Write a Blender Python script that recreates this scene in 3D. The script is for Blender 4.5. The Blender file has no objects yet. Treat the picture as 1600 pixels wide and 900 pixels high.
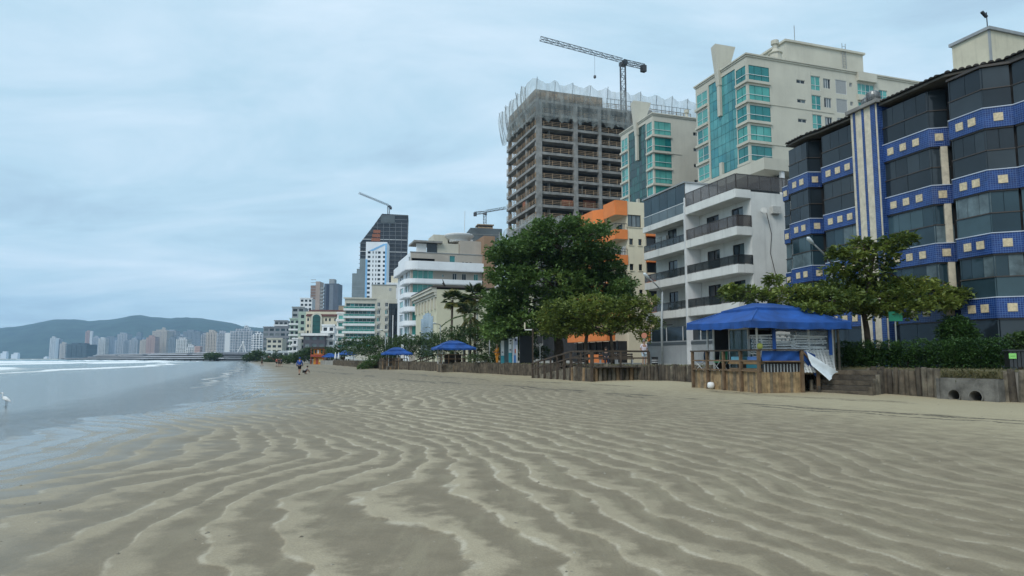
import bpy, bmesh, math, random
import numpy as np
from mathutils import Vector, Matrix, Euler
R = math.radians
random.seed(7); rng = np.random.default_rng(7)
S = bpy.context.scene
COL = S.collection
# ------------------------------------------------------------------ camera
FPX, HC = 1067.0, 1.6                        # focal length in photo pixels, eye height
PITCH = math.atan(110.0/FPX)
cam_d = bpy.data.cameras.new('camera'); cam = bpy.data.objects.new('camera', cam_d); COL.objects.link(cam)
cam_d.sensor_width = 36; cam_d.lens = FPX/1600*36; cam_d.clip_start = .05; cam_d.clip_end = 60000
cam.location = (0, 0, HC); cam.rotation_euler = (math.pi/2+PITCH, 0, 0)
S.camera = cam
# ------------------------------------------------------------------ world, sun, exposure
SUN_EL, SUN_AZ = R(48), R(215)               # azimuth clockwise from +Y
W = bpy.data.worlds.new('World'); S.world = W; W.use_nodes = True
def build_world():
    nt = W.node_tree; nt.nodes.clear(); N = nt.nodes.new; L = nt.links.new
    out = N('ShaderNodeOutputWorld'); mix = N('ShaderNodeMixShader')
    b1 = N('ShaderNodeBackground'); b2 = N('ShaderNodeBackground')
    sky = N('ShaderNodeTexSky'); sky.sky_type = 'NISHITA'; sky.sun_disc = False
    sky.sun_elevation = SUN_EL; sky.sun_rotation = SUN_AZ; sky.air_density = 1.2; sky.dust_density = 2.0
    L(sky.outputs[0], b1.inputs[0]); b1.inputs[1].default_value = .1
    tc = N('ShaderNodeTexCoord'); sep = N('ShaderNodeSeparateXYZ'); L(tc.outputs['Generated'], sep.inputs[0])
    def math_(op, a, b):
        m = N('ShaderNodeMath'); m.operation = op
        for i, v in enumerate((a, b)):
            if isinstance(v, (int, float)): m.inputs[i].default_value = v
            else: L(v, m.inputs[i])
        return m.outputs[0]
    zz = math_('MAXIMUM', sep.outputs[2], 0.0); za = math_('ADD', zz, .16)
    cx = math_('DIVIDE', sep.outputs[0], za); cy = math_('DIVIDE', sep.outputs[1], za)
    cmb = N('ShaderNodeCombineXYZ'); L(cx, cmb.inputs[0]); L(cy, cmb.inputs[1])
    mp = N('ShaderNodeMapping'); L(cmb.outputs[0], mp.inputs[0])
    mp.inputs['Rotation'].default_value = (0, 0, R(-32)); mp.inputs['Scale'].default_value = (.5, .85, 1); mp.inputs['Location'].default_value = (3.1, 7.4, 0)
    n1 = N('ShaderNodeTexNoise'); n1.inputs['Scale'].default_value = .55; n1.inputs['Detail'].default_value = 5; n1.inputs['Roughness'].default_value = .5; n1.inputs['Distortion'].default_value = .5
    L(mp.outputs[0], n1.inputs['Vector'])
    n2 = N('ShaderNodeTexNoise'); n2.inputs['Scale'].default_value = 2.1; n2.inputs['Detail'].default_value = 8; n2.inputs['Roughness'].default_value = .6; n2.inputs['Distortion'].default_value = .6
    L(mp.outputs[0], n2.inputs['Vector'])
    s = math_('ADD', math_('MULTIPLY', n1.outputs[0], .58), math_('MULTIPLY', n2.outputs[0], .42))
    cr = N('ShaderNodeValToRGB'); L(s, cr.inputs[0])
    e = cr.color_ramp.elements
    e[0].position = .36; e[0].color = (.27, .385, .51, 1)
    e[1].position = .66; e[1].color = (.66, .77, .87, 1)
    m = e.new(.50); m.color = (.425, .60, .715, 1)
    L(cr.outputs[0], b2.inputs[0]); b2.inputs[1].default_value = 1.0
    mix.inputs[0].default_value = .9
    L(b1.outputs[0], mix.inputs[1]); L(b2.outputs[0], mix.inputs[2]); L(mix.outputs[0], out.inputs[0])
build_world()
sl = bpy.data.lights.new('sun', 'SUN'); sun = bpy.data.objects.new('sun', sl); COL.objects.link(sun)
sl.energy = 1.5; sl.angle = R(25); sl.color = (1, .96, .9)
_d = Vector((math.sin(SUN_AZ)*math.cos(SUN_EL), math.cos(SUN_AZ)*math.cos(SUN_EL), math.sin(SUN_EL)))
sun.rotation_euler = (-_d).to_track_quat('-Z', 'Y').to_euler()
S.view_settings.view_transform = 'Standard'; S.view_settings.look = 'None'; S.view_settings.gamma = 1
S.view_settings.use_curve_mapping = False; S.view_settings.exposure = .4
S.cycles.use_denoising = True; S.cycles.max_bounces = 6; S.cycles.transparent_max_bounces = 12; S.cycles.volume_bounces = 1
S.cycles.sample_clamp_indirect = 4
# ------------------------------------------------------------------ pixel -> place
_c, _s = math.cos(PITCH), math.sin(PITCH)
def ray(px, py):
    a = (px-800)/FPX; b = -(py-450)/FPX
    return (a, _c-_s*b, _s+_c*b)
def at_y(px, py, Y):                          # point of that pixel at forward distance Y
    d = ray(px, py); t = Y/d[1]; return Vector((d[0]*t, Y, HC+d[2]*t))
def at_z(px, py, z):
    d = ray(px, py); t = (z-HC)/d[2]; return Vector((d[0]*t, d[1]*t, z))
def xpix(px, Y): return (px-800)/FPX*_c*Y     # x of a pixel column at eye level
# ------------------------------------------------------------------ materials
MATS = {}
def nodes(m):
    nt = m.node_tree; return nt, nt.nodes.new, nt.links.new, nt.nodes['Principled BSDF']
def mat(name, col, rough=.75, var=.12, scale=1.2, streak=0., bump=0., bscale=20., metal=0., spec=.5, col2=None, alpha=1., trans=0., sheen=0.):
    """plain procedural material: base colour with uneven tone, optional vertical weather streaks and fine relief"""
    if name in MATS: return MATS[name]
    m = bpy.data.materials.new(name); m.use_nodes = True; MATS[name] = m
    nt, N, L, P = nodes(m)
    P.inputs['Roughness'].default_value = rough; P.inputs['Metallic'].default_value = metal
    P.inputs['Specular IOR Level'].default_value = spec; P.inputs['Alpha'].default_value = alpha
    P.inputs['Transmission Weight'].default_value = trans
    geo = N('ShaderNodeNewGeometry')
    n = N('ShaderNodeTexNoise'); n.inputs['Scale'].default_value = scale; n.inputs['Detail'].default_value = 5; n.inputs['Roughness'].default_value = .62
    L(geo.outputs['Position'], n.inputs['Vector'])
    c2 = col2 or tuple(max(0, c*(1-2.2*var)) for c in col); c1 = tuple(min(1, c*(1+.9*var)) for c in col) if not col2 else col
    mx = N('ShaderNodeMix'); mx.data_type = 'RGBA'; mx.inputs[6].default_value = (*c2, 1); mx.inputs[7].default_value = (*c1, 1)
    rp = N('ShaderNodeMapRange'); rp.inputs[1].default_value = .28; rp.inputs[2].default_value = .68; L(n.outputs[0], rp.inputs[0]); L(rp.outputs[0], mx.inputs[0])
    last = mx.outputs[2]
    if streak:
        mp = N('ShaderNodeMapping'); mp.inputs['Scale'].default_value = (1.6, 1.6, .09); L(geo.outputs['Position'], mp.inputs[0])
        n2 = N('ShaderNodeTexNoise'); n2.inputs['Scale'].default_value = 1.3; n2.inputs['Detail'].default_value = 6; n2.inputs['Roughness'].default_value = .7; L(mp.outputs[0], n2.inputs['Vector'])
        r2 = N('ShaderNodeMapRange'); r2.inputs[1].default_value = .52; r2.inputs[2].default_value = .8; r2.inputs[4].default_value = streak; L(n2.outputs[0], r2.inputs[0])
        m2 = N('ShaderNodeMix'); m2.data_type = 'RGBA'; L(r2.outputs[0], m2.inputs[0]); L(last, m2.inputs[6]); m2.inputs[7].default_value = (*[c*.35 for c in col], 1); last = m2.outputs[2]
    L(last, P.inputs['Base Color'])
    if bump:
        nb = N('ShaderNodeTexNoise'); nb.inputs['Scale'].default_value = bscale; nb.inputs['Detail'].default_value = 4; L(geo.outputs['Position'], nb.inputs['Vector'])
        bp = N('ShaderNodeBump'); bp.inputs['Strength'].default_value = bump; bp.inputs['Distance'].default_value = .05; L(nb.outputs[0], bp.inputs['Height']); L(bp.outputs[0], P.inputs['Normal'])
    return m
# ------------------------------------------------------------------ meshes and objects
def tag(o, label=None, cat=None, group=None, kind=None):
    if label: o['label'] = label
    if cat: o['category'] = cat
    if group: o['group'] = group
    if kind: o['kind'] = kind
    return o
def link(name, data, parent=None, loc=(0,0,0), rot=(0,0,0), scale=(1,1,1)):
    o = bpy.data.objects.new(name, data); COL.objects.link(o)
    o.parent = parent; o.location = loc; o.rotation_euler = rot; o.scale = scale
    return o
def empty(name, loc, rz=0, label=None, cat=None, group=None):
    o = link(name, None, None, loc, (0, 0, rz)); o.empty_display_size = .3
    return tag(o, label, cat, group)
class MB:
    def __init__(s): s.v = []; s.f = []
    def add(s, vs, fs):
        n = len(s.v); s.v += [tuple(p) for p in vs]; s.f += [tuple(i+n for i in q) for q in fs]; return s
    def quad(s, a, b, c, d): return s.add((a, b, c, d), ((0, 1, 2, 3),))
    def box(s, x0, x1, y0, y1, z0, z1):
        return s.add([(x0,y0,z0),(x1,y0,z0),(x1,y1,z0),(x0,y1,z0),(x0,y0,z1),(x1,y0,z1),(x1,y1,z1),(x0,y1,z1)],
                     [(0,3,2,1),(4,5,6,7),(0,1,5,4),(1,2,6,5),(2,3,7,6),(3,0,4,7)])
    def prism(s, poly, z0, z1):
        n = len(poly); a = sum(poly[i][0]*poly[(i+1)%n][1]-poly[(i+1)%n][0]*poly[i][1] for i in range(n))
        if a < 0: poly = poly[::-1]
        vs = [(p[0], p[1], z0) for p in poly]+[(p[0], p[1], z1) for p in poly]
        return s.add(vs, [tuple(range(n-1, -1, -1)), tuple(range(n, 2*n))]+[(i, (i+1)%n, n+(i+1)%n, n+i) for i in range(n)])
    def rings(s, rs, caps=True):
        k = len(rs[0]); vs = [p for r in rs for p in r]
        fs = [(i*k+j, i*k+(j+1)%k, (i+1)*k+(j+1)%k, (i+1)*k+j) for i in range(len(rs)-1) for j in range(k)]
        if caps: fs += [tuple(range(k-1, -1, -1)), tuple(range((len(rs)-1)*k, len(rs)*k))]
        return s.add(vs, fs)
    def tube(s, pts, rad, n=6):
        pts = [Vector(p) for p in pts]; rad = rad if hasattr(rad, '__len__') else [rad]*len(pts); rs = []
        for i, p in enumerate(pts):
            t = (pts[min(i+1, len(pts)-1)]-pts[max(i-1, 0)]).normalized()
            u = t.cross(Vector((0, 0, 1)) if abs(t.z) < .9 else Vector((1, 0, 0))).normalized(); w = u.cross(t).normalized()
            rs.append([p+rad[i]*(u*math.cos(2*math.pi*k/n)-w*math.sin(2*math.pi*k/n)) for k in range(n)])
        return s.rings(rs)
    def lathe(s, c, prof, n=12):
        return s.rings([[(c[0]+r*math.cos(2*math.pi*k/n), c[1]+r*math.sin(2*math.pi*k/n), c[2]+z) for k in range(n)] for r, z in prof])
    def mesh(s, name, m, smooth=False):
        me = bpy.data.meshes.new(name); me.from_pydata(s.v, [], s.f); me.update()
        if m is not None: me.materials.append(m)
        if smooth: me.polygons.foreach_set('use_smooth', [True]*len(me.polygons))
        return me
    def build(s, name, m, parent=None, loc=(0,0,0), rot=(0,0,0), smooth=False):
        return link(name, s.mesh(name, m, smooth), parent, loc, rot)
_CUBE = {}
def cube_mesh(m):
    if m.name not in _CUBE:
        _CUBE[m.name] = MB().box(-.5,.5,-.5,.5,-.5,.5).mesh('block_'+m.name, m)
    return _CUBE[m.name]
def cube(name, m, x0, x1, y0, y1, z0, z1, parent=None, base=(0,0,0), rz=0):
    """one block; its corners are given in a frame at base turned by rz"""
    c = Vector(((x0+x1)/2, (y0+y1)/2, (z0+z1)/2)); c.rotate(Euler((0, 0, rz)))
    return link(name, cube_mesh(m), parent, Vector(base)+c, (0, 0, rz), (max(1e-3, x1-x0), max(1e-3, y1-y0), max(1e-3, z1-z0)))
def bar(name, m, p, q, w, parent=None, w2=None):
    """square beam from p to q"""
    p, q = Vector(p), Vector(q); d = q-p
    o = link(name, cube_mesh(m), parent, (p+q)/2, d.to_track_quat('Z', 'Y').to_euler(), (w, w2 or w, d.length)); return o
def copy_tree(o, parent=None):
    c = o.copy(); COL.objects.link(c); c.parent = parent
    for ch in list(o.children): copy_tree(ch, c)
    return c
def np_mesh(name, V, Q, m, smooth=True):
    me = bpy.data.meshes.new(name); k = Q.shape[1]
    me.vertices.add(len(V)); me.vertices.foreach_set('co', V.astype(np.float32).ravel())
    me.loops.add(Q.size); me.loops.foreach_set('vertex_index', Q.astype(np.int32).ravel())
    me.polygons.add(len(Q)); me.polygons.foreach_set('loop_start', np.arange(0, Q.size, k, dtype=np.int32))
    if smooth: me.polygons.foreach_set('use_smooth', np.ones(len(Q), bool))
    me.update(); me.validate()
    if m is not None: me.materials.append(m)
    return me
def attr(me, name, vals):
    a = me.attributes.new(name, 'FLOAT', 'POINT'); a.data.foreach_set('value', vals.astype(np.float32).ravel())
# value noise on numpy arrays
_P = rng.random((256, 256))
def vnoise(x, y):
    xi = np.floor(x).astype(int); yi = np.floor(y).astype(int); fx = x-xi; fy = y-yi
    fx = fx*fx*fx*(fx*(6*fx-15)+10); fy = fy*fy*fy*(fy*(6*fy-15)+10)
    g = lambda a, b: _P[a & 255, b & 255]
    return (g(xi, yi)*(1-fx)+g(xi+1, yi)*fx)*(1-fy)+(g(xi, yi+1)*(1-fx)+g(xi+1, yi+1)*fx)*fy
def fbm(x, y, o=4, g=.5):
    s = 0; a = 1; t = 0
    for i in range(o):
        s = s+a*vnoise(x*2**i+17.3*i, y*2**i+5.1*i); t += a; a *= g
    return s/t*2-1
def sstep(a, b, x): t = np.clip((x-a)/(b-a), 0, 1); return t*t*(3-2*t)
# ================================================================== THE SETTING
SHORE = [(-60,-190), (-18,-40), (-10.5,-5), (-9.2,6), (-9.6,12), (-11.6,18), (-11.6,24), (-14.5,33), (-19,45), (-37,95), (-62,160), (-112,285), (-215,560), (-300,760), (-520,1010), (-1400,1500), (-4000,2200)]
WALL = [(30,4), (18.75,25), (15.2,31.6), (9.7,43), (1.6,55), (-1.45,62), (-3.8,67.5), (-11,82), (-19.7,100), (-39,150), (-101,300), (-205,560), (-285,770), (-500,1030)]
def poly_dist(P, X, Y):
    """signed distance to a polyline, positive to its right (inland)"""
    best = np.full(X.shape, 1e9); sg = np.ones(X.shape)
    for (ax, ay), (bx, by) in zip(P[:-1], P[1:]):
        dx, dy = bx-ax, by-ay; t = np.clip(((X-ax)*dx+(Y-ay)*dy)/(dx*dx+dy*dy), 0, 1)
        ex, ey = X-ax-t*dx, Y-ay-t*dy; d = np.hypot(ex, ey); c = dx*(Y-ay)-dy*(X-ax)
        m = d < best-1e-9; best = np.where(m, d, best); sg = np.where(m, np.where(c < 0, 1., -1.), sg)
    return best*sg
ZW = -.10                                                             # water level
def base_z(s):
    return np.where(s > 0, ZW+.0088*np.minimum(s, 26), ZW+np.maximum(-6., .012*s))
def polar(radii, angles):
    Rr, A = np.meshgrid(radii, angles, indexing='ij'); X = Rr*np.sin(A); Y = Rr*np.cos(A)
    nr, na = Rr.shape; i = np.arange(nr-1)[:, None]*na; j = np.arange(na)[None, :]; j2 = (j+1) % na
    Q = np.stack([i+j, i+na+j, i+na+j2, i+j2], -1).reshape(-1, 4)[:, ::-1]
    return X, Y, Q
ANG = np.concatenate([np.linspace(R(-46), R(46), 840), np.linspace(R(50), R(310), 66)])
def ripples(X, Y, s):
    """tidal sand ripples: h in 0..1 across a ripple, k = how strongly they show"""
    n = np.array([.95, .31]); u = np.array([-.31, .95])
    a = X*n[0]+Y*n[1]; b = X*u[0]+Y*u[1]
    w = 1.5*fbm(X*.11+3.7, Y*.11+9.1, 2)+1.5*np.sin(b*.30+.4+1.3*fbm(X*.05, Y*.05, 2))*sstep(5, 12, Y)+.46*fbm(X*.42+8, Y*.42+2, 2)+.15*fbm(X*1.9, Y*1.9+4, 3)
    lam = .62+.10*fbm(X*.07+1, Y*.07+5, 2)
    ph = (a+w)/.56
    f = ph-np.floor(ph)
    h = np.where(f < .13, f/.13, 1-((f-.13)/.87)**.8)
    k = sstep(-.75, .05, fbm(X*.22+31, Y*.22+12, 3)+.25)
    k = k*(1-.5*sstep(8, 14, s))*(1-.75*sstep(13, 19, s))*(.2+.45*sstep(-1, 4, s)+.35*sstep(4, 9, s))
    return f, h, k
def build_sand():
    rad = np.concatenate([[.02, .8, 1.6, 2.4], 3.0*1.0092**np.arange(0, 345), 71*1.035**np.arange(1, 105)])
    X, Y, Q = polar(rad, ANG)
    s = poly_dist(SHORE, X, Y)
    f, h, k = ripples(X, Y, s)
    far = 1-sstep(45, 70, np.hypot(X, Y))
    z = base_z(s)+.035*fbm(X*.06, Y*.06, 3)*sstep(-3, 3, s)+.012*fbm(X*.5+7, Y*.5, 3)*far
    z = z+.020*(h-.4)*k*far
    sw = poly_dist(WALL, X, Y)
    bank = sstep(-4.5, -.2, sw)*(1-sstep(1.0, 2.0, sw))
    z = z+bank*(.09+.05*fbm(X*.5, Y*.5, 2))*sstep(28, 46, Y)-.13*sstep(-7, -.5, sw)*(1-sstep(26, 33, Y))
    # two old tide lines: small scarps on the upper beach
    me = np_mesh('sand', np.stack([X, Y, z], -1).reshape(-1, 3), Q, None)
    attr(me, 'shore', s); attr(me, 'saw', f); attr(me, 'rip', h); attr(me, 'amt', k*far); attr(me, 'wall', sw)
    m = bpy.data.materials.new('sand'); m.use_nodes = True; me.materials.append(m)
    nt, N, L, P = nodes(m)
    def A(nm):
        a = N('ShaderNodeAttribute'); a.attribute_name = nm; return a.outputs['Fac']
    def M(op, a, b=0., clamp=False):
        q = N('ShaderNodeMath'); q.operation = op; q.use_clamp = clamp
        for i, v in enumerate((a, b)):
            if isinstance(v, (int, float)): q.inputs[i].default_value = v
            else: L(v, q.inputs[i])
        return q.outputs[0]
    def MR(v, a, b, c=0., d=1., st=True):
        q = N('ShaderNodeMapRange'); q.interpolation_type = 'SMOOTHSTEP' if st else 'LINEAR'; L(v, q.inputs[0])
        for i, w in enumerate((a, b, c, d)): q.inputs[i+1].default_value = w
        return q.outputs[0]
    def MX(f, a, b):
        q = N('ShaderNodeMix'); q.data_type = 'RGBA'
        if isinstance(f, float): q.inputs[0].default_value = f
        else: L(f, q.inputs[0])
        for i, v in ((6, a), (7, b)):
            if isinstance(v, tuple): q.inputs[i].default_value = (*v, 1)
            else: L(v, q.inputs[i])
        return q.outputs[2]
    geo = N('ShaderNodeNewGeometry')
    def NZ(sc, det=4, rough=.6, stretch=None):
        q = N('ShaderNodeTexNoise'); q.inputs['Scale'].default_value = sc; q.inputs['Detail'].default_value = det; q.inputs['Roughness'].default_value = rough
        if stretch:
            mp = N('ShaderNodeMapping'); mp.inputs['Rotation'].default_value = (0, 0, R(-18)); mp.inputs['Scale'].default_value = stretch; L(geo.outputs['Position'], mp.inputs[0]); L(mp.outputs[0], q.inputs[0])
        else: L(geo.outputs['Position'], q.inputs['Vector'])
        return q.outputs[0]
    shore, saw, rip, amt, wall = map(A, ('shore', 'saw', 'rip', 'amt', 'wall'))
    big = NZ(.25, 3); mid = NZ(2.2, 5, .65); fine = NZ(55, 3, .7); st = NZ(1.5, 4, .6, (2.2, .35, 1)); grain = NZ(420, 2, .6)
    # how dry: crests dry first, upper beach dries out altogether
    crest = M('ADD', M('MULTIPLY', rip, .95), M('MULTIPLY', M('SUBTRACT', mid, .5), 1.35))
    dry = M('MULTIPLY', MR(crest, .35, .78), amt)
    dry = M('MULTIPLY', dry, MR(big, .30, .52, .5, 1.))
    line = M('MULTIPLY', M('MULTIPLY', MR(saw, .02, .07), MR(saw, .17, .09)), M('MULTIPLY', amt, MR(mid, .42, .62)))
    upper = MR(M('ADD', shore, M('MULTIPLY', M('SUBTRACT', mid, .5), 9.)), 15., 24.)
    patch = M('MULTIPLY', MR(st, .47, .64), MR(shore, 3., 9., 0., .6))
    wig = M('ADD', M('MULTIPLY', M('SUBTRACT', NZ(.22, 2), .5), 2.6), M('MULTIPLY', M('SUBTRACT', NZ(1.6, 4, .7), .5), .7)); weed = None
    for off, wd in ((5.2, .30), (10.2, .40), (11.0, .16), (5.9, .14)):
        q = M('ABSOLUTE', M('ADD', M('ADD', wall, off), wig)); ln = M('MULTIPLY', MR(q, wd, wd*.35), M('MULTIPLY', MR(NZ(3.1+off, 3, .7), .40, .52), MR(NZ(.11+off*.013, 1), .40, .5)))
        weed = ln if weed is None else M('MAXIMUM', weed, ln)
    c = MX(MR(mid, .3, .7), (.218, .174, .110), (.278, .225, .148))
    c = MX(M('MULTIPLY', patch, .55), c, (.40, .345, .225))
    c = MX(M('MULTIPLY', upper, .8), c, (.53, .455, .295))
    c = MX(M('MULTIPLY', dry, .66), c, (.585, .49, .335))
    c = MX(M('MULTIPLY', line, .6), c, (.62, .56, .44))
    c = MX(MR(shore, 4.5, -3., 0., .6), c, (.13, .12, .10))
    c = MX(MR(fine, .3, .7, .30, 0.), c, (.10, .085, .06))
    c = MX(MR(grain, .35, .65, .30, 0.), c, (.08, .07, .05))
    c = MX(M('MULTIPLY', weed, .85), c, (.035, .028, .02))
    L(c, P.inputs['Base Color'])
    wet = M('MULTIPLY', MR(M('ADD', shore, M('MULTIPLY', M('SUBTRACT', big, .5), 7.)), 6.5, .3), M('SUBTRACT', 1., M('MULTIPLY', dry, .8)))
    rg = M('SUBTRACT', .72, M('MULTIPLY', wet, .62)); rg = M('ADD', rg, M('MULTIPLY', M('SUBTRACT', mid, .5), .12))
    L(M('MAXIMUM', rg, .07), P.inputs['Roughness']); P.inputs['Specular IOR Level'].default_value = .34
    hb = M('ADD', M('MULTIPLY', fine, .35), M('MULTIPLY', mid, .65)); bp = N('ShaderNodeBump'); bp.inputs['Distance'].default_value = .012
    L(hb, bp.inputs['Height']); L(M('SUBTRACT', .75, M('MULTIPLY', wet, .6)), bp.inputs['Strength']); L(bp.outputs[0], P.inputs['Normal'])
    o = link('sand_beach', me); tag(o, 'wide sandy beach with pale wavy tidal ripples', 'beach', kind='structure')
build_sand()
def build_debris():
    # broken shells and bits of weed scattered over the sand
    n = 420; Yv = 4*np.exp(rng.random(n)*2.2); X = (rng.random(n)*1.7-.75)*Yv; s = poly_dist(SHORE, X, Yv); k = s > 2; X, Yv, s = X[k], Yv[k], s[k]
    f, h, a = ripples(X, Yv, s); z = base_z(s)+.035*fbm(X*.06, Yv*.06, 3)*sstep(-3, 3, s)+.012*fbm(X*.5+7, Yv*.5, 3)+.020*(h-.4)*a; mb = MB()
    for x, y, zz in zip(X, Yv, z):
        r = random.uniform(.006, .02); a = random.uniform(0, 6); c, q = math.cos(a)*r, math.sin(a)*r
        mb.add([(x+c*1.6, y+q*1.6, zz), (x-q, y+c, zz), (x-c*1.6, y-q*1.6, zz), (x+q, y-c, zz), (x, y, zz+r*.7)], [(0, 1, 4), (1, 2, 4), (2, 3, 4), (3, 0, 4)])
    o = mb.build('beach_debris', mat('shell_and_weed', (.10, .085, .06), .8, .4, 9., col2=(.40, .36, .28))); tag(o, 'scattered shell fragments and weed bits on the sand', 'debris', kind='stuff')
build_debris()
def build_sea():
    rad = np.concatenate([4*1.014**np.arange(0, 330), 4*1.014**330*1.08**np.arange(1, 62)])
    ang = np.concatenate([np.linspace(R(-60), R(0), 420), np.linspace(R(4), R(296), 60)])
    X, Y, Q = polar(rad, ang); s = -poly_dist(SHORE, X, Y)           # s: metres offshore
    z = np.full(X.shape, ZW)
    z = z+.010*fbm(X*.9, Y*.9, 2)*sstep(4, 20, s)*(1-sstep(60, 120, np.hypot(X, Y)))
    foam = np.zeros(X.shape)
    for off, amp, wd, ph in ((26, .14, 1.6, 0), (46, .42, 2.6, 3), (62, .3, 3.2, 6), (88, .5, 3.6, 9), (125, .45, 5, 12)):
        q = s-off-9*fbm(X*.012+ph, Y*.012+ph, 2)-1.5*fbm(X*.06, Y*.06+ph, 2)
        on = sstep(-.45, .25, fbm(X*.011+ph*3, Y*.011+2, 2)+.1)*sstep(25, 60, np.hypot(X, Y))
        z = z+amp*on*np.exp(-(q/wd)**2)
        foam = np.maximum(foam, on*(np.exp(-((q+wd*.8)/(wd*.7))**2)+.55*np.exp(-np.maximum(-(q+wd), 0)/(wd*3.))*(q < -wd*.4))*(.5 if off == 26 else 1.))
    edge = np.exp(-((s-1.2-1.4*fbm(X*.25, Y*.25, 3))/.35)**2)*sstep(30, 60, np.hypot(X, Y))
    foam = np.maximum(foam, .5*edge); foam = np.maximum(foam, .15*sstep(8, 22, s)*(1-sstep(70, 130, s)))
    me = np_mesh('sea', np.stack([X, Y, z], -1).reshape(-1, 3), Q, None); attr(me, 'off', s); attr(me, 'foam', foam)
    m = bpy.data.materials.new('sea_water'); m.use_nodes = True; me.materials.append(m)
    nt, N, L, P = nodes(m)
    a = N('ShaderNodeAttribute'); a.attribute_name = 'off'; fo = N('ShaderNodeAttribute'); fo.attribute_name = 'foam'
    geo = N('ShaderNodeNewGeometry')
    mp = N('ShaderNodeMapping'); mp.inputs['Rotation'].default_value = (0, 0, R(-20)); mp.inputs['Scale'].default_value = (1, .28, 1); L(geo.outputs['Position'], mp.inputs[0])
    n = N('ShaderNodeTexNoise'); n.inputs['Scale'].default_value = 1.1; n.inputs['Detail'].default_value = 6; n.inputs['Roughness'].default_value = .62; L(mp.outputs[0], n.inputs['Vector'])
    n2 = N('ShaderNodeTexNoise'); n2.inputs['Scale'].default_value = .9; n2.inputs['Detail'].default_value = 8; n2.inputs['Roughness'].default_value = .75; L(mp.outputs[0], n2.inputs['Vector'])
    r1 = N('ShaderNodeMapRange'); r1.inputs[1].default_value = 2; r1.inputs[2].default_value = 60; L(a.outputs['Fac'], r1.inputs[0])
    mx = N('ShaderNodeMix'); mx.data_type = 'RGBA'; L(r1.outputs[0], mx.inputs[0]); mx.inputs[6].default_value = (.17, .165, .14, 1); mx.inputs[7].default_value = (.14, .22, .235, 1)
    ad = N('ShaderNodeMath'); ad.operation = 'ADD'; L(fo.outputs['Fac'], ad.inputs[0]); L(n2.outputs[0], ad.inputs[1])
    r2 = N('ShaderNodeMapRange'); r2.inputs[1].default_value = .66; r2.inputs[2].default_value = 1.0; L(ad.outputs[0], r2.inputs[0])
    m2 = N('ShaderNodeMix'); m2.data_type = 'RGBA'; L(r2.outputs[0], m2.inputs[0]); L(mx.outputs[2], m2.inputs[6]); m2.inputs[7].default_value = (.8, .83, .84, 1)
    L(m2.outputs[2], P.inputs['Base Color'])
    r3 = N('ShaderNodeMapRange'); r3.inputs[3].default_value = .16; r3.inputs[4].default_value = .8; L(r2.outputs[0], r3.inputs[0]); L(r3.outputs[0], P.inputs['Roughness'])
    P.inputs['IOR'].default_value = 1.33
    rb = N('ShaderNodeMapRange'); rb.inputs[1].default_value = 0; rb.inputs[2].default_value = 25; rb.inputs[3].default_value = .2; rb.inputs[4].default_value = 1.; L(a.outputs['Fac'], rb.inputs[0])
    bp = N('ShaderNodeBump'); bp.inputs['Distance'].default_value = .22; L(n.outputs[0], bp.inputs['Height']); L(rb.outputs[0], bp.inputs['Strength']); L(bp.outputs[0], P.inputs['Normal'])
    # the last few centimetres over the sand are clear
    r4 = N('ShaderNodeMapRange'); r4.inputs[1].default_value = 0; r4.inputs[2].default_value = 5; r4.inputs[3].default_value = .35; r4.inputs[4].default_value = 1; L(a.outputs['Fac'], r4.inputs[0]); L(r4.outputs[0], P.inputs['Alpha'])
    tag(link('sea', me), 'shallow grey blue sea with low white breakers', 'sea', kind='structure')
build_sea()
def build_promenade():
    # raised promenade and the town ground behind the sea wall
    inl = [(x+(6000 if y > 1000 else 900), y) for x, y in WALL]
    W2 = WALL[:1]+WALL[1:2]+[(18.33, 25.78), (19.9, 26.6), (18.9, 28.4), (17.4, 27.55)]+WALL[2:]     # niche for the storm drain
    mb = MB(); P1 = [(x+.12, y) for x, y in W2]+[(1200, 2300), (1500, -40), (60, -40), (33, -2)]
    mb.prism(P1, -.6, 1.10)
    mb.build('promenade', mat('paving', (.30, .29, .26), .85, .15, .8, bump=.3))['kind'] = 'structure'
build_promenade()
def build_hills():
    # far wooded ridge: heights follow the skyline in the photograph, at 4.2 to 5.6 km
    prof = [(-900,540),(-300,535),(-60,520),(0,513),(40,508),(80,500),(112,499.5),(135,503),(170,500),(200,494),(215,493),(235,497),(262,498),(285,496),(310,497),(335,501),(360,506),(378,511),(400,513),(430,515),(470,524),(520,536),(700,548),(1000,552),(1500,556)]
    px = np.linspace(-900, 1500, 300); pr = np.interp(px, [p[0] for p in prof], [p[1] for p in prof])
    V = []; rows = np.linspace(0, 1, 26)
    for t in rows:
        Yd = 3300+1500*t; prm = np.sin(t/.85*math.pi/2) if t < .85 else 1-.25*(t-.85)/.15
        for p, q in zip(px, pr):
            top = at_y(p, q, 4575).z; x = xpix(p, Yd); z = top*prm
            z += prm*(38*(fbm(np.array(x*.0035), np.array(Yd*.0035), 4))*(1-.75*prm))+prm*4*fbm(np.array(x*.03), np.array(Yd*.03), 2)
            V.append((x, Yd, z-2))
    n = len(px); i = np.arange(len(rows)-1)[:, None]*n; j = np.arange(n-1)[None, :]
    Q = np.stack([i+j, i+j+1, i+n+j+1, i+n+j], -1).reshape(-1, 4)
    m = mat('far_forest', (.030, .052, .036), .95, .3, .012, bump=1, bscale=.05)
    tag(link('hills', np_mesh('hills', np.array(V), Q, m)), 'long forested ridge behind the far skyline', 'hills', kind='structure')
build_hills()
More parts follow.
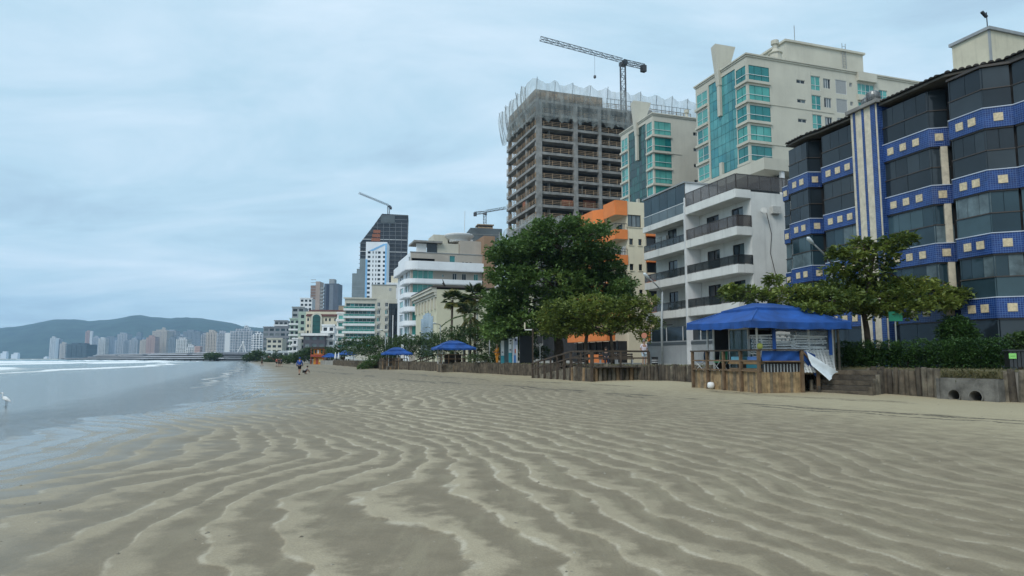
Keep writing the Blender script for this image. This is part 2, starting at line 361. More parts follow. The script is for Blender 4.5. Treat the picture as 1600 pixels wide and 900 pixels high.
# ================================================================== BUILDINGS
TH = R(18.4)                                  # the street front runs 18 degrees left of straight ahead
class Frame:
    """local frame of a building: x inland along its side wall, y along its sea front away from the camera"""
    def __init__(s, name, label, px, py, Y, th=TH, z0=1.1, cat='building', group=None):
        s.x = at_y(px, py, Y).x; s.y = Y; s.z0 = z0; s.th = th; s.c = math.cos(th); s.s = math.sin(th)
        s.e = empty(name, (s.x, Y, z0), th, label, cat, group)
    def sea(s, px, py, off=0):
        d = ray(px, py); t = (off+s.x*s.c+s.y*s.s)/(d[0]*s.c+d[1]*s.s)
        return (-(d[0]*t-s.x)*s.s+(d[1]*t-s.y)*s.c, HC+d[2]*t-s.z0)
    def side(s, px, py, off=0):
        d = ray(px, py); t = (off-s.x*s.s+s.y*s.c)/(-d[0]*s.s+d[1]*s.c)
        return ((d[0]*t-s.x)*s.c+(d[1]*t-s.y)*s.s, HC+d[2]*t-s.z0)
    def box(s, name, m, x0, x1, y0, y1, z0, z1, parent=None):
        return cube(name, m, x0, x1, y0, y1, z0, z1, parent or s.e)
    # a wall on plane 'side' (y = off, seen from -y) or 'sea' (x = off, seen from -x) with real openings
    def P(s, face, off):
        return (lambda a, d, z: (a, off+d, z)) if face == 'side' else (lambda a, d, z: (off+d, a, z))
    def wall(s, face, a0, a1, z0, z1, holes, m, off=0, depth=.22, name='wall'):
        P = s.P(face, off); mb = MB(); rev = face == 'sea'
        A = sorted({a0, a1, *[min(max(v, a0), a1) for h in holes for v in h[:2]]}); Z = sorted({z0, z1, *[min(max(v, z0), z1) for h in holes for v in h[2:4]]})
        def q(a, b, c, d): mb.quad(*((d, c, b, a) if rev else (a, b, c, d)))
        for i in range(len(A)-1):
            for j in range(len(Z)-1):
                ca, cz = (A[i]+A[i+1])/2, (Z[j]+Z[j+1])/2
                if any(h[0] < ca < h[1] and h[2] < cz < h[3] for h in holes): continue
                q(P(A[i], 0, Z[j]), P(A[i+1], 0, Z[j]), P(A[i+1], 0, Z[j+1]), P(A[i], 0, Z[j+1]))
        for h in holes:
            a, b, c, d = h[:4]
            q(P(a, 0, c), P(a, depth, c), P(b, depth, c), P(b, 0, c)); q(P(a, 0, d), P(b, 0, d), P(b, depth, d), P(a, depth, d))
            q(P(a, 0, c), P(a, 0, d), P(a, depth, d), P(a, depth, c)); q(P(b, 0, c), P(b, depth, c), P(b, depth, d), P(b, 0, d))
        return mb.build(name, m, s.e)
    def window(s, face, a0, a1, z0, z1, fr, gl, off=0, d=.15, bars=1, t=.06, rail=None, name='window', sill=None):
        """frame set into an opening, panes behind it; bars = number of panes across"""
        P = s.P(face, off); mb = MB()
        def bx(u0, u1, w0, w1, d0, d1):
            p, q = P(u0, d0, w0), P(u1, d1, w1); return (min(p[0], q[0]), max(p[0], q[0]), min(p[1], q[1]), max(p[1], q[1]), w0, w1)
        mb.box(*bx(a0, a1, z0, z0+t, d-.05, d+.05)); mb.box(*bx(a0, a1, z1-t, z1, d-.05, d+.05))
        for k in range(bars+1):
            u = a0+(a1-a0-t)*k/bars; mb.box(*bx(u, u+t, z0+t, z1-t, d-.045, d+.045))
        if rail: mb.box(*bx(a0+t, a1-t, z0+(z1-z0)*rail-t/2, z0+(z1-z0)*rail+t/2, d-.06, d+.04))
        w = mb.build(name, fr, s.e)
        for k in range(bars):
            u0, u1 = a0+(a1-a0)*k/bars+t*.3, a0+(a1-a0)*(k+1)/bars-t*.3
            g = gl if not isinstance(gl, (list, tuple)) else random.choice(gl)
            cube('pane', g, *bx(u0, u1, z0+t*.3, z1-t*.3, d, d+.02), parent=w)
        if sill: cube('sill', sill, *bx(a0-.08, a1+.08, z0-.09, z0-.01, -.08, d), parent=w)
        return w
    def rail(s, face, a0, a1, z0, h, mbar, mpan, off=0, step=1.1, name='railing'):
        P = s.P(face, off); mb = MB(); n = max(1, round((a1-a0)/step))
        def bx(u0, u1, w0, w1, d0, d1):
            p, q = P(u0, d0, w0), P(u1, d1, w1); return (min(p[0], q[0]), max(p[0], q[0]), min(p[1], q[1]), max(p[1], q[1]), w0, w1)
        mb.box(*bx(a0, a1, z0+h-.06, z0+h, -.03, .03)); mb.box(*bx(a0, a1, z0+.05, z0+.09, -.02, .02))
        for k in range(n+1):
            u = a0+(a1-a0)*k/n; mb.box(*bx(u-.025, u+.025, z0, z0+h-.06, -.022, .022))
        r = mb.build(name, mbar, s.e)
        if mpan:
            for k in range(n): cube('panel', mpan, *bx(a0+(a1-a0)*k/n+.035, a0+(a1-a0)*(k+1)/n-.035, z0+.1, z0+h-.07, -.008, .008), parent=r)
        return r
def glass(name, col, rough=.06, var=.15, spec=.6, scale=.4):
    return mat(name, col, rough, var, scale, spec=spec)
G_DARK = [glass('glass_dark_a', (.017, .025, .033), spec=.42), glass('glass_dark_b', (.024, .034, .043), spec=.42), glass('glass_dark_c', (.036, .048, .058), .09, spec=.42)]
G_BLUE = [glass('glass_slate_a', (.018, .038, .052), spec=.45), glass('glass_slate_b', (.026, .052, .068), spec=.45), glass('glass_slate_c', (.05, .09, .108), .1, spec=.45), glass('glass_curtained', (.11, .15, .165), .12, .3, spec=.45, scale=1.5)]
G_TEAL = [glass('glass_teal_a', (.05, .28, .25)), glass('glass_teal_b', (.07, .34, .30)), glass('glass_teal_c', (.02, .20, .20)), glass('glass_teal_d', (.11, .38, .34))]
G_CURT = [glass('glass_aqua_a', (.06, .26, .27)), glass('glass_aqua_b', (.08, .30, .305)), glass('glass_aqua_c', (.035, .22, .25))]
G_GREEN = [glass('glass_bottle_a', (.006, .06, .055)), glass('glass_bottle_b', (.01, .085, .075)), glass('glass_bottle_c', (.006, .04, .042))]
G_GREY = [glass('glass_grey_a', (.10, .13, .14)), glass('glass_grey_b', (.16, .19, .20))]
M_ALU = mat('aluminium', (.62, .64, .64), .4, .08); M_BRONZE = mat('bronze_frame', (.055, .045, .038), .45, .1); M_BLACK = mat('black_metal', (.015, .015, .016), .45, .1)
M_BEIGE = mat('beige_render', (.52, .50, .42), .85, .06, .25, .22); M_BEIGE2 = mat('warm_beige_render', (.55, .53, .45), .85, .06, .25, .2)
M_CREAM = mat('cream_render', (.66, .60, .46), .85, .06, .3, .22); M_WHITE = mat('white_render', (.72, .73, .73), .8, .05, .3, .28)
M_WHITE2 = mat('aged_white_render', (.66, .665, .635), .85, .07, .5, .45); M_GREY = mat('grey_render', (.30, .32, .33), .85, .1, .4, .3)
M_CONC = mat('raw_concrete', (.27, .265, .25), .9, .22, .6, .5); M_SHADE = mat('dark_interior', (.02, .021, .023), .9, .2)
M_BRONZEGL = mat('bronze_glass', (.10, .085, .08), .08, .1, .5, alpha=.62); M_SMOKEGL = mat('smoked_glass', (.035, .045, .05), .06, .1, .5, alpha=.7)
M_DOOR = mat('dark_door', (.035, .04, .045), .2, .2); M_ACU = mat('air_conditioner', (.5, .5, .47), .6, .1, 3.)
def ac_unit(fr, x, y, z, face='sea', w=.8):
    a = fr.box('air_conditioner', M_ACU, *( (x-.3, x, y, y+w) if face == 'sea' else (x, x+w, y-.3, y) ), z, z+.58)
    return a
# ------------------------------------------------------------------ blue tiled apartment house
def tile_mat():
    m = bpy.data.materials.new('blue_mosaic'); m.use_nodes = True; nt, N, L, P = nodes(m)
    tc = N('ShaderNodeTexCoord'); br = N('ShaderNodeTexBrick'); L(tc.outputs['UV'], br.inputs['Vector'])
    br.offset = 0; br.inputs['Scale'].default_value = 1; br.inputs['Brick Width'].default_value = .1; br.inputs['Row Height'].default_value = .1; br.inputs['Mortar Size'].default_value = .007; br.inputs['Bias'].default_value = 0
    br.inputs['Color1'].default_value = (.005, .024, .14, 1); br.inputs['Color2'].default_value = (.009, .046, .215, 1); br.inputs['Mortar'].default_value = (.10, .19, .40, 1)
    geo = N('ShaderNodeNewGeometry'); n = N('ShaderNodeTexNoise'); n.inputs['Scale'].default_value = 1.1; n.inputs['Detail'].default_value = 3; L(geo.outputs['Position'], n.inputs['Vector'])
    mr = N('ShaderNodeMapRange'); mr.inputs[1].default_value = .4; mr.inputs[2].default_value = .6; mr.inputs[3].default_value = .75; L(n.outputs[0], mr.inputs[0])
    mx = N('ShaderNodeMix'); mx.data_type = 'RGBA'; mx.blend_type = 'MULTIPLY'; mx.inputs[0].default_value = 1; L(br.outputs[0], mx.inputs[6]); L(mr.outputs[0], mx.inputs[7]); L(mx.outputs[2], P.inputs['Base Color'])
    P.inputs['Roughness'].default_value = .22
    bp = N('ShaderNodeBump'); bp.invert = True; bp.inputs['Strength'].default_value = .5; bp.inputs['Distance'].default_value = .006; L(br.outputs['Fac'], bp.inputs['Height']); L(bp.outputs[0], P.inputs['Normal'])
    return m
M_TILE = tile_mat(); M_CTILE = mat('cream_tile', (.62, .52, .34), .35, .18, 9.); M_COPE = mat('pale_coping', (.5, .56, .66), .5, .1)
def uv_box(me):
    """box-project metric UVs"""
    uv = me.uv_layers.new(name='UVMap').data
    for p in me.polygons:
        n = p.normal; t = Vector((-n.y, n.x, 0)); t = t.normalized() if t.length > .1 else Vector((1, 0, 0))
        for li in p.loop_indices:
            co = me.vertices[me.loops[li].vertex_index].co; uv[li].uv = (co.dot(t), co.z if abs(n.z) < .7 else co.y)
def blue_house():
    base = Vector((21.9, 33.2, 1.1))
    e = empty('blue_tiled_apartment_house', base, 0, 'dark glass apartment house banded with blue mosaic and cream square tiles', 'building')
    V = [dict(n0=(18.83,46.6), n1=(18.97,45.98), A0=(18.41,44.56), A1=(18.85,42.54), A2=(19.71,42.54), B0=(19.32,41.67), B1=(20.17,38.96),
              C0=(20.67,37.2), C1=(21.53,34.29), C2=(22.43,34.07), D0=(21.86,33.18), D1=(22.36,31.41), D2=(23.45,30.94), E1=(24.35,28.2), E2=(25.3,27.9), E3=(26.6,23.5))][0]
    facets = [('n0','n1',1,1), ('n1','A0',0,1), ('A0','A1',2,1), ('A1','A2',1,1), ('A2','B0',0,1), ('B0','B1',3,1), ('C0','C1',3,1), ('C1','C2',1,1), ('C2','D0',0,1), ('D0','D1',2,1), ('D1','D2',1,1), ('D2','E1',2,1), ('E1','E2',1,1), ('E2','E3',3,1)]
    tops = [4.4-1.1, 7.4-1.1, 10.4-1.1, 13.4-1.1]
    ROOF = 14.55
    poly = [V[k] for k in ('A0','A1','A2','B0','B1','C0','C1','C2','D0','D1','D2','E1','E2','E3')]
    off = lambda p, d=.42: (p[0]-base.x+d, p[1]-base.y+d*.32)
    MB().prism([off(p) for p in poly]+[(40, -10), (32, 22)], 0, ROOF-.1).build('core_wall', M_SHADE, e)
    for ia, ib, nt_, _ in facets:
        p, q = Vector((*V[ia], 0))-Vector((base.x, base.y, 0)), Vector((*V[ib], 0))-Vector((base.x, base.y, 0)); d = q-p; Ln = d.length; rz = math.atan2(d.y, d.x)
        inw = 1                                                   # facet frame: x along p->q, +y is left of it = inland side (p->q runs towards the camera)
        Bz = lambda name, m, x0, x1, y0, y1, z0, z1, par=None, tw=0.: None
        def cb(name, m, x0, x1, y0, y1, z0, z1, tilt=0):
            o = cube(name, m, x0, x1, y0, y1, z0, z1, e, p, rz)
            if tilt: o.rotation_euler = (random.uniform(-tilt, tilt), 0, rz+random.uniform(-tilt, tilt))
            return o
        for k, zt in enumerate(tops):
            mb = MB().box(0, Ln, 0, .32, zt-.95, zt); me = mb.mesh('band', M_TILE); uv_box(me)
            bnd = link('band', me, e, p, (0, 0, rz))
            link('coping', cube_mesh(M_COPE), bnd, (Ln/2, .15, zt+.02), (0, 0, 0), (Ln+.02, .36, .04))
            link('soffit_rail', cube_mesh(M_BRONZE), bnd, (Ln/2, .17, zt-.985), (0, 0, 0), (Ln-.02, .24, .06))
            if nt_:
                for t in range(nt_):
                    fx = {1: [.5], 2: [.32, .68], 3: [.2, .47, .74]}[nt_][t]*Ln
                    link('square_tile', cube_mesh(M_CTILE), bnd, (fx, -.012, zt-.47), (0, 0, 0), (.38, .05, .38))
        # glazing above each band and on the ground floor
        if Ln < .35: continue
        levels = [(0.0, tops[0]-1.02)]+[(t+.05, (tops[i+1] if i < 3 else ROOF+.8)-1.02) for i, t in enumerate(tops)]
        for i, (z0, z1) in enumerate(levels):
            if i == 4 and ia[0] == 'n': continue
            zm = z0+.92 if i else z0
            if i:
                n = max(1, round(Ln/1.25))
                for t in range(n): cb('pane', random.choice(G_DARK if i > 2 else G_BLUE), Ln*t/n+.012, Ln*(t+1)/n-.012, .09, .11, z0, zm-.02, .004)  # lower storeys get paler slate panes: reflection put into the glass colour
                cb('mid_rail', M_BRONZE, 0, Ln, .05, .12, zm-.02, zm+.03)
            n = max(1, round(Ln/(.72 if i else 1.6)))
            if i == 4 : n = max(1, round(Ln/.8))
            for t in range(n): cb('pane', random.choice(G_DARK if i in (0, 3, 4) else G_BLUE), Ln*t/n+.01, Ln*(t+1)/n-.01, .12, .14, zm+.03, z1, .004)
    # striped stair column
    p, q = Vector((*V['B1'], 0))-Vector((base.x, base.y, 0)), Vector((*V['C0'], 0))-Vector((base.x, base.y, 0)); d = q-p; Ln = d.length; rz = math.atan2(d.y, d.x)
    M_CB = mat('cream_brick', (.60, .54, .42), .6, .12, 4., .15)
    col = MB().box(-.05, Ln+.05, -.25, 1.2, 0, 14.75).build('stair_column', M_CB, e, p, (0, 0, rz))
    x = .0
    for w, kind in ((.12, 0), (.17, 1), (.44, 0), (.17, 1), (.44, 0), (.34, 1)):
        if kind:
            mb = MB().box(x, x+w, -.275, -.2, 0, 14.78); me = mb.mesh('blue_stripe', M_TILE); uv_box(me); link('blue_stripe', me, col)
        x += w+.02
    me = MB().box(Ln-.03, Ln+.075, -.23, 1.2, 0, 14.76).mesh('blue_stripe', M_TILE); uv_box(me); link('blue_stripe', me, col)
    link('cap', cube_mesh(M_CONC), col, (Ln/2, .4, 14.86), (0, 0, 0), (Ln+.5, 1.7, .2))
    # turbine vents on the column
    for fx, fy, r in ((.5, .5, .32), (1.35, .1, .36)):
        c = Vector((fx, fy, 15.0)); v = MB().lathe(c, [(.16, -.05), (.16, .12), (r*.9, .14), (r, .28), (r*1.04, .42), (r*.92, .58), (r*.5, .70), (.05, .72)], 18).build('turbine_vent', mat('weathered_zinc', (.24, .25, .25), .45, .3, 6., metal=.6), col)
        for a in range(18):
            an = 2*math.pi*a/18; link('vane', cube_mesh(mat('dark_zinc', (.10, .10, .10), .5, .2, metal=.5)), v, c+Vector((r*1.0*math.cos(an), r*1.0*math.sin(an), .36)), (0, 0, an), (.03, .02, .4))
    # cream pillar in the notch
    p, q = Vector((*V['C1'], 0))-Vector((base.x, base.y, 0)), Vector((*V['C2'], 0))-Vector((base.x, base.y, 0)); d = q-p
    cube('pillar', M_CB, d.length-.42, d.length-.1, .01, .4, 0, tops[3]-.96, e, p, math.atan2(d.y, d.x)); rz = math.atan2(d.y, d.x)
    # roof: eaves board and a row of clay-tile ends
    ro = [(V[k][0]-base.x-.06, V[k][1]-base.y-.02) for k in ('A0','A1')]+[(V['B0'][0]-base.x-.06, V['B0'][1]-base.y), (V['B1'][0]-base.x-.06, V['B1'][1]-base.y+.1)]
    rr = [(V['C0'][0]-base.x-.1, V['C0'][1]-base.y-.1), (V['D0'][0]-base.x-.12, V['D0'][1]-base.y-.1), (23.62-base.x, 31.45-base.y), (V['E1'][0]-base.x+.25, V['E1'][1]-base.y), (V['E3'][0]-base.x-.12, V['E3'][1]-base.y)]
    MB().prism([(V[k][0]-base.x, V[k][1]-base.y) for k in ('D0', 'D1', 'D2', 'E1')]+[(25.5-base.x, 31.5-base.y)], ROOF-.21, ROOF-.1).build('bay_roof', M_BRONZE, e)
    M_RT = mat('dark_roof_tile', (.045, .04, .036), .8, .3, 3.)
    for pts in (ro, rr):
        MB().prism([*pts, (pts[-1][0]+8, pts[-1][1]+2.6), (pts[0][0]+8, pts[0][1]+2.6)], ROOF+.04, ROOF+.16).build('eaves_board', mat('eaves_timber', (.10, .09, .075), .8, .2), e)
        rf = MB()
        a0, a1 = pts[0], pts[-1]
        rf.add([(x-.12, y-.04, ROOF+.20) for x, y in pts]+[(pts[-1][0]+7, pts[-1][1]+2.3, ROOF+1.5), (pts[0][0]+7, pts[0][1]+2.3, ROOF+1.5)], [tuple(range(len(pts)+2))])
        rfo = rf.build('roof', M_RT, e)
        for (x0, y0), (x1, y1) in zip(pts[:-1], pts[1:]):
            L_ = math.hypot(x1-x0, y1-y0); n = max(1, int(L_/.3)); ux, uy = (x1-x0)/L_, (y1-y0)/L_
            for t in range(n):
                cx, cy = x0+ux*(t+.5)*.3, y0+uy*(t+.5)*.3; nx, ny = -uy, ux
                if nx < 0: nx, ny = -nx, -ny
                link('roof_tile', TILE_ME(), rfo, (cx-nx*.05, cy-ny*.05, ROOF+.20), (0, R(-10), math.atan2(ny, nx)), (1, 1, 1))
    return e
_tm = []
def TILE_ME():
    if not _tm:
        mb = MB(); k = 6
        out = [[(x, .14*math.cos(math.pi*i/k), .12*math.sin(math.pi*i/k)) for i in range(k+1)] for x in (0, .9)]
        n = k+1; mb.add(out[0]+out[1], [(i, i+1, n+i+1, n+i) for i in range(k)]+[tuple(range(n))])
        _tm.append(mb.mesh('roof_tile', mat('dark_roof_tile', (.045, .04, .036))))
    return _tm[0]
blue_house()
# ------------------------------------------------------------------ white apartment house with balconies
def white_house():
    f = Frame('white_balcony_apartment_house', 'weathered white apartment house with open balconies beside the blue tiled one', 1177, 430, 54)
    LY = 14.9; SP = 7.25
    f.wall('side', 0, 13, 0, 13.9, [], M_WHITE2, name='side_wall')
    f.box('roof_slab', M_WHITE2, 0, 13, .02, LY, 13.55, 13.88)
    f.box('rear_wall', M_WHITE2, 12.8, 13, .02, LY, 0, 13.5)
    zs = [4.2, 7.22, 10.26, 13.3]
    doors = [(1.0, 2.5), (4.3, 6.1), (8.6, 9.6), (11.0, 12.6)]
    holes = [(a, b, z+.42, z+2.65) for z in zs[:3] for a, b in doors]
    f.wall('sea', 0, LY, 0, 13.5, holes, M_WHITE2, name='front_wall', depth=.16)
    for h in holes: f.window('sea', *h, M_BLACK, G_DARK+[G_GREY[0]], d=.1, bars=2, name='sliding_door')
    for z in zs:
        for y0, y1, o in ((0, SP-.1, -1.4), (SP+.1, LY, -1.3)):
            if z > 13 and y0 > 1: continue
            f.box('balcony_slab', M_WHITE2, o, -.003, y0, y1, z, z+.28)
            f.box('balcony_fascia', M_WHITE2, o-.06, o+.08, y0-.04, y1, z+.03, z+.72)
            if y0 == 0: f.box('balcony_fascia', M_WHITE2, o+.08, 0, y0-.05, y0+.07, z+.04, z+.71)
            mb, mp = (M_BRONZE, M_BRONZEGL) if z > 10 and y0 == 0 else (M_BLACK, M_SMOKEGL)
            h = 1.25 if z > 13 else .78 if z < 10 else (.95 if y0 == 0 else .7)
            f.rail('sea', y0, y1, z+.72, h, mb, mp, off=o)
            if y0 == 0: f.rail('side', o+.05, 0 if z < 13 else 6.5, z+.72, h, mb, mp, off=.0 if z < 13 else -.03)
    f.box('pillar', M_WHITE, -1.5, -.02, SP-.09, SP+.09, 0, 14.9)
    f.box('downpipe', M_ALU, -1.58, -1.51, SP-.05, SP+.05, 0, 14.2)
    # glazed roof storey over the far half, white box behind
    f.box('penthouse_wall', M_WHITE, -1.25, 8, SP+.1, LY, 13.56, 16.3); f.box('penthouse_roof', M_GREY, -1.45, 8.1, SP, LY+.1, 16.31, 16.45)
    f.box('balcony_slab', M_WHITE2, -1.45, -.1, SP+.1, LY, 13.0, 13.55)
    for k in range(5):
        y0 = SP+.2+(LY-SP-.3)*k/5; y1 = y0+(LY-SP-.3)/5-.05
        f.box('glass_panel', G_BLUE[k % 2], -1.33, -1.27, y0, y1, 14.55, 16.25); f.box('glass_panel', G_GREY[0], -1.36, -1.30, y0, y1, 13.6, 14.5)
    f.box('window_rail', M_ALU, -1.38, -1.28, SP+.1, LY, 14.5, 14.56)
    # roof storey set back on the near half: pale wall, wide canopy
    f.box('terrace_wall', mat('bluish_white', (.62, .70, .75), .7, .04), 6.6, 8.4, 1.6, SP, 13.6, 17.0)
    f.box('terrace_glazing', G_DARK[0], 4.2, 4.25, 1.4, SP, 13.9, 16.0); f.box('terrace_post', M_WHITE, 4.0, 4.3, 1.0, 1.3, 13.9, 16.2)
    f.box('canopy', M_BEIGE, 2.2, 6.5, .9, 12.5, 16.2, 17.2)
    for z in zs[:3]: f.box('ceiling_lamp', M_WHITE, -.8, -.6, 3.1, 3.3, z-.05, z-.003)
    # ground floor
    f.box('plinth_wall', M_GREY, -1.2, -.01, .1, LY, 0, 2.1); f.box('shop_window', G_DARK[1], -1.0, -.01, .3, LY-.3, 2.11, 3.4)
    for k in range(6): f.box('mullion', M_ALU, -1.06, -1.005, .3+k*2.8, .36+k*2.8, 2.11, 3.4)
    f.box('sign_band', mat('slate_panel', (.07, .085, .095), .5, .1), -1.25, -1.205, 1.0, LY, 1.75, 2.0)
    for z, y in ((10.98, 12.8), (10.98, 13.8)): ac_unit(f, -.01, y-.4, z+.9)
    ac_unit(f, 1.9, -.01, 12.2, 'side'); ac_unit(f, 1.8, -.01, 5.2, 'side')
    d = MB().lathe((0, 0, 0), [(.02, 0), (.15, .03), (.24, .08), (.25, .09)], 16).build('satellite_dish', M_ACU, f.e, (.9, -.4, 12.3), (R(70), 0, R(-25)))
    MB().tube([(1.0, -.4, 12.45), (1.0, 0, 12.3)], .03).build('dish_bracket', M_ALU, f.e)
    MB().tube([(1.5, -.03, 12.2), (1.9, -.03, 10.5), (1.7, -.03, 9), (2.2, -.03, 7), (2.1, -.03, 5)], .025, 5).build('cable', M_BLACK, f.e)
white_house()
# ------------------------------------------------------------------ orange and cream apartment house
def orange_house():
    f = Frame('orange_balcony_apartment_house', 'cream apartment house with bright orange balcony parapets behind the big tree', 981, 420, 79)
    OR = mat('orange_render', (.72, .215, .055), .75, .07, .5, .15); LY = 14.5; cr = mat('ivory_render', (.70, .63, .47), .85, .05, .3, .2)
    sm = [(.25, .75), (1.45, 1.9)]; zz = [13.75, 10.75, 7.75, 4.75]
    holes = [(a, b, z, z+.75) for a, b in sm for z in zz]+[(.1, 1.85, 15.9, 17.35)]
    f.wall('side', 0, 2.42, 0, 18.9, holes, cr, name='side_wall')
    for h in holes[:-1]: f.window('side', *h, M_BLACK, G_DARK[:2], sill=cr)
    f.window('side', *holes[-1], M_BLACK, G_GREY, bars=3, sill=cr)
    f.box('corner_pilaster', OR, 2.43, 2.7, -.06, .3, 15.3, 18.9)
    f.wall('side', 2.43, 9, 0, 18.8, [(2.7, 8.5, 3.0*k+1.6, 3.0*k+3.5) for k in range(5)], cr, off=.3, name='side_wall')
    for k in range(5):
        f.window('side', 2.7, 8.5, 3.0*k+1.6, 3.0*k+3.5, M_BLACK, G_DARK, off=.3, bars=5); f.box('side_parapet', OR, 2.5, 7.5, -.3, .28, 3.0*k+2.5+.1*k, 3.0*k+3.6+.1*k)
    zs = [17.2, 14.35, 11.35, 8.35, 5.35]
    doors = [(1.2, 2.6), (4.2, 5.4), (8, 9.8), (11.5, 12.7)]
    holes = [(a, b, z+.1, z+2.1) for z in zs[1:] for a, b in doors]
    f.wall('sea', 0, LY, 0, 18.9, holes, cr, name='front_wall')
    for h in holes: f.window('sea', *h, M_BLACK, G_DARK, bars=2, name='balcony_door')
    f.box('roof_slab', cr, .01, 9, .02, LY, 18.6, 18.85)
    plan = [(-1.5, -.0), (-1.5, 3.0), (-.55, 4.6), (-1.5, 6.2), (-1.5, 11.0), (-.5, 12.8), (-.5, LY)]
    for i, z in enumerate(zs):
        sl = MB().prism([(-.004, 0)]+plan+[(-.004, LY)], z, z+.16).build('balcony_slab', cr, f.e)
        h = 1.75 if i == 0 else 1.15
        pts = [(0, -.01)]+plan
        for (x0, y0), (x1, y1) in zip(pts[:-1], pts[1:]):
            L_ = math.hypot(x1-x0, y1-y0); a = math.atan2(y1-y0, x1-x0)
            cube('balcony_parapet', OR, -.02, L_+.02, -.08, .08, z+.02, z+h, f.e, (x0, y0, 0), a)
            if i: 
                r = MB().box(0, L_, -.025, .025, h+.68, h+.74)
                for k in range(int(L_/.35)+1): r.box(k*.35, k*.35+.03, -.015, .015, h, h+.68)
                r.build('railing', M_BLACK, f.e, (x0, y0, z), (0, 0, a))
    f.box('door_awning', OR, -2.6, -1.52, .5, 12, 2.55, 3.7); f.box('shop_front', M_SHADE, -1.0, -.02, .5, 14, .02, 2.5)
    for k in range(7): f.box('shop_pillar', M_DOOR, -1.3, -1.1, .6+k*1.9, .72+k*1.9, 0, 2.54)
    f.box('planter', OR, -3.2, -2.4, 1, 5, 0, .95)
    for z in (12.35, 13.0): ac_unit(f, -.02, .25, z, w=.75)
orange_house()
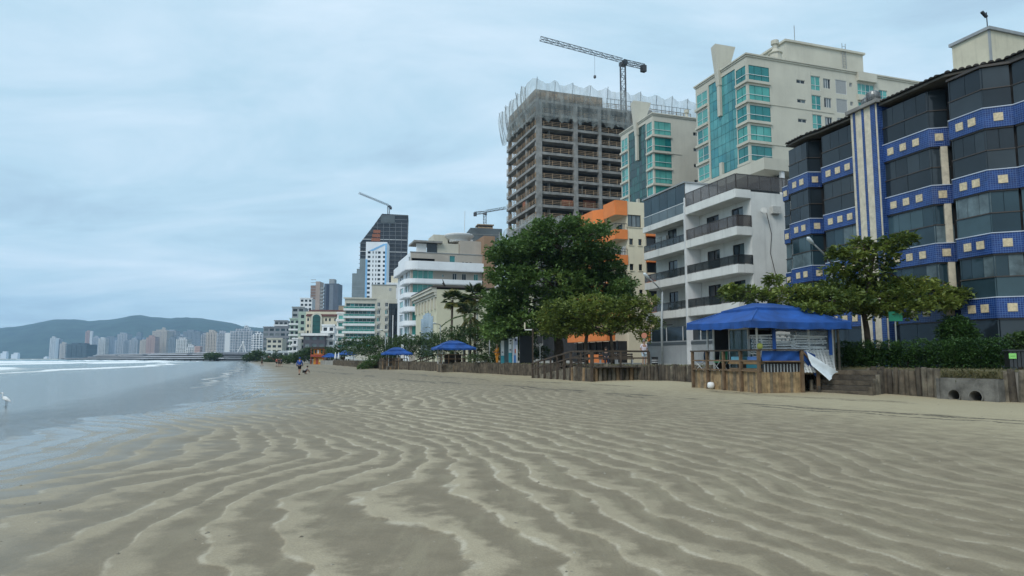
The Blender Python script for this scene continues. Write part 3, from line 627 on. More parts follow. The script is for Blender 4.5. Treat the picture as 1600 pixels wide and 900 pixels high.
# ------------------------------------------------------------------ the two beige towers with teal glass
M_TFR = mat('teal_frame', (.02, .13, .13), .4, .1)
def teal_tower(name, label, px, py, Y, roof, LY, LX, row0, step, rows, wh, ys, xs, curtain, barY, fin, g_win, g_cur, mwall, side_rows, ph):
    f = Frame(name, label, px, py, Y); e = f.e
    y_near, y_far = ys
    holes_sea = []; holes_side = []
    for k in range(rows):
        zt = row0-step*k; holes_sea.append((.0, y_near, zt-wh, zt)); holes_side.append((0., xs, zt-wh, zt))
        if y_far: holes_sea.append((y_far, LY-.25, zt-wh, zt))
    ch = (curtain[0], curtain[1], 5, curtain[2])
    f.wall('sea', 0, LY, 0, roof, holes_sea+[ch], mwall, name='sea_wall', depth=.35)
    srw = [(a, b, row0+dz0-step*k, row0+dz1-step*k, kind) for k in range(rows) for a, b, dz0, dz1, kind in side_rows]
    f.wall('side', 0, LX, 0, roof, holes_side+[s[:4] for s in srw], mwall, name='side_wall', depth=.35)
    for a, b, z0, z1, kind in srw:
        if kind == 'teal': f.window('side', a, b, z0, z1, M_ALU, g_win, bars=max(1, round((b-a)/1.0)), rail=.36)
        elif kind == 'small': f.window('side', a, b, z0, z1, M_ALU, G_DARK[:2]+[G_GREY[0]], bars=2)
        elif kind == 'grey': f.window('side', a, b, z0, z1, M_ALU, mat('grey_louvre', (.30, .31, .31), .7, .06, 6.), bars=1, name='louvre_panel', d=.08)
        elif kind == 'win': f.window('side', a, b, z0, z1, M_ALU, G_DARK+G_GREY, bars=3)
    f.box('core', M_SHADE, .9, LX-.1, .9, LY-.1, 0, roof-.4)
    f.box('far_wall', mwall, LX, LX+.2, 0, LY, 0, roof)
    f.box('roof_slab', mwall, .02, LX, .02, LY, roof-.35, roof-.05)
    # cornices
    for z0, z1, o in ((roof-.02, roof+.22, .28), (roof-.28, roof-.04, .14)):
        f.box('cornice', mwall, -o, LX+.3, -o, -.004, z0, z1); f.box('cornice', mwall, -o, -.004, .0, LY+o, z0, z1)
    f.box('cornice_top', mwall, -.004, LX+.3, -.004, LY+.2, roof+.03, roof+.2)
    for k in range(rows):
        zt = row0-step*k
        # corner glazing wraps round, with a sill slab below
        gr = [random.choice(g_win)]*3+[random.choice(g_win)]; f.window('sea', .03, y_near, zt-wh, zt, M_TFR, gr, bars=2, d=.06, t=.045, name='corner_window'); f.window('side', .03, xs, zt-wh, zt, M_TFR, gr, bars=3, d=.06, t=.045, name='corner_window')
        f.box('handrail', M_WHITE, -.05, .0, .0, y_near, zt-wh*.64, zt-wh*.64+.07); f.box('handrail', M_WHITE, 0, xs, -.05, .0, zt-wh*.64, zt-wh*.64+.07)
        sl = MB().prism([(-.28, -.28), (xs+.1, -.28), (xs+.1, -.003), (-.003, -.003), (-.003, y_near+.05), (-.28, y_near+.05)], zt-wh-.5, zt-wh-.08).build('sill_band', mwall, e)
        if y_far:
            f.window('sea', y_far, LY-.25, zt-wh, zt, M_ALU, g_win, bars=2, d=.06, rail=.36); f.box('sill_band', mwall, -.28, -.003, y_far-.05, LY+.1, zt-wh-.5, zt-wh-.08)
        if k % 2 == 1: f.box('string_course', mwall, xs+.12, LX*.42, -.08, -.003, zt-wh-.42, zt-wh-.2)
    # curtain wall of single panes
    nz = int((curtain[2]-18)/(step/2)); ny = max(4, round((curtain[1]-curtain[0])/1.05))
    for i in range(nz):
        for j in range(ny):
            y0 = curtain[0]+(curtain[1]-curtain[0])*j/ny; y1 = curtain[0]+(curtain[1]-curtain[0])*(j+1)/ny; zt = curtain[2]-step/2*i
            o = f.box('curtain_pane', random.choice(g_cur), .12, .15, y0+.025, y1-.025, zt-step/2+.03, zt-.03); o.rotation_euler = (0, random.uniform(-.008, .008), random.uniform(-.008, .008))
    f.box('curtain_backing', M_SHADE, .2, .3, curtain[0], curtain[1], 5, curtain[2])
    # fin: a bar down the curtain wall that spreads above the roof
    w = fin; f.box('fin_bar', mwall, -.35, .1, barY-.35, barY+.35, roof-7.6, roof-.3); f.box('fin_bar', mwall, -.35, .1, barY-.35, barY+.35, 8, roof-15.5)
    MB().add([(-.4, barY-.45, roof-2.4), (-.4, barY+.45, roof-2.4), (-1.0, barY+.75, roof+4.4), (-1.0, barY-.5, roof+4.6), (.6, barY-.45, roof-2.4), (.6, barY+.45, roof-2.4), (3.0, barY+.75, roof+4.4), (3.0, barY-.5, roof+4.6)],
             [(0, 3, 2, 1), (4, 5, 6, 7), (0, 4, 7, 3), (1, 2, 6, 5), (3, 7, 6, 2), (0, 1, 5, 4)]).build('fin_head', mwall, e)
    if ph:
        x0, x1, y0, y1, h = ph; f.box('plant_room', mwall, x0, x1, y0, y1, roof-.06, roof+h); f.box('plant_room_cornice', mwall, x0-.3, x1+.3, y0-.3, y1+.3, roof+h, roof+h+.35)
    return f
SIDE_T = [(9.5, 11.2, -1.75, -1.15, 'small'), (12.4, 14.3, -2.5, -.1, 'teal'), (14.9, 16.4, -1.9, -.25, 'win'), (17.4, 19.7, -2.5, -.1, 'grey'), (20.3, 20.9, -1.0, -.3, 'small'), (22.0, 25.6, -2.1, -.1, 'teal'), (26.5, 28.4, -2.3, -.7, 'teal'), (29.8, 30.5, -1.9, -1.1, 'small'), (31.8, 32.5, -1.9, -1.1, 'small'), (33.6, 35.6, -2.2, -.8, 'teal')]
T = teal_tower('tall_beige_glass_tower', 'tall beige tower with teal corner windows and curtain wall above the white house', 1170, 200, 103, 48.0, 14.0, 40, 46.4, 3.25, 8, 2.4, (2.7, 10.6), 4.2, (2.95, 10.2, 46.9), 7.0, 1, G_TEAL, G_CURT, M_BEIGE, SIDE_T, (9.6, 25.8, 2.2, 10, 4.6))
for x, z in ((12.4, 0), (21.9, 0)): T.box('wall_joint', M_GREY, x-.03, x-.01, -.012, -.002, 20, 47)
T.box('bay_wall', M_BEIGE, 21.85, 25.8, -.5, -.01, 46.6, 48.1)
for k in range(8): T.box('bay_wall', M_BEIGE, 21.85, 25.8, -.3, -.01, 46.4-3.25*k-3.1, 46.4-3.25*k-2.15)
ch = MB().lathe((6.6, 1.2, 48.2), [(.95, 0), (.95, 1.3), (1.15, 1.35), (1.15, 1.5), (.8, 1.6), (.4, 2.2), (.4, 2.9), (.62, 2.95), (.62, 3.6), (.05, 3.7)], 10).build('chimney_vent', M_BEIGE, T.e)
T.box('ladder', M_GREY, 21.2, 21.25, 2.0, 2.1, 48.1, 54); T.box('ladder', M_GREY, 21.9, 21.95, 2.0, 2.1, 48.1, 54)
for k in range(12): T.box('ladder_rung', M_GREY, 21.25, 21.9, 2.03, 2.07, 48.5+k*.45, 48.55+k*.45)
T.box('antenna_mast', M_GREY, 12.2, 12.28, 3, 3.08, 53, 56.2)
SIDE_G = [(9.0, 10.4, -2.0, -1.3, 'small')]
Gt = teal_tower('beige_tower_with_green_glazing', 'beige tower with dark green curtain wall between the unfinished tower and the tall beige one', 1021, 250, 128, 47.6, 13.2, 15, 46.2, 3.2, 8, 2.6, (2.4, 10.2), 4.0, (2.7, 9.9, 46.6), 6.1, 1, G_TEAL, G_GREEN, M_BEIGE2, SIDE_G, None)
MB().lathe((9.6, 3.0, 47.7), [(.6, 0), (.6, .9), (.75, 1.0), (.3, 1.5), (.3, 2.1), (.5, 2.2), (.5, 2.8), (.05, 2.9)], 10).build('chimney_vent', M_BEIGE, Gt.e)
# ------------------------------------------------------------------ cream block behind the blue house
def cream_block():
    f = Frame('cream_rendered_block', 'plain cream block with stained gable rising behind the blue tiled house', 1546, 60, 62)
    cw = mat('stained_cream', (.60, .56, .43), .88, .08, .35, .35)
    y0 = f.sea(1487, 70)[0]; zt = f.sea(1546, 46)[1]
    f.box('wall', cw, 0, 26, 0, y0, 0, zt); f.box('coping', M_GREY, -.2, 26.1, -.2, y0+.2, zt, zt+.3)
    f.box('wall_joint', M_GREY, -.02, .2, -.02, .12, 12, zt-.01)
    m = MB().tube([(.4, .4, zt+.3), (.4, .4, zt+2.0)], .05, 5).build('floodlight_pole', M_BLACK, f.e)
    cube('floodlight', M_BLACK, -.55, .2, .3, .55, -.08, .1, m, (.3, 0, zt+1.75)).rotation_euler = (0, R(35), 0)
cream_block()
# ================================================================== UNFINISHED TOWERS AND CRANES
M_WOOD_RAIL = mat('raw_timber', (.34, .24, .15), .85, .25, 2.); M_BRICK = mat('red_block', (.30, .11, .06), .9, .2, 1.5); M_STEEL = mat('crane_steel', (.10, .105, .115), .55, .15)
def net_mat(name, col, a):
    m = mat(name, col, .9, .2, .5, alpha=a); nt, N, L, P = nodes(m)
    geo = N('ShaderNodeNewGeometry'); mp = N('ShaderNodeMapping'); mp.inputs['Scale'].default_value = (1, 1, .25); L(geo.outputs[0], mp.inputs[0])
    n = N('ShaderNodeTexNoise'); n.inputs['Scale'].default_value = .9; n.inputs['Detail'].default_value = 5; L(mp.outputs[0], n.inputs[0])
    r = N('ShaderNodeMapRange'); r.inputs[1].default_value = .3; r.inputs[2].default_value = .7; r.inputs[3].default_value = a-.16; r.inputs[4].default_value = a+.16; L(n.outputs[0], r.inputs[0]); L(r.outputs[0], P.inputs['Alpha'])
    P.inputs['Subsurface Weight'].default_value = 0
    return m
M_NET = net_mat('debris_net', (.36, .39, .38), .42)
def lattice(mb, p, q, w, n, r, tri=False):
    """lattice beam from p to q, width w, n panels"""
    p, q = Vector(p), Vector(q); d = (q-p).normalized(); up = Vector((0, 0, 1)) if abs(d.z) < .9 else Vector((0, 1, 0))
    a = d.cross(up).normalized(); b = a.cross(d).normalized()
    offs = [a*w/2, -a*w/2, b*w*.9] if tri else [(a+b)*w/2, (a-b)*w/2, (-a-b)*w/2, (b-a)*w/2]
    for o in offs: mb.tube([p+o, q+o], r, 4)
    k = len(offs)
    for i in range(n):
        s, t = p.lerp(q, i/n), p.lerp(q, (i+1)/n)
        for j in range(k):
            o1, o2 = offs[j], offs[(j+1) % k]
            if i % 2: o1, o2 = o2, o1
            mb.tube([s+o1, t+o2], r*.7, 3); mb.tube([t+offs[j], t+offs[(j+1) % k]], r*.6, 3)
def crane(name, label, base, top, tip, tail, w=1.5, hook=None):
    e = empty(name, base, 0, label, 'crane', 'tower cranes'); b = Vector(base); L = lambda p: Vector(p)-b
    mb = MB(); lattice(mb, (0, 0, 0), L(top), w, max(6, int((Vector(top)-b).length/1.6)), .11); mb.build('mast', M_STEEL, e)
    mb = MB(); lattice(mb, L(top)+Vector((0, 0, .6)), L(tip)+Vector((0, 0, .6)), w*.85, max(10, int((Vector(tip)-Vector(top)).length/1.7)), .09, True); mb.build('jib', M_STEEL, e)
    mb = MB(); lattice(mb, L(top)+Vector((0, 0, .6)), L(tail)+Vector((0, 0, .6)), w*.8, 4, .10); mb.build('counter_jib', M_STEEL, e)
    dd = (Vector(tail)-Vector(top)).normalized(); a = math.atan2(dd.y, dd.x); t = L(tail)
    cube('counterweight', mat('counterweight_concrete', (.05, .05, .055), .8, .1), -.8, .5, -.6, .6, -.9, .9, e, t, a)
    cube('slewing_ring', M_STEEL, -.75, .75, -.75, .75, -.5, .35, e, L(top), a); cube('cab', mat('cab_glass', (.03, .035, .04), .2, .1), -.5, .5, -1.5, -.76, -.6, .7, e, L(top), a)
    if hook:
        h = L(Vector(top).lerp(Vector(tip), hook[0])); c = MB().tube([h+Vector((0, 0, .5)), h-Vector((0, 0, hook[1]))], .03, 4).build('hoist_rope', M_STEEL, e)
        MB().lathe(h-Vector((0, 0, hook[1]+1)), [(.05, 0), (.35, .3), (.35, .8), (.05, 1.05)], 8).build('hook_block', M_STEEL, e)
def near_tower():
    f = Frame('unfinished_concrete_tower', 'unfinished concrete tower with bare floors, timber guard rails and netted top', 836, 250, 157); e = f.e
    LY, LX, ST = 21.8, 43., 3.18; tops = [61.96-ST*k for k in range(0, 13)]
    for k, z in enumerate(tops):
        f.box('floor_slab', M_CONC, 0, LX, 0, LY, z-.62, z)
        if z < 30: continue
        for face, a1, n in (('side', LX, 20), ('sea', LY, 11)):
            mb = MB(); P = f.P(face, .06)
            for h in (.35, .72, 1.1):
                p, q = P(.1, 0, z+h), P(a1-.1, .07, z+h+.1); mb.box(p[0], q[0], p[1], q[1], z+h, z+h+.09)
            for j in range(n+1):
                a = .1+(a1-.3)*j/n; p, q = P(a, -.03, z), P(a+.12, .1, z); mb.box(p[0], q[0], p[1], q[1], z, z+1.25)
            mb.build('guard_rail', M_WOOD_RAIL, e)
    cols = [.3, 9.9, 16.5, 24.5, 33, 41]
    for i, x in enumerate(cols): f.box('column', M_CONC, x, x+(1.45 if i == 0 else 1.1 if i == 1 else .8), -.12, .9, 0, 62)
    for y in (7, 14, 20.8): f.box('column', M_CONC, .35, 1.1, y, y+.8, 0, 62)
    f.box('shade_core', mat('interior_shade', (.05, .05, .052), .9, .15), 2.6, LX-1, 2.6, LY-1, 0, 61.9)  # core widened and darkened: shade inside the floors is put into its colour
    for x in (4, 12.5, 20, 29, 37):
        for z in tops[:-1:2]: f.box('inner_wall', M_CONC, x, x+.25, 1.2, 2.7, z-ST+.02, z-.63)
    f.box('top_formwork', mat('formwork_ply', (.20, .16, .12), .85, .25), .3, 18, .5, LY-1, 62, 64.6)
    for k in range(12): f.box('formwork_board', M_WOOD_RAIL, .2+k*1.48, 1.5+k*1.48, .3, .45, 62.4+(k % 3)*.2, 64.2-(k % 2)*.3)
    f.box('block_wall', M_BRICK, 6.9, 9.8, .25, .45, tops[8]+.02, tops[8]+1.5); f.box('block_wall', M_BRICK, 13.0, 16.4, 1.6, 1.8, tops[8]+.02, tops[8]+2.2); f.box('block_wall', M_BRICK, .2, .4, 7.8, 9.5, tops[8]+.02, tops[8]+2.4)
    mb = MB()
    for k in range(22):
        x = 19+k*1.1; mb.box(x, x+.08, .2, .28, 62, 64.6)
    mb.box(19, LX, .2, .28, 63.2, 63.3); mb.box(19, LX, .2, .28, 64.4, 64.5); mb.build('scaffold_rail', M_STEEL, e)
    f.box('roof_hut', M_CONC, 30, 34, 4, 8, 62, 64.5)
    # poles and debris net hung outside the top floors
    peaks_side = [0, 4.6, 9.2, 13.8, 18.5, 23, 27.5, 32, 36.5, 41, 44]; peaks_sea = [0, 4.3, 8.7, 13, 17.4, 22.5]
    for i, x in enumerate(peaks_side): MB().tube([(x, -.4, 58), (x, -1.7, 66.3+random.uniform(-.4, .5))], .07, 5).build('net_pole', M_STEEL, e)
    for i, y in enumerate(peaks_sea[1:]): MB().tube([(-.4, y, 58), (-1.9, y, 66.2+random.uniform(-.4, .5))], .07, 5).build('net_pole', M_STEEL, e)
    def net(name, path, zlow, ztop, sag, out):
        V = []; nz = 12; n = len(path)
        for j in range(nz+1):
            t = j/nz
            for i, (x, y, nx, ny, s) in enumerate(path):
                top = ztop-sag*abs(math.sin(math.pi*s)); low = zlow+.5*math.sin(s*7.1)+.35*math.sin(s*17)
                z = low+(top-low)*t; o = out*(.75+.5*math.sin(t*2.6))+.25*math.sin(s*9+t*5)+.18*math.sin(s*23)
                V.append((x+nx*o, y+ny*o, z))
        Q = [(j*n+i, j*n+i+1, (j+1)*n+i+1, (j+1)*n+i) for j in range(nz) for i in range(n-1)]
        MB().add(V, Q).build(name, M_NET, e, smooth=True)
    path = [(0, y, -1, 0, -y/4.35) for y in np.linspace(LY+.5, .3, 60)]+[(-.0, 0, -.7, -.7, 0)]+[(x, 0, 0, -1, x/4.55) for x in np.linspace(.3, LX+1, 110)]
    net('debris_net', path, 56.9, 66.6, 1.1, 1.5)
    net('debris_net', [(0, y, -1, 0, -y/6) for y in np.linspace(LY+2, .3, 40)]+[(0, 0, -.7, -.7, 0)]+[(x, 0, 0, -1, x/6) for x in np.linspace(.3, 14, 40)], 20, 34.0, .9, 1.3)
near_tower()
_b = at_y(974, 156, 175); crane('tower_crane', 'tower crane with lattice jib on top of the near unfinished tower', (_b.x, 175, _b.z-4), (_b.x, 175, at_y(974, 100, 175).z), (at_y(845, 64, 162.5).x, 162.5, at_y(974, 100, 175).z), (at_y(1006, 105, 178).x, 178, at_y(974, 100, 175).z), 1.3, (.36, 5))
def far_tower():
    """leaning-roofed tower with dark netting, far down the shore"""
    Y = 500; f = Frame('dark_netted_unfinished_tower', 'far dark unfinished tower with stepped top and red block infill', 600, 420, Y, th=R(8)); e = f.e
    dk = mat('dark_netting', (.040, .046, .055), .9, .25, .08); rib = mat('pale_slab_edge', (.17, .18, .19), .9, .15)
    s = lambda px, py: f.side(px, py)
    xl, xr = s(563, 470)[0], s(637, 400)[0]; zt = s(600, 334)[1]
    prof = [(s(563, 380)[0], 0), (xr-2, 0), (xr, zt-.5), (s(597, 334)[0], zt), (s(584, 352)[0], s(584, 352)[1]), (s(563, 379)[0], s(563, 379)[1])]
    MB().add([(x, 0, z) for x, z in prof]+[(x, 22, z) for x, z in prof], [tuple(range(6)), tuple(range(11, 5, -1))]+[(i, 6+i, 6+(i+1) % 6, (i+1) % 6) for i in range(6)]).build('netted_frame', dk, e)
    n = 34
    for k in range(n):
        z = zt-1-k*3.05
        if z < 20: break
        x0 = prof[0][0] if z < prof[5][1] else prof[5][0]+(prof[3][0]-prof[5][0])*(z-prof[5][1])/(zt-prof[5][1])
        f.box('floor_edge', rib if k not in (6, 9) else M_WHITE, x0-(.8 if z < prof[5][1] else .2), xr-1+.6*(z/zt), -.35, -.02, z-.35, z)
    for i in range(6):
        x = s(590, 400)[0]+(xr-s(590, 400)[0])*i/5-.6; f.box('concrete_column', rib, x, x+.35, -.42, -.02, 20, zt-6)
    for k in range(5): f.box('red_infill', M_BRICK, s(577+k*0, 380)[0]+k*.7, s(592, 370)[0]+1.0, -.5, -.03, zt-27+k*3.05, zt-24.6+k*3.05)
    f.box('scaffold_screen', mat('grey_screen', (.10, .115, .12), .9, .2, .1), s(595, 345)[0], s(617, 345)[0], -.6, -.02, zt-7, zt-1.5)
    b = at_y(604, 334, Y); t = at_y(604, 319, Y)
    crane('tower_crane', 'distant tower crane with long thin jib on the dark far tower', (b.x, Y+8, b.z-3), (b.x, Y+8, t.z), (at_y(561, 311, Y-30).x, Y-30, t.z), (at_y(611, 320, Y+14).x, Y+14, t.z), 1.5)
    g = Frame('white_and_sky_blue_tower', 'slim white tower with sky blue diagonal panels in front of the dark unfinished one', 571, 420, 460, th=R(4)); s = lambda px, py: g.side(px, py)
    blu = mat('sky_blue_panel', (.22, .47, .74), .7, .06, .1); wt = mat('bright_white_panel', (.74, .77, .80), .7, .05, .1)
    x1 = s(604, 420)[0]; zt2 = s(586, 378)[1]; holes = []
    for k in range(15):
        z = zt2-6.5-k*3.05
        if z < 22: break
        for a, b_ in ((1.3, 3.2), (4.6, 5.3), (6.6, 7.3), (8.2, 10.0), (11.6, 13.3)): holes.append((a, b_, z-1.6, z))
    g.wall('side', 0, x1, 0, zt2, holes, wt, name='wall'); g.box('rear_volume', wt, .2, x1, .25, 16, 0, zt2)
    for h in holes: g.box('window', random.choice(G_DARK), h[0]+.05, h[1]-.05, .14, .2, h[2]+.05, h[3]-.05)
    g.box('blue_panel', blu, .05, 1.2, -.12, -.02, 0, zt2-12); g.box('blue_panel', blu, x1-1.2, x1-.05, -.12, -.02, 20, zt2-1)
    for k in range(11): g.box('blue_panel', blu, 1.0+k*.9+1.5, 1.0+k*.9+4.2, -.14, -.02, zt2-6.2+k*.45, zt2-5.72+k*.45)
    g.box('blue_panel', blu, -.08, -.02, .2, 12, 0, zt2-10)
    h = Frame('grey_stepped_screened_building', 'grey screened building with stepped roof left of the sky blue tower', 550, 440, 480, th=0); s = lambda px, py: h.side(px, py)
    gs = mat('grey_screened', (.20, .24, .25), .9, .12, .15, .3)
    for p0, p1, pt in ((550, 557, 427), (557, 562, 420), (562, 572, 404)): h.box('wall', gs, s(p0, 440)[0], s(p1, 440)[0], 0, 14, 0, s(p0, pt)[1])
    for k in range(10): h.box('screen_joint', M_GREY, .2, s(571, 440)[0], -.05, -.01, 24+k*3, 24.15+k*3)
far_tower()
def mid_tower():
    Y = 330; f = Frame('unfinished_tower_with_timber_top', 'unfinished block tower with grey screened top behind the brown slab', 736, 400, Y, th=R(12)); s = lambda px, py: f.side(px, py)
    x1 = s(783, 380)[0]; zt = s(760, 357)[1]
    f.box('screened_storeys', mat('grey_screen', (.10, .115, .12)), -.4, x1+.4, -.4, 16, zt-9, zt); f.box('block_storeys', mat('pinkish_block', (.30, .20, .16), .9, .2, .2), 0, x1, 0, 15, 0, zt-9.1)
    for k in range(12): f.box('floor_slab', M_CONC, -.3, x1+.3, -.25, -.02, zt-10-3.05*k, zt-9.6-3.05*k)
    for k in range(11):
        for a in (.2, .45, .72): f.box('window_opening', M_SHADE, x1*a, x1*a+1.6, -.06, -.01, zt-12.4-3.05*k, zt-10.9-3.05*k)
    for z in (zt-3, zt-6): f.box('screen_joint', M_CONC, -.5, x1+.5, -.5, -.41, z-.2, z)
    f.box('formwork_deck', M_WOOD_RAIL, 3.5, 11, 1, 8, zt+.01, zt+.9); f.box('formwork_deck', M_WOOD_RAIL, 3.2, 11.5, .8, 8.2, zt+1.8, zt+2.3)
    for a in (3.8, 6, 8.4, 10.8): f.box('prop', M_STEEL, a, a+.2, 1.2, 1.4, zt+.91, zt+1.79)
    b = at_y(757, 356, Y); t = at_y(757, 331, Y)
    crane('tower_crane', 'pale tower crane with level jib right of the white curved building', (b.x, Y+4, b.z-1), (b.x, Y+4, t.z), (at_y(790, 334, Y-4).x, Y-4, t.z), (at_y(742, 330, Y+6).x, Y+6, t.z), 1.4)
    g = Frame('white_windowed_block', 'narrow white block with dark windows right of the brown slab', 760, 420, 210, th=R(14)); s = lambda px, py: g.side(px, py)
    x1 = s(777, 420)[0]; zt = s(770, 404)[1]; holes = [(a, a+1.1, zt-2.6-3*k, zt-1.0-3*k) for k in range(9) for a in (.6, 2.2)]
    g.wall('side', 0, x1, 0, zt, holes, M_WHITE); g.box('rear_volume', M_WHITE, .1, x1, .3, 12, 0, zt-.05)
    for h in holes: g.box('window', G_DARK[1], h[0], h[1], .15, .2, h[2], h[3])
    for k in range(9): g.box('balcony', M_WHITE, 3.4, x1+.6, -.9, -.01, zt-3.0-3*k, zt-2.0-3*k)
mid_tower()
# ================================================================== MIDDLE DISTANCE HOUSES
def curved_white():
    f = Frame('white_curved_balcony_building', 'white building with rounded balcony bands and green glass left of the palms', 640, 480, 150); e = f.e
    tau = mat('taupe_render', (.42, .38, .33), .85, .06, .3, .15); wh = mat('balcony_white', (.74, .77, .80), .75, .04, .3, .15); LX, LY = 17.2, 17
    holes = [(.6, 5.2, 17.6-3.1*k, 20-3.1*k) for k in range(5)]+[(a, a+1.0, 17.3-3.1*k, 19.6-3.1*k) for k in range(5) for a in (9.6, 11.8, 14.6)]+[(7.2, 7.7, 18.7-3.1*k, 19.3-3.1*k) for k in range(5)]
    hs = [(.4, 2.4, 17.6-3.1*k, 20-3.1*k) for k in range(-1, 5)]+[(3.2, 6, 17.6-3.1*k, 20-3.1*k) for k in range(5)]+[(9, 14, 17.6-3.1*k, 20-3.1*k) for k in range(5)]
    f.wall('side', 0, LX, 0, 24.0, holes+[(.3, 5.5, 21.9, 22.7), (6.2, 8.6, 21.8, 22.2), (8.9, 10.2, 21.7, 23.6), (11.8, 12.3, 21.8, 22.3), (12.6, 13.2, 21.8, 22.3), (13.6, 14.1, 21.8, 22.3)], tau, name='side_wall'); f.wall('sea', 0, LY, 0, 24.0, hs, wh, name='sea_wall')
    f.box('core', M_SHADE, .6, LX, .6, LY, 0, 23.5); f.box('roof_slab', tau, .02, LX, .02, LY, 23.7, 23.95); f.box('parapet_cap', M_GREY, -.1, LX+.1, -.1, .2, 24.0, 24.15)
    for h in holes[:5]: f.window('side', *h, M_ALU, G_TEAL[:2], bars=4)
    for h in holes[5:]: f.window('side', *h, M_ALU, G_DARK+G_TEAL[:1], bars=2)
    f.window('side', 8.9, 10.2, 21.7, 23.6, M_ALU, G_TEAL[2:3], bars=1)
    for h in hs: f.window('sea', *h, M_ALU, G_TEAL+G_GREY, bars=2)
    def band(z0, z1, out, x1, y1, name='balcony_parapet'):
        arc = [(x1, -out), (1.5, -out)]+[(1.5-(1.5+out)*math.sin(t), 1.5-(1.5+out)*math.cos(t)) for t in np.linspace(0, math.pi/2, 8)][1:]+[(-out, y1)]
        inn = [(x1, -out+.15), (1.5, -out+.15)]+[(1.5-(1.35+out)*math.sin(t), 1.5-(1.35+out)*math.cos(t)) for t in np.linspace(0, math.pi/2, 8)][1:]+[(-out+.15, y1)]
        mb = MB(); n = len(arc)
        vs = [(x, y, z0) for x, y in arc]+[(x, y, z1) for x, y in arc]+[(x, y, z0) for x, y in inn]+[(x, y, z1) for x, y in inn]
        mb.add(vs, [(i, n+i, n+i+1, i+1) for i in range(n-1)]+[(2*n+i, 2*n+i+1, 3*n+i+1, 3*n+i) for i in range(n-1)]+[(n+i, 3*n+i, 3*n+i+1, n+i+1) for i in range(n-1)]+[(0, 2*n, 3*n, n), (n-1, 2*n-1, 4*n-1, 3*n-1)])
        mb.prism(arc[:]+[(-.003, y1), (-.003, -.003), (x1, -.003)], z0+.02, z0+.2); mb.build(name, wh, e)
    band(19.95, 22.0, 1.1, LX-.2, LY)
    for k in range(1, 6):
        z = 20.0-3.1*k; band(z-.0, z+1.15, 1.15, 4.6 if k > 1 else LX-1, 7); f.box('slab_band', wh, 4.7, LX-.2, -.7, -.01, z, z+.45) if k > 1 else None
        f.rail('side', 4.7, LX-.6, z+.46, .75, M_ALU, M_SMOKEGL, off=-.6, step=1.5)
    f.box('brown_slab_wall', mat('brown_render', (.30, .19, .12), .85, .06, .3, .12), LX-.6, LX+2.0, -1.2, 12, 0, 28.4)
    f.box('penthouse', tau, 11.5, LX-.61, 1.0, 9, 23.96, 27.4); f.box('penthouse', M_BEIGE, 6.4, 11.4, 1.5, 9, 23.96, 26.6)
    f.box('pergola_roof', M_CONC, .9, 7.4, .6, 8, 26.5, 26.9); f.box('terrace_glazing', G_DARK[1], 4.0, 6.3, 1.6, 1.7, 23.97, 26.49); f.box('terrace_wall', M_WHITE, 1.6, 3.9, 1.6, 1.8, 23.97, 26.3)
    MB().lathe((12.0, 4, 27.41), [(2.2, 0), (2.4, .5), (3.4, 1.3), (3.5, 1.6), (3.3, 1.75)], 24).build('water_tank_dome', M_WHITE, e); f.box('tank_room', M_BEIGE, 6.0, 9.4, 4, 10, 26.61, 29.0); f.box('tank_room', M_WHITE, 9.5, 15.9, 6, 10, 27.41, 28.6)
    MB().tube([(12.8, 2, 27.4), (12.9, 2, 34.5)], .06, 4).build('antenna_mast', M_ALU, e)
curved_white()
def cream_hall():
    f = Frame('cream_hall_with_arched_window', 'low cream building with bracketed cornice and tall arched window behind the palms', 682, 500, 112); e = f.e
    cr = mat('pale_olive_cream', (.56, .54, .40), .85, .06, .3, .2); LY = f.sea(650, 470)[0]; LX = 17; z = f.sea(682, 452)[1]
    f.box('wall', cr, .02, LX, .02, LY, 0, z); 
    for i, (o, a, b) in enumerate(((.2, -1.3, -1.0), (.45, -.95, -.55), (.75, -.5, 0), (.95, .05, .3))): f.box('cornice', M_BEIGE2, -o, 0, -.02, LY+o, z+a, z+b)
    f.box('roof_edge', mat('dark_fascia', (.06, .05, .05), .7, .1), -.95, LX, -.2, LY, z+.31, z+.5)
    for k in range(7): f.box('bracket', M_BEIGE2, -.3, .01, .8+k*(LY-2)/6, 1.4+k*(LY-2)/6, z-3.2, z-1.31)
    # arched window: panes in a stepped arch
    y0, y1 = 2.5, LY*.7
    for j in range(6):
        a, b = y0+(y1-y0)*j/6, y0+(y1-y0)*(j+1)/6; t = ((a+b)/2-y0)/(y1-y0)*2-1; h = (z-5.2)+1.8*math.sqrt(max(0, 1-t*t))
        for i in range(3): f.box('arch_pane', random.choice([glass('pale_glass_a', (.30, .36, .40), .12), glass('pale_glass_b', (.36, .42, .46), .15)]), -.08, -.02, a+.05, b-.05, .8+(h-.8)*i/3+.05, .8+(h-.8)*(i+1)/3-.05)
    MB().tube([(2.0, 3, z+.5), (1.6, 3, z+2.0), (2.3, 3, z+.5), (1.6, 3, z+1.4)], .1, 4).build('sign_frame', M_BRONZE, e)
    f.box('downpipe', M_GREY, 6.8, 6.95, -.1, -.01, 0, z)
cream_hall()
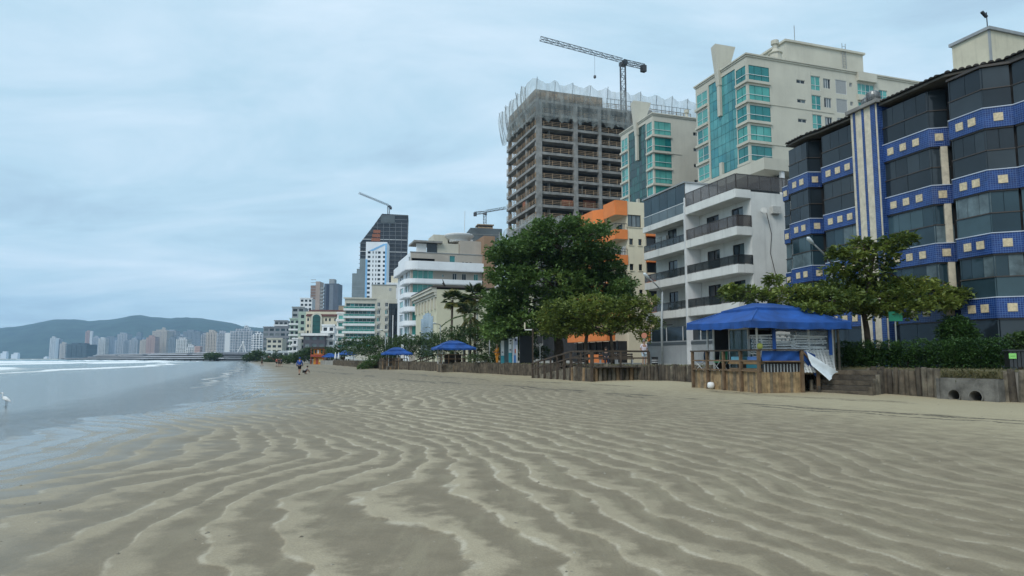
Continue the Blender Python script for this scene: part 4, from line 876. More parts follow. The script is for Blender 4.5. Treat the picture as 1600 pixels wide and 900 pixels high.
def banded_green():
    f = Frame('green_banded_apartment_block', 'beige apartment block with long green glass balconies beside a plain windowed wing', 538, 500, 262, th=R(10)); e = f.e
    W1 = f.side(587, 480)[0]; W2 = f.side(620, 480)[0]; zt = f.side(560, 467)[1]; ST = 2.92
    hl = [(.5, W1-.2, zt-3.7-ST*k, zt-1.7-ST*k) for k in range(6)]
    f.wall('side', 0, W1, 0, zt, hl, M_BEIGE2, depth=.6)
    for k, h in enumerate(hl):
        f.window('side', *h, M_ALU, [G_GREEN[1], G_TEAL[2], G_GREEN[0]] if k != 3 else G_TEAL[:2], bars=7, d=.4, t=.09, name='balcony_glazing', rail=.42)
        f.box('balcony_slab', M_WHITE, -.4-.12*k, W1-.1, -.9, -.01, h[2]-.85, h[2]-.08); f.rail('side', -.3, W1-.3, h[2]-.08, .8, M_ALU, mat('green_rail_glass', (.03, .30, .25), .06, .1, alpha=.6), off=-.8, step=1.9)
    f.box('core', M_SHADE, .3, W2, 1.1, 16, 0, zt-.5); f.box('roof_slab', M_BEIGE2, .0, W2, .02, 16, zt-.4, zt-.02)
    f.wall('sea', 0, 16, 0, zt, [], M_BEIGE2, name='sea_wall')
    hw = [(W1+a, W1+a+1.15, zt-2.9-ST*k, zt-1.3-ST*k) for k in range(6) for a in (.6, 3.6)]
    f.wall('side', W1, W2, 0, zt+.2, hw, M_BEIGE, off=-.15, name='wing_wall')
    for i, h in enumerate(hw):
        f.window('side', *h, M_ALU, G_DARK+G_GREY[:1]+G_TEAL[:1], off=-.15, bars=2, t=.09); f.box('air_conditioner', M_ACU, h[0]+.1, h[1]-.1, -.55, -.16, h[2]-.85, h[2]-.25)
    f.box('cornice', M_BEIGE2, -.5, W1+.1, -.5, 0, zt, zt+.5)
    x0, z1 = f.side(581, 447)[0], f.side(600, 445)[1]
    f.box('plant_room', M_BEIGE, x0, f.side(619, 450)[0], 1.5, 12, zt, z1); f.box('plant_room_cap', M_GREY, x0-.2, f.side(619, 450)[0]+.2, 1.3, 12.2, z1, z1+.3); f.box('louvre', M_GREY, x0+6.6, x0+7.5, 1.42, 1.49, z1-2.2, z1-1.1)
    g = Frame('dark_glass_slab_block', 'narrow dark glass block between the green banded block and white curved building', 607, 500, 230, th=R(10)); s = lambda px, py: g.side(px, py)
    x1 = s(622, 500)[0]; zt = s(615, 474)[1]
    g.box('core', M_SHADE, 0, x1, .2, 12, 0, zt)
    for k in range(9):
        for j in range(3): g.box('glass_panel', G_DARK[(k+j) % 3], x1*j/3+.06, x1*(j+1)/3-.06, 0, .1, zt-1.1-1.9*k-.8, zt-1.9*k-.1)
    g.box('white_pier', M_WHITE, x1*.42, x1*.5, -.4, -.01, 0, zt-4)
    h = Frame('pale_yellow_roof_block', 'small pale yellow block above the plain windowed wing', 611, 440, 300, th=R(8)); s = lambda px, py: h.side(px, py)
    h.box('wall', M_CREAM, 0, s(626, 440)[0], 0, 8, 0, s(615, 431)[1]); h.box('lower_wall', M_WHITE, s(604, 440)[0], s(627, 440)[0], -1.5, -.02, 0, s(615, 442)[1])
banded_green()
def arch_house():
    f = Frame('arched_glass_facade_house', 'pale green and cream building with tall arched glass bay and maroon roof', 466, 500, 330, th=R(6)); e = f.e
    s = lambda px, py: f.side(px, py); zt = s(500, 487)[1]; x1 = s(538, 490)[0]; xg = s(478, 490)[0]
    pg = mat('pale_green_render', (.36, .45, .38), .85, .06, .15, .15)
    hg = [(a, a+1.6, zt-3.2-3*k, zt-1.6-3*k) for k in range(6) for a in (1.2,)]
    f.wall('side', 0, xg, 0, zt, hg, pg); f.box('rear_volume', pg, .1, x1, .4, 14, 0, zt-.2)
    for h in hg: f.box('window', G_DARK[0], h[0], h[1], .15, .2, h[2], h[3])
    for k in range(5): f.box('balcony', M_BEIGE, .4, xg-.2, -1.0, -.01, zt-10.4-2.9*k, zt-9.3-2.9*k)
    a0, a1 = s(488, 500)[0], s(502, 500)[0]
    hc = [(x, x+.9, zt-4.6-3*k, zt-3.2-3*k) for k in range(3) for x in (xg+.7, xg+2.3, a1+1.8, a1+3.6, a1+6.2, a1+8.4)]
    f.wall('side', xg, x1, 0, zt, hc, M_CREAM)
    for h in hc: f.box('window', random.choice(G_DARK), h[0], h[1], .15, .2, h[2], h[3])
    MB().add([(xg+.2, -.6, zt-2), (x1+.8, -.6, zt-2), (x1+.2, 1.6, zt+1.0), (xg+1.2, 1.6, zt+1.0), (xg+.2, -.6, zt-2.3), (x1+.8, -.6, zt-2.3), (x1+.2, 2, zt+.6), (xg+1.2, 2, zt+.6)], [(0, 1, 2, 3), (4, 7, 6, 5), (0, 4, 5, 1), (3, 2, 6, 7), (0, 3, 7, 4), (1, 5, 6, 2)]).build('maroon_roof', mat('maroon_tile', (.10, .035, .03), .8, .2, .5), e)
    def arch(x0, x1, zb, zs, y0, y1, m, name, par):
        r = (x1-x0)/2; c = (x0+x1)/2; pts = [(x0, zb), (x1, zb)]+[(c+r*math.cos(t), zs+r*math.sin(t)) for t in np.linspace(0, math.pi, 13)]
        n = len(pts); return MB().add([(x, y0, z) for x, z in pts]+[(x, y1, z) for x, z in pts], [tuple(range(n)), tuple(range(2*n-1, n-1, -1))]+[(i, n+i, n+(i+1) % n, (i+1) % n) for i in range(n)]).build(name, m, par)
    zsp = zt-3.2; b = arch(a0-.5, a1+.5, zt-11.5, zsp, -.9, -.02, M_BEIGE2, 'arch_surround', e); arch(a0+.3, a1-.3, zt-11.3, zsp, -.98, -.91, G_GREEN[1], 'arch_glazing', e)
    for k in range(5): f.box('arch_transom', G_GREEN[2], a0+.4, a1-.4, -1.03, -.99, zt-11+2*k, zt-10.8+2*k)
    # lower houses in front
    def low(name, label, p0, p1, pt, Y, m, fl, bal=True, gl=G_DARK, th=R(6)):
        g = Frame(name, label, p0, 530, Y, th=th); w = g.side(p1, 530)[0]; z = g.side((p0+p1)/2, pt)[1]; n = max(1, round(w/3.2))
        hs = [(w*j/n+.5, w*(j+1)/n-.5, z-2.5-2.95*k, z-1.0-2.95*k) for k in range(fl) for j in range(n)]
        g.wall('side', 0, w, 0, z, hs, m, depth=.3); g.box('rear_volume', m, .05, w, .45, 12, 0, z-.05); g.box('parapet', m, -.3, w+.3, -.3, -.01, z-.3, z+.35)
        for h in hs: g.box('window', random.choice(gl), h[0], h[1], .2, .26, h[2], h[3])
        if bal:
            for k in range(fl): g.box('balcony', M_WHITE, -.4, w+.2, -1.1, -.01, z-3.4-2.95*k, z-2.5-2.95*k)
        return g
    low('slate_fronted_low_house', 'low slate fronted house with white roof slab below the arched bay', 474, 508, 522, 285, mat('slate_render', (.085, .085, .105), .8, .1, .3), 2, False, G_GREY).box('roof_slab', M_WHITE, -1, 10.2, -1, 8, 9.9, 10.9)
    low('white_stepped_balcony_house', 'small white balcony house left of the green banded block', 503, 522, 508, 290, M_WHITE, 5)
    low('maroon_framed_house', 'narrow house with dark maroon frames between white balcony houses', 511, 527, 512, 300, mat('maroon_render', (.07, .03, .035), .8, .15, .3), 4, False)
    low('cream_rounded_balcony_house', 'cream house with stacked balconies touching the green banded block', 526, 540, 489, 275, M_WHITE, 6, True, G_TEAL)
    low('mint_balcony_block', 'mint green block left of the arched bay', 452, 467, 498, 370, pg, 6)
    low('grey_penthouse_block', 'grey block with dark top storey behind the mint green block', 455, 474, 480, 400, M_GREY, 6, False)
    low('white_arched_balcony_strip', 'white strip of small balconies at the foot of the mint block', 457, 465, 549-20, 320, M_WHITE, 4)
    low('white_hipped_top_house', 'white block with dark domed roof cap left of the brown tower', 467, 486, 466, 480, M_WHITE, 4, False)
    q = Frame('brown_slim_tower', 'slim brown tower left of the dark blue tower', 485, 460, 700, th=0); z = q.side(492, 446)[1]; w = q.side(500, 460)[0]
    q.box('wall', mat('brown_tower', (.24, .16, .13), .85, .1, .1), 0, w*.55, 0, 14, 0, z); q.box('pale_wing', mat('pale_brown_tower', (.36, .29, .25), .85, .1, .1), w*.56, w, -1, 13, 0, z+4)
    for k in range(18): q.box('floor_line', M_GREY, .2, w*.55, -.15, -.01, 30+3*k, 30.5+3*k)
    q = Frame('dark_blue_slab_tower', 'dark blue grey tower with stacked balconies on its left edge', 502, 460, 620, th=0); z = q.side(515, 443)[1]; w = q.side(528, 460)[0]
    q.box('wall', mat('slate_blue_tower', (.085, .11, .15), .6, .12, .1), 2.5, w, 0, 16, 0, z); q.box('blue_stripe', mat('navy_tower', (.02, .035, .07), .5, .1), 4.5, 7, -.2, -.01, 0, z-1); q.box('pale_stripe', mat('steel_tower', (.16, .19, .23), .6, .1), 7.5, 11, -.25, -.01, 0, z-1); q.box('roof_room', M_GREY, 6, 11, 3, 10, z, z+4.5)
    for k in range(20): q.box('balcony', M_GREY, -.6, 2.45, -.6, 6, z-5-3.1*k, z-3.7-3.1*k)
    q = Frame('small_brown_roof_block', 'small tan block peeping over the maroon roof', 529, 480, 420, th=0); q.box('wall', mat('tan_render', (.36, .27, .18), .85, .1), 0, q.side(538, 480)[0], 0, 8, 0, q.side(533, 478)[1]); q.box('coping', M_GREY, -.2, q.side(538, 480)[0]+.2, -.2, 8, q.side(533, 478)[1], q.side(533, 478)[1]+.3)
    # the grey cluster at the end of the street
    low('grey_terraced_hotel', 'grey hotel block with stepped glass roof storeys at the end of the street', 411, 455, 511, 430, mat('hotel_grey', (.22, .24, .27), .8, .1, .2, .2), 12, False, G_GREY+G_BLUE)
    c = low('cream_hotel_wing', 'cream gridded wing in front of the grey hotel', 417, 441, 529, 415, M_BEIGE, 5, False)
    low('flat_hotel_penthouse', 'stepped penthouse storeys on top of the grey hotel', 428, 449, 501, 436, mat('penthouse_grey', (.26, .28, .30), .8, .1, .2), 3, True)
    low('white_seafront_hall', 'long low white hall at the foot of the grey hotel', 408, 452, 549, 405, mat('hall_white', (.55, .60, .62), .8, .05, .2), 1, False)
    q = Frame('orange_beach_hut', 'tiny orange hut on the sand beside the far trees', 420, 560, 300, th=0, z0=.1); q.box('wall', mat('faded_orange', (.30, .10, .06), .8, .1), 0, 2.2, 0, 2, 0, 2.0); MB().prism([(-.3, -.3), (2.5, -.3), (2.5, 2.3), (-.3, 2.3)], 2.01, 2.4).build('roof', M_BRICK, q.e)
arch_house()
# ================================================================== FAR SKYLINE
def grid_mat(name, wall, win, bw=3.4, rh=3.1, fr=.45):
    m = bpy.data.materials.new(name); m.use_nodes = True; nt, N, L, P = nodes(m)
    geo = N('ShaderNodeNewGeometry'); sp = N('ShaderNodeSeparateXYZ'); L(geo.outputs[0], sp.inputs[0]); cb = N('ShaderNodeCombineXYZ'); L(sp.outputs[0], cb.inputs[0]); L(sp.outputs[2], cb.inputs[1])
    br = N('ShaderNodeTexBrick'); br.offset = 0; L(cb.outputs[0], br.inputs[0]); br.inputs['Scale'].default_value = 1; br.inputs['Brick Width'].default_value = bw; br.inputs['Row Height'].default_value = rh; br.inputs['Mortar Size'].default_value = fr; br.inputs['Mortar Smooth'].default_value = .1
    br.inputs['Color1'].default_value = (*win, 1); br.inputs['Color2'].default_value = (*[c*1.5 for c in win], 1); br.inputs['Mortar'].default_value = (*wall, 1); L(br.outputs[0], P.inputs['Base Color']); P.inputs['Roughness'].default_value = .7
    return m
SK = [grid_mat('far_white', (.68, .69, .70), (.14, .17, .20), 4.2, 3.1, .55), grid_mat('far_beige', (.55, .49, .43), (.12, .13, .15), 3.6, 3.1, .6), grid_mat('far_grey', (.46, .48, .52), (.10, .13, .17), 5, 3.1, .5), grid_mat('far_slate', (.27, .31, .37), (.07, .10, .13), 4, 3.1, .5), grid_mat('far_pink', (.48, .33, .30), (.12, .10, .11), 3.6, 3.1, .6), grid_mat('far_dark', (.06, .085, .11), (.035, .06, .08), 6, 4, .3), mat('far_plain_white', (.60, .63, .66), .8, .04, .02)]
SKY = [  # px0, px1, top, metres away, material, label
 (76, 85, 528, 2300, 0, 'slim pale tower at the far left end of the skyline'), (85, 92, 530, 2320, 2, 'grey tower leaning on the leftmost pale one'), (92, 101, 537, 2250, 1, 'short beige tower left of the dark cube'),
 (103, 134, 538, 1900, 5, 'broad dark glass cube at the far left waterfront'), (131, 139, 518, 2350, 4, 'red sided tower standing highest at the far left'), (138, 142, 517, 2340, 0, 'white edge tower joined to the red sided one'),
 (143, 152, 527, 2300, 2, 'grey tower right of the red sided one'), (152, 163, 529, 2000, 0, 'bright narrow white tower in the far row'), (161, 178, 527, 2400, 3, 'wide slate tower behind the white narrow one'), (178, 188, 532, 2350, 2, 'low grey tower behind the pier roof'),
 (181, 197, 522, 2200, 2, 'tall grey tower above the middle of the pier'), (192, 201, 533, 2150, 3, 'short slate tower beside the tall grey one'), (200, 214, 531, 2100, 2, 'broad pale grey block over the pier'), (211, 218, 520, 2400, 3, 'dark tower with crane like top'), (217, 228, 532, 2050, 1, 'beige block left of the pinkish one'), (227, 241, 527, 1950, 4, 'pinkish block over the pier roof'),
 (236, 259, 517, 2000, 1, 'tall beige pair rising mid skyline'), (249, 256, 514, 2040, 1, 'peaked beige tower top mid skyline'), (258, 273, 517, 2050, 2, 'grey tower right of the tall beige pair'), (262, 272, 529, 1800, 3, 'dark blue narrow block mid skyline'), (272, 284, 528, 1900, 3, 'dark block behind the striped white one'), (274, 291, 530, 1500, 0, 'white striped balcony block near the pier end'),
 (284, 311, 518, 2200, 3, 'wide dark slate tower with antenna room'), (289, 304, 542, 1350, 0, 'small pale house by the pier end'), (303, 312, 541, 1340, 4, 'small tan house by the pier end'), (312, 322, 523, 1500, 2, 'grey tower with slanted white edge'), (320, 337, 519, 1480, 1, 'beige gridded tower right of the slanted one'), (337, 351, 520, 1450, 2, 'pale grey ribbed tower'), (350, 360, 520, 1400, 6, 'plain white windowless tower strip'), (358, 393, 517, 1300, 2, 'wide gridded grey block before the hotel'), (377, 387, 512, 1330, 0, 'white roof room block above the gridded grey one'), (144, 158, 533, 2550, 2, 'grey tower behind the narrow white one, low in the far row'), (168, 184, 536, 2500, 1, 'low beige tower filling the far row behind the slate one'), (204, 222, 528, 2550, 2, 'grey tower filling the far row behind the broad pale block'), (222, 240, 534, 2450, 0, 'pale tower filling the far row behind the pinkish block'), (268, 290, 524, 2500, 2, 'grey tower filling the far row behind the dark block'), (300, 318, 530, 2300, 0, 'pale tower filling the far row behind the small tan house'), (326, 345, 526, 2100, 3, 'slate tower behind the beige gridded and ribbed towers'), (340, 362, 530, 1900, 1, 'beige tower behind the plain white strip'),
 (392, 409, 522, 900, 0, 'white block with ladder of balconies left of the hotel')]
for i, (p0, p1, pt, Y, k, lab) in enumerate(SKY):
    x0, x1 = xpix(p0, Y), xpix(p1, Y); z = at_y((p0+p1)/2, pt, Y).z; c = (x0+x1)/2; w = x1-x0
    mb = MB().box(-w/2, w/2, 0, w*.9, -2, z); r = random.Random(i)
    if k != 6 and w > 12:
        mb.box(-w*.3, w*.1, 3, w*.6, z, z+r.uniform(3, 6)); mb.box(w*.15, w*.35, 2, w*.5, z, z+r.uniform(2, 4))
        for j in range(1, 4): mb.box(-w/2+w*j/4-.6, -w/2+w*j/4+.6, -1.0, -.01, -1, z-1)
        for j in range(int(z/6.2)): mb.box(-w/2-.3, w/2+.3, -.7, -.011, 3.1+j*6.2, 3.9+j*6.2)
    tag(mb.build('distant_tower' if k != 5 else 'distant_glass_cube', SK[k], None, (c, Y, 0)), 'distant '+lab if not lab.startswith('tiny') else lab, 'building', 'far skyline')
for i, (p0, p1, pt, Y, lab) in enumerate(((0, 9, 549, 2900, 'pair of tiny white houses at the left edge under the ridge'), (17, 27, 551, 2850, 'tiny white house on the wooded point under the ridge'), (68, 73, 557, 2500, 'tiny white hut at the water left of the skyline'))):
    x0, x1 = xpix(p0, Y), xpix(p1, Y); z = at_y(p0, pt, Y).z
    mb = MB().box(x0, x1, Y, Y+15, 0, z*.75); mb.box(x0+(x1-x0)*.3, x1, Y+2, Y+12, z*.75, z); tag(mb.build('distant_house', SK[6]), lab, 'house', 'far houses')
def pier():
    A = Vector((xpix(92, 900), 900, 0)); B = Vector((xpix(352, 420), 420, 0)); d = B-A; Ln = d.length; rz = math.atan2(d.y, d.x); e = empty('seafront_terminal', A, rz, 'long low pier terminal with striped white decks along the far water', 'pier')
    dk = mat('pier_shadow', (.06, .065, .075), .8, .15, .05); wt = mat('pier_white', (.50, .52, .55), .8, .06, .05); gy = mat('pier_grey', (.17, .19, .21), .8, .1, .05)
    f = lambda nm, m, a, b, y0, y1, z0, z1: cube(nm, m, Ln*a, Ln*b, y0, y1, z0*.66 if z0 > 0 else z0, z1*.66, e)
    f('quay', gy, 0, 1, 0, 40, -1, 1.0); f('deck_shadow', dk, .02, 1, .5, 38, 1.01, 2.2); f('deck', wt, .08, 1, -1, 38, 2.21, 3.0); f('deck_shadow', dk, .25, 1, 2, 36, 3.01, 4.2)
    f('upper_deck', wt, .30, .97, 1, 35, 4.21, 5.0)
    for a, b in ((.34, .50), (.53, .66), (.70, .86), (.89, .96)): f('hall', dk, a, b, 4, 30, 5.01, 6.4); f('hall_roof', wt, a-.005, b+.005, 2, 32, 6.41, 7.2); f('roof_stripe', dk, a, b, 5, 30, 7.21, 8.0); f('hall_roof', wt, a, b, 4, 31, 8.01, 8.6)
    for k in range(46): cube('pile', dk, Ln*k/46, Ln*k/46+.9, -.4, .3, -1.5, .6, e)
pier()
def pylon():
    Y = 560; e = empty('white_tripod_pylon', (xpix(380, Y), Y, .5), 0, 'white three legged pylon beside the far trees', 'monument'); top = at_y(380, 535, Y); b = Vector(e.location)
    for px, w in ((365, .5), (378.5, .55), (387.5, .5)):
        q = Vector((xpix(px, Y), Y+(3 if px == 378.5 else 0), .6)); MB().tube([top-b, q-b], [w*.7, w], 8).build('leg', M_WHITE, e)
    cube('crown', M_WHITE, -.7, .7, -.7, .7, -1, 1.0, e, top-b)
pylon()
# ================================================================== VEGETATION
def leaf_mat(name, dark, light, odd=None, trans=.25, sc=.6):
    m = bpy.data.materials.new(name); m.use_nodes = True; nt, N, L, P = nodes(m)
    a = N('ShaderNodeAttribute'); a.attribute_name = 'tone'; geo = N('ShaderNodeNewGeometry')
    n = N('ShaderNodeTexNoise'); n.inputs['Scale'].default_value = sc; n.inputs['Detail'].default_value = 3; L(geo.outputs[0], n.inputs[0])
    ad = N('ShaderNodeMath'); ad.operation = 'MULTIPLY_ADD'; L(n.outputs[0], ad.inputs[0]); ad.inputs[1].default_value = .8; 
    sb = N('ShaderNodeMath'); sb.operation = 'MULTIPLY_ADD'; L(a.outputs['Fac'], sb.inputs[0]); sb.inputs[1].default_value = .75; sb.inputs[2].default_value = -.3; L(sb.outputs[0], ad.inputs[2])
    cr = N('ShaderNodeValToRGB'); L(ad.outputs[0], cr.inputs[0]); e = cr.color_ramp.elements
    e[0].position = .12; e[0].color = (*dark, 1); e[1].position = .72; e[1].color = (*light, 1)
    if odd: x = e.new(.86); x.color = (*odd, 1)
    L(cr.outputs[0], P.inputs['Base Color']); P.inputs['Roughness'].default_value = .5; P.inputs['Specular IOR Level'].default_value = .35
    tr = N('ShaderNodeBsdfTranslucent'); mx = N('ShaderNodeMixShader'); mx.inputs[0].default_value = trans
    hs = N('ShaderNodeHueSaturation'); hs.inputs['Value'].default_value = 1.6; L(cr.outputs[0], hs.inputs['Color']); L(hs.outputs[0], tr.inputs[0])
    out = nt.nodes['Material Output']; L(P.outputs[0], mx.inputs[1]); L(tr.outputs[0], mx.inputs[2]); L(mx.outputs[0], out.inputs[0])
    return m
L_ALM = leaf_mat('almond_leaves', (.035, .065, .016), (.20, .245, .05), (.30, .20, .06)); L_BIG = leaf_mat('big_almond_leaves', (.014, .040, .012), (.13, .215, .055), (.20, .25, .07), .22, .35)
L_SHR = leaf_mat('shrub_leaves', (.018, .042, .014), (.075, .125, .040), None, .2); L_VINE = leaf_mat('vine_leaves', (.03, .065, .018), (.09, .15, .04), None, .25); L_HEDGE = leaf_mat('hedge_leaves', (.013, .042, .012), (.06, .125, .030), None, .2, 2.); L_PALM = leaf_mat('palm_leaves', (.02, .045, .015), (.09, .12, .035), (.2, .18, .05), .2)
M_BARK = mat('bark', (.085, .065, .048), .95, .3, 3., bump=.6, bscale=14); M_PALMBARK = mat('palm_bark', (.12, .095, .07), .95, .3, 3., bump=.6)
def leaves(P, D, Ln, Wd, up=None):
    """folded leaf blades: base points P, directions D (unit), lengths, widths"""
    n = len(P); z = np.array([0, 0, 1.])+rng.normal(0, .35, (n, 3)); s = np.cross(D, z); s /= np.linalg.norm(s, axis=1)[:, None]+1e-9; u = np.cross(s, D)
    Ln = Ln[:, None]; Wd = Wd[:, None]
    b = P; t = P+D*Ln-u*Ln*.12; mid = P+D*Ln*.55+u*Wd*-.1
    l = P+D*Ln*.55+s*Wd*.5+u*Wd*.18; r = P+D*Ln*.55-s*Wd*.5+u*Wd*.18
    V = np.stack([b, l, t, r, mid], 1).reshape(-1, 3); k = np.arange(n)[:, None]*5
    T = np.concatenate([k+np.array([0, 4, 1]), k+np.array([1, 4, 2]), k+np.array([0, 3, 4]), k+np.array([3, 2, 4])])
    return V, T
def crown_mesh(name, blobs, per, size, m, flat=.35, rosette=6, shell=.55):
    """blobs: (centre, radii); leaves sit in rosettes through each blob, denser near its skin"""
    VV = []; TT = []; tone = []; off = 0; vol = np.array([b[1][0]*b[1][1]*max(b[1][2], .5) for b in blobs])**.72; vol /= vol.sum()
    for (c, r), w in zip(blobs, vol):
        n = max(6, int(per*w/rosette)); d = rng.normal(0, 1, (n, 3)); d /= np.linalg.norm(d, axis=1)[:, None]
        rr = (shell+(1-shell)*rng.random(n)**.6)*(1+.16*rng.normal(0, 1, n)); C = np.array(c)+d*rr[:, None]*np.array(r)
        out = d*np.array([1, 1, .6])+np.array([0, 0, flat]); tn = rng.random()*.35+rng.random(n)*.4
        Pn = np.repeat(C, rosette, 0); O = np.repeat(out, rosette, 0); D = O*.8+rng.normal(0, .75, (n*rosette, 3)); D[:, 2] = D[:, 2]*.55+.08; D /= np.linalg.norm(D, axis=1)[:, None]
        Pn = Pn+rng.normal(0, size*.25, Pn.shape)
        Ln = size*(.7+.6*rng.random(len(Pn))); V, T = leaves(Pn, D, Ln, Ln*.55)
        VV.append(V); TT.append(T+off); off += len(V); tone.append(np.repeat(np.repeat(tn, rosette)+rng.random(len(Pn))*.25, 5))
    me = np_mesh(name, np.concatenate(VV), np.concatenate(TT), m, False); attr(me, 'tone', np.concatenate(tone)); return me
def tree(name, label, base, trunk, limbs, blobs, per, size, m, group=None, r0=.2, flat=.35, rosette=6, bark=None, cat='tree'):
    """trunk: local points; limbs: (start index on trunk, blob index)"""
    e = empty(name, base, 0, label, cat, group); mb = MB(); n = len(trunk)
    mb.tube(trunk, [r0*(1-.6*i/(n-1)) for i in range(n)], 9)
    for si, bi in limbs:
        p = Vector(trunk[si]); q = Vector(blobs[bi][0]); mid = p.lerp(q, .5)+Vector((random.uniform(-.2, .2), random.uniform(-.2, .2), .12*(q-p).length))
        mb.tube([p, p.lerp(mid, .6), mid, q], [r0*.42, r0*.34, r0*.26, r0*.1], 6)
        for k in range(3):
            w = q+Vector((random.uniform(-1, 1)*blobs[bi][1][0], random.uniform(-1, 1)*blobs[bi][1][1], random.uniform(-.2, .6)*blobs[bi][1][2]))*.7; mb.tube([mid, mid.lerp(w, .5)+Vector((0, 0, .1)), w], [r0*.2, r0*.13, r0*.05], 5)
    mb.build('trunk', bark or M_BARK, e, smooth=True)
    link('crown', crown_mesh('crown', blobs, per, size, m, flat, rosette), e)
    return e
def px_blobs(base, Y, lst):
    """blobs from photo pixels: (px, py, rx_px, ry_px, depth offset, depth radius)"""
    out = []
    for px, py, rx, ry, dy, rd in lst:
        p = at_y(px, py, Y+dy)-Vector(base); k = (Y+dy)/FPX; out.append((tuple(p), (rx*k, rd, ry*k)))
    return out
# the almond tree before the blue house: flat tiers
def almond_right():
    Y = 33.0; b = Vector((at_y(1357, 560, Y).x, Y, 1.1))
    L = [(1170, 462, 42, 11, 1.2, 1.0), (1238, 462, 50, 14, .6, 1.5), (1300, 472, 56, 17, -.4, 1.9), (1372, 470, 60, 20, 0, 2.0), (1440, 462, 56, 16, .3, 1.6), (1500, 463, 36, 8, .3, .9), (1320, 452, 50, 12, 1.2, 1.4), (1420, 446, 44, 10, 1.0, 1.2), (1270, 486, 40, 10, -1.0, 1.1), (1400, 484, 50, 12, -.8, 1.2), (1460, 474, 40, 9, -.6, 1.0),
         (1358, 425, 34, 22, .2, 1.0), (1372, 398, 30, 18, .1, .9), (1402, 378, 24, 9, 0, .7), (1330, 400, 24, 9, -.2, .7), (1312, 423, 20, 10, -.2, .7), (1303, 396, 12, 8, -.3, .5), (1418, 372, 12, 6, 0, .4), (1345, 380, 14, 8, .2, .5), (1140, 455, 14, 9, 1.5, .6), (1208, 438, 12, 7, 1.2, .5)]
    bl = px_blobs(b, Y, L); tr = [at_y(x, y, Y)-b for x, y in ((1357, 575), (1357, 545), (1354, 515), (1350, 492), (1355, 465), (1360, 430), (1366, 395))]
    tree('almond_tree', 'sea almond tree with flat spreading tiers in front of the blue tiled house', b, tr, [(3, 0), (3, 1), (3, 2), (4, 3), (4, 4), (4, 5), (4, 6), (5, 7), (3, 8), (4, 9), (4, 10), (5, 11), (6, 12), (6, 13), (5, 14), (5, 15), (6, 16), (6, 18)], bl, 17000, .24, L_ALM, r0=.17)
almond_right()
def almond_big():
    Y = 64.0; b = Vector((at_y(872, 560, Y).x, Y, 1.1)); L = []
    tiers = [(868, 360, 50, 12), (905, 358, 40, 9), (930, 362, 30, 7), (828, 382, 50, 13), (880, 385, 62, 14), (780, 398, 22, 9), (800, 392, 30, 12), (925, 395, 40, 13), (845, 412, 70, 16), (910, 415, 60, 16), (955, 424, 26, 12), (800, 432, 40, 16), (860, 442, 70, 20), (930, 445, 50, 18), (974, 446, 20, 8), (790, 470, 34, 22), (840, 475, 60, 24), (905, 475, 60, 22), (960, 470, 26, 16), (785, 500, 30, 22), (830, 505, 50, 22), (880, 500, 50, 22), (775, 520, 20, 14), (800, 525, 26, 12), (812, 408, 30, 12), (770, 470, 14, 10), (975, 462, 14, 9), (850, 350, 14, 6), (893, 348, 14, 5)]
    for t in tiers: L.append((*t, random.uniform(-2.5, -.5), random.uniform(2.2, 3.6)))
    for t in tiers[3:22:2]: L.append((t[0], t[1], t[2]*.9, t[3], random.uniform(1, 4), 3.0))
    bl = px_blobs(b, Y, L); tr = [(0, 0, 0), (.1, 0, 1.5), (-.1, .2, 3.5), (0, 0, 6), (.2, 0, 9), (.1, .1, 12.5)]
    tree('large_almond_tree', 'huge dark green almond tree towering over the log ramp', b, tr, [(2, i) for i in range(15, 24, 2)]+[(3, i) for i in range(8, 19, 2)]+[(4, i) for i in range(0, 9)], bl, 52000, .36, L_BIG, r0=.5, flat=.2)
almond_big()
def almond_small():
    Y = 52.0; b = Vector((at_y(930, 560, Y).x, Y, 1.1))
    L = [(868, 495, 28, 18, 0, 1.3), (905, 488, 40, 20, -.4, 1.6), (950, 490, 42, 18, 0, 1.6), (990, 485, 30, 16, 0, 1.2), (1012, 470, 16, 12, 0, .7), (1010, 505, 24, 12, .2, 1.0), (890, 515, 34, 12, -.3, 1.2), (940, 510, 40, 12, -.3, 1.4), (980, 510, 30, 10, 0, 1.1), (925, 470, 26, 10, .5, 1.1), (870, 478, 22, 10, .4, 1.0), (1005, 525, 10, 8, 0, .5), (852, 515, 14, 10, 0, .6), (975, 470, 22, 9, 0, .8)]
    bl = px_blobs(b, Y, L); x = lambda p: at_y(p, 560, Y).x-b.x
    tree('low_almond_tree', 'low spreading almond tree with yellow green top over the log ramp', b, [(x(957), 0, 0), (x(957), 0, 1.2), (x(955), 0, 2.2), (x(962), 0, 3.2)], [(2, 2), (2, 3), (3, 4), (2, 5), (3, 8), (2, 7), (2, 1), (2, 0), (2, 6)], bl, 14000, .24, L_ALM, r0=.16)
    # second trunk, dark stump pillar behind
    MB().tube([(x(917), .3, 0), (x(916), .3, 1.6), (x(920), .2, 3)], [.17, .14, .1], 8).build('trunk', M_BARK, bpy.data.objects['low_almond_tree'], smooth=True)
almond_small()
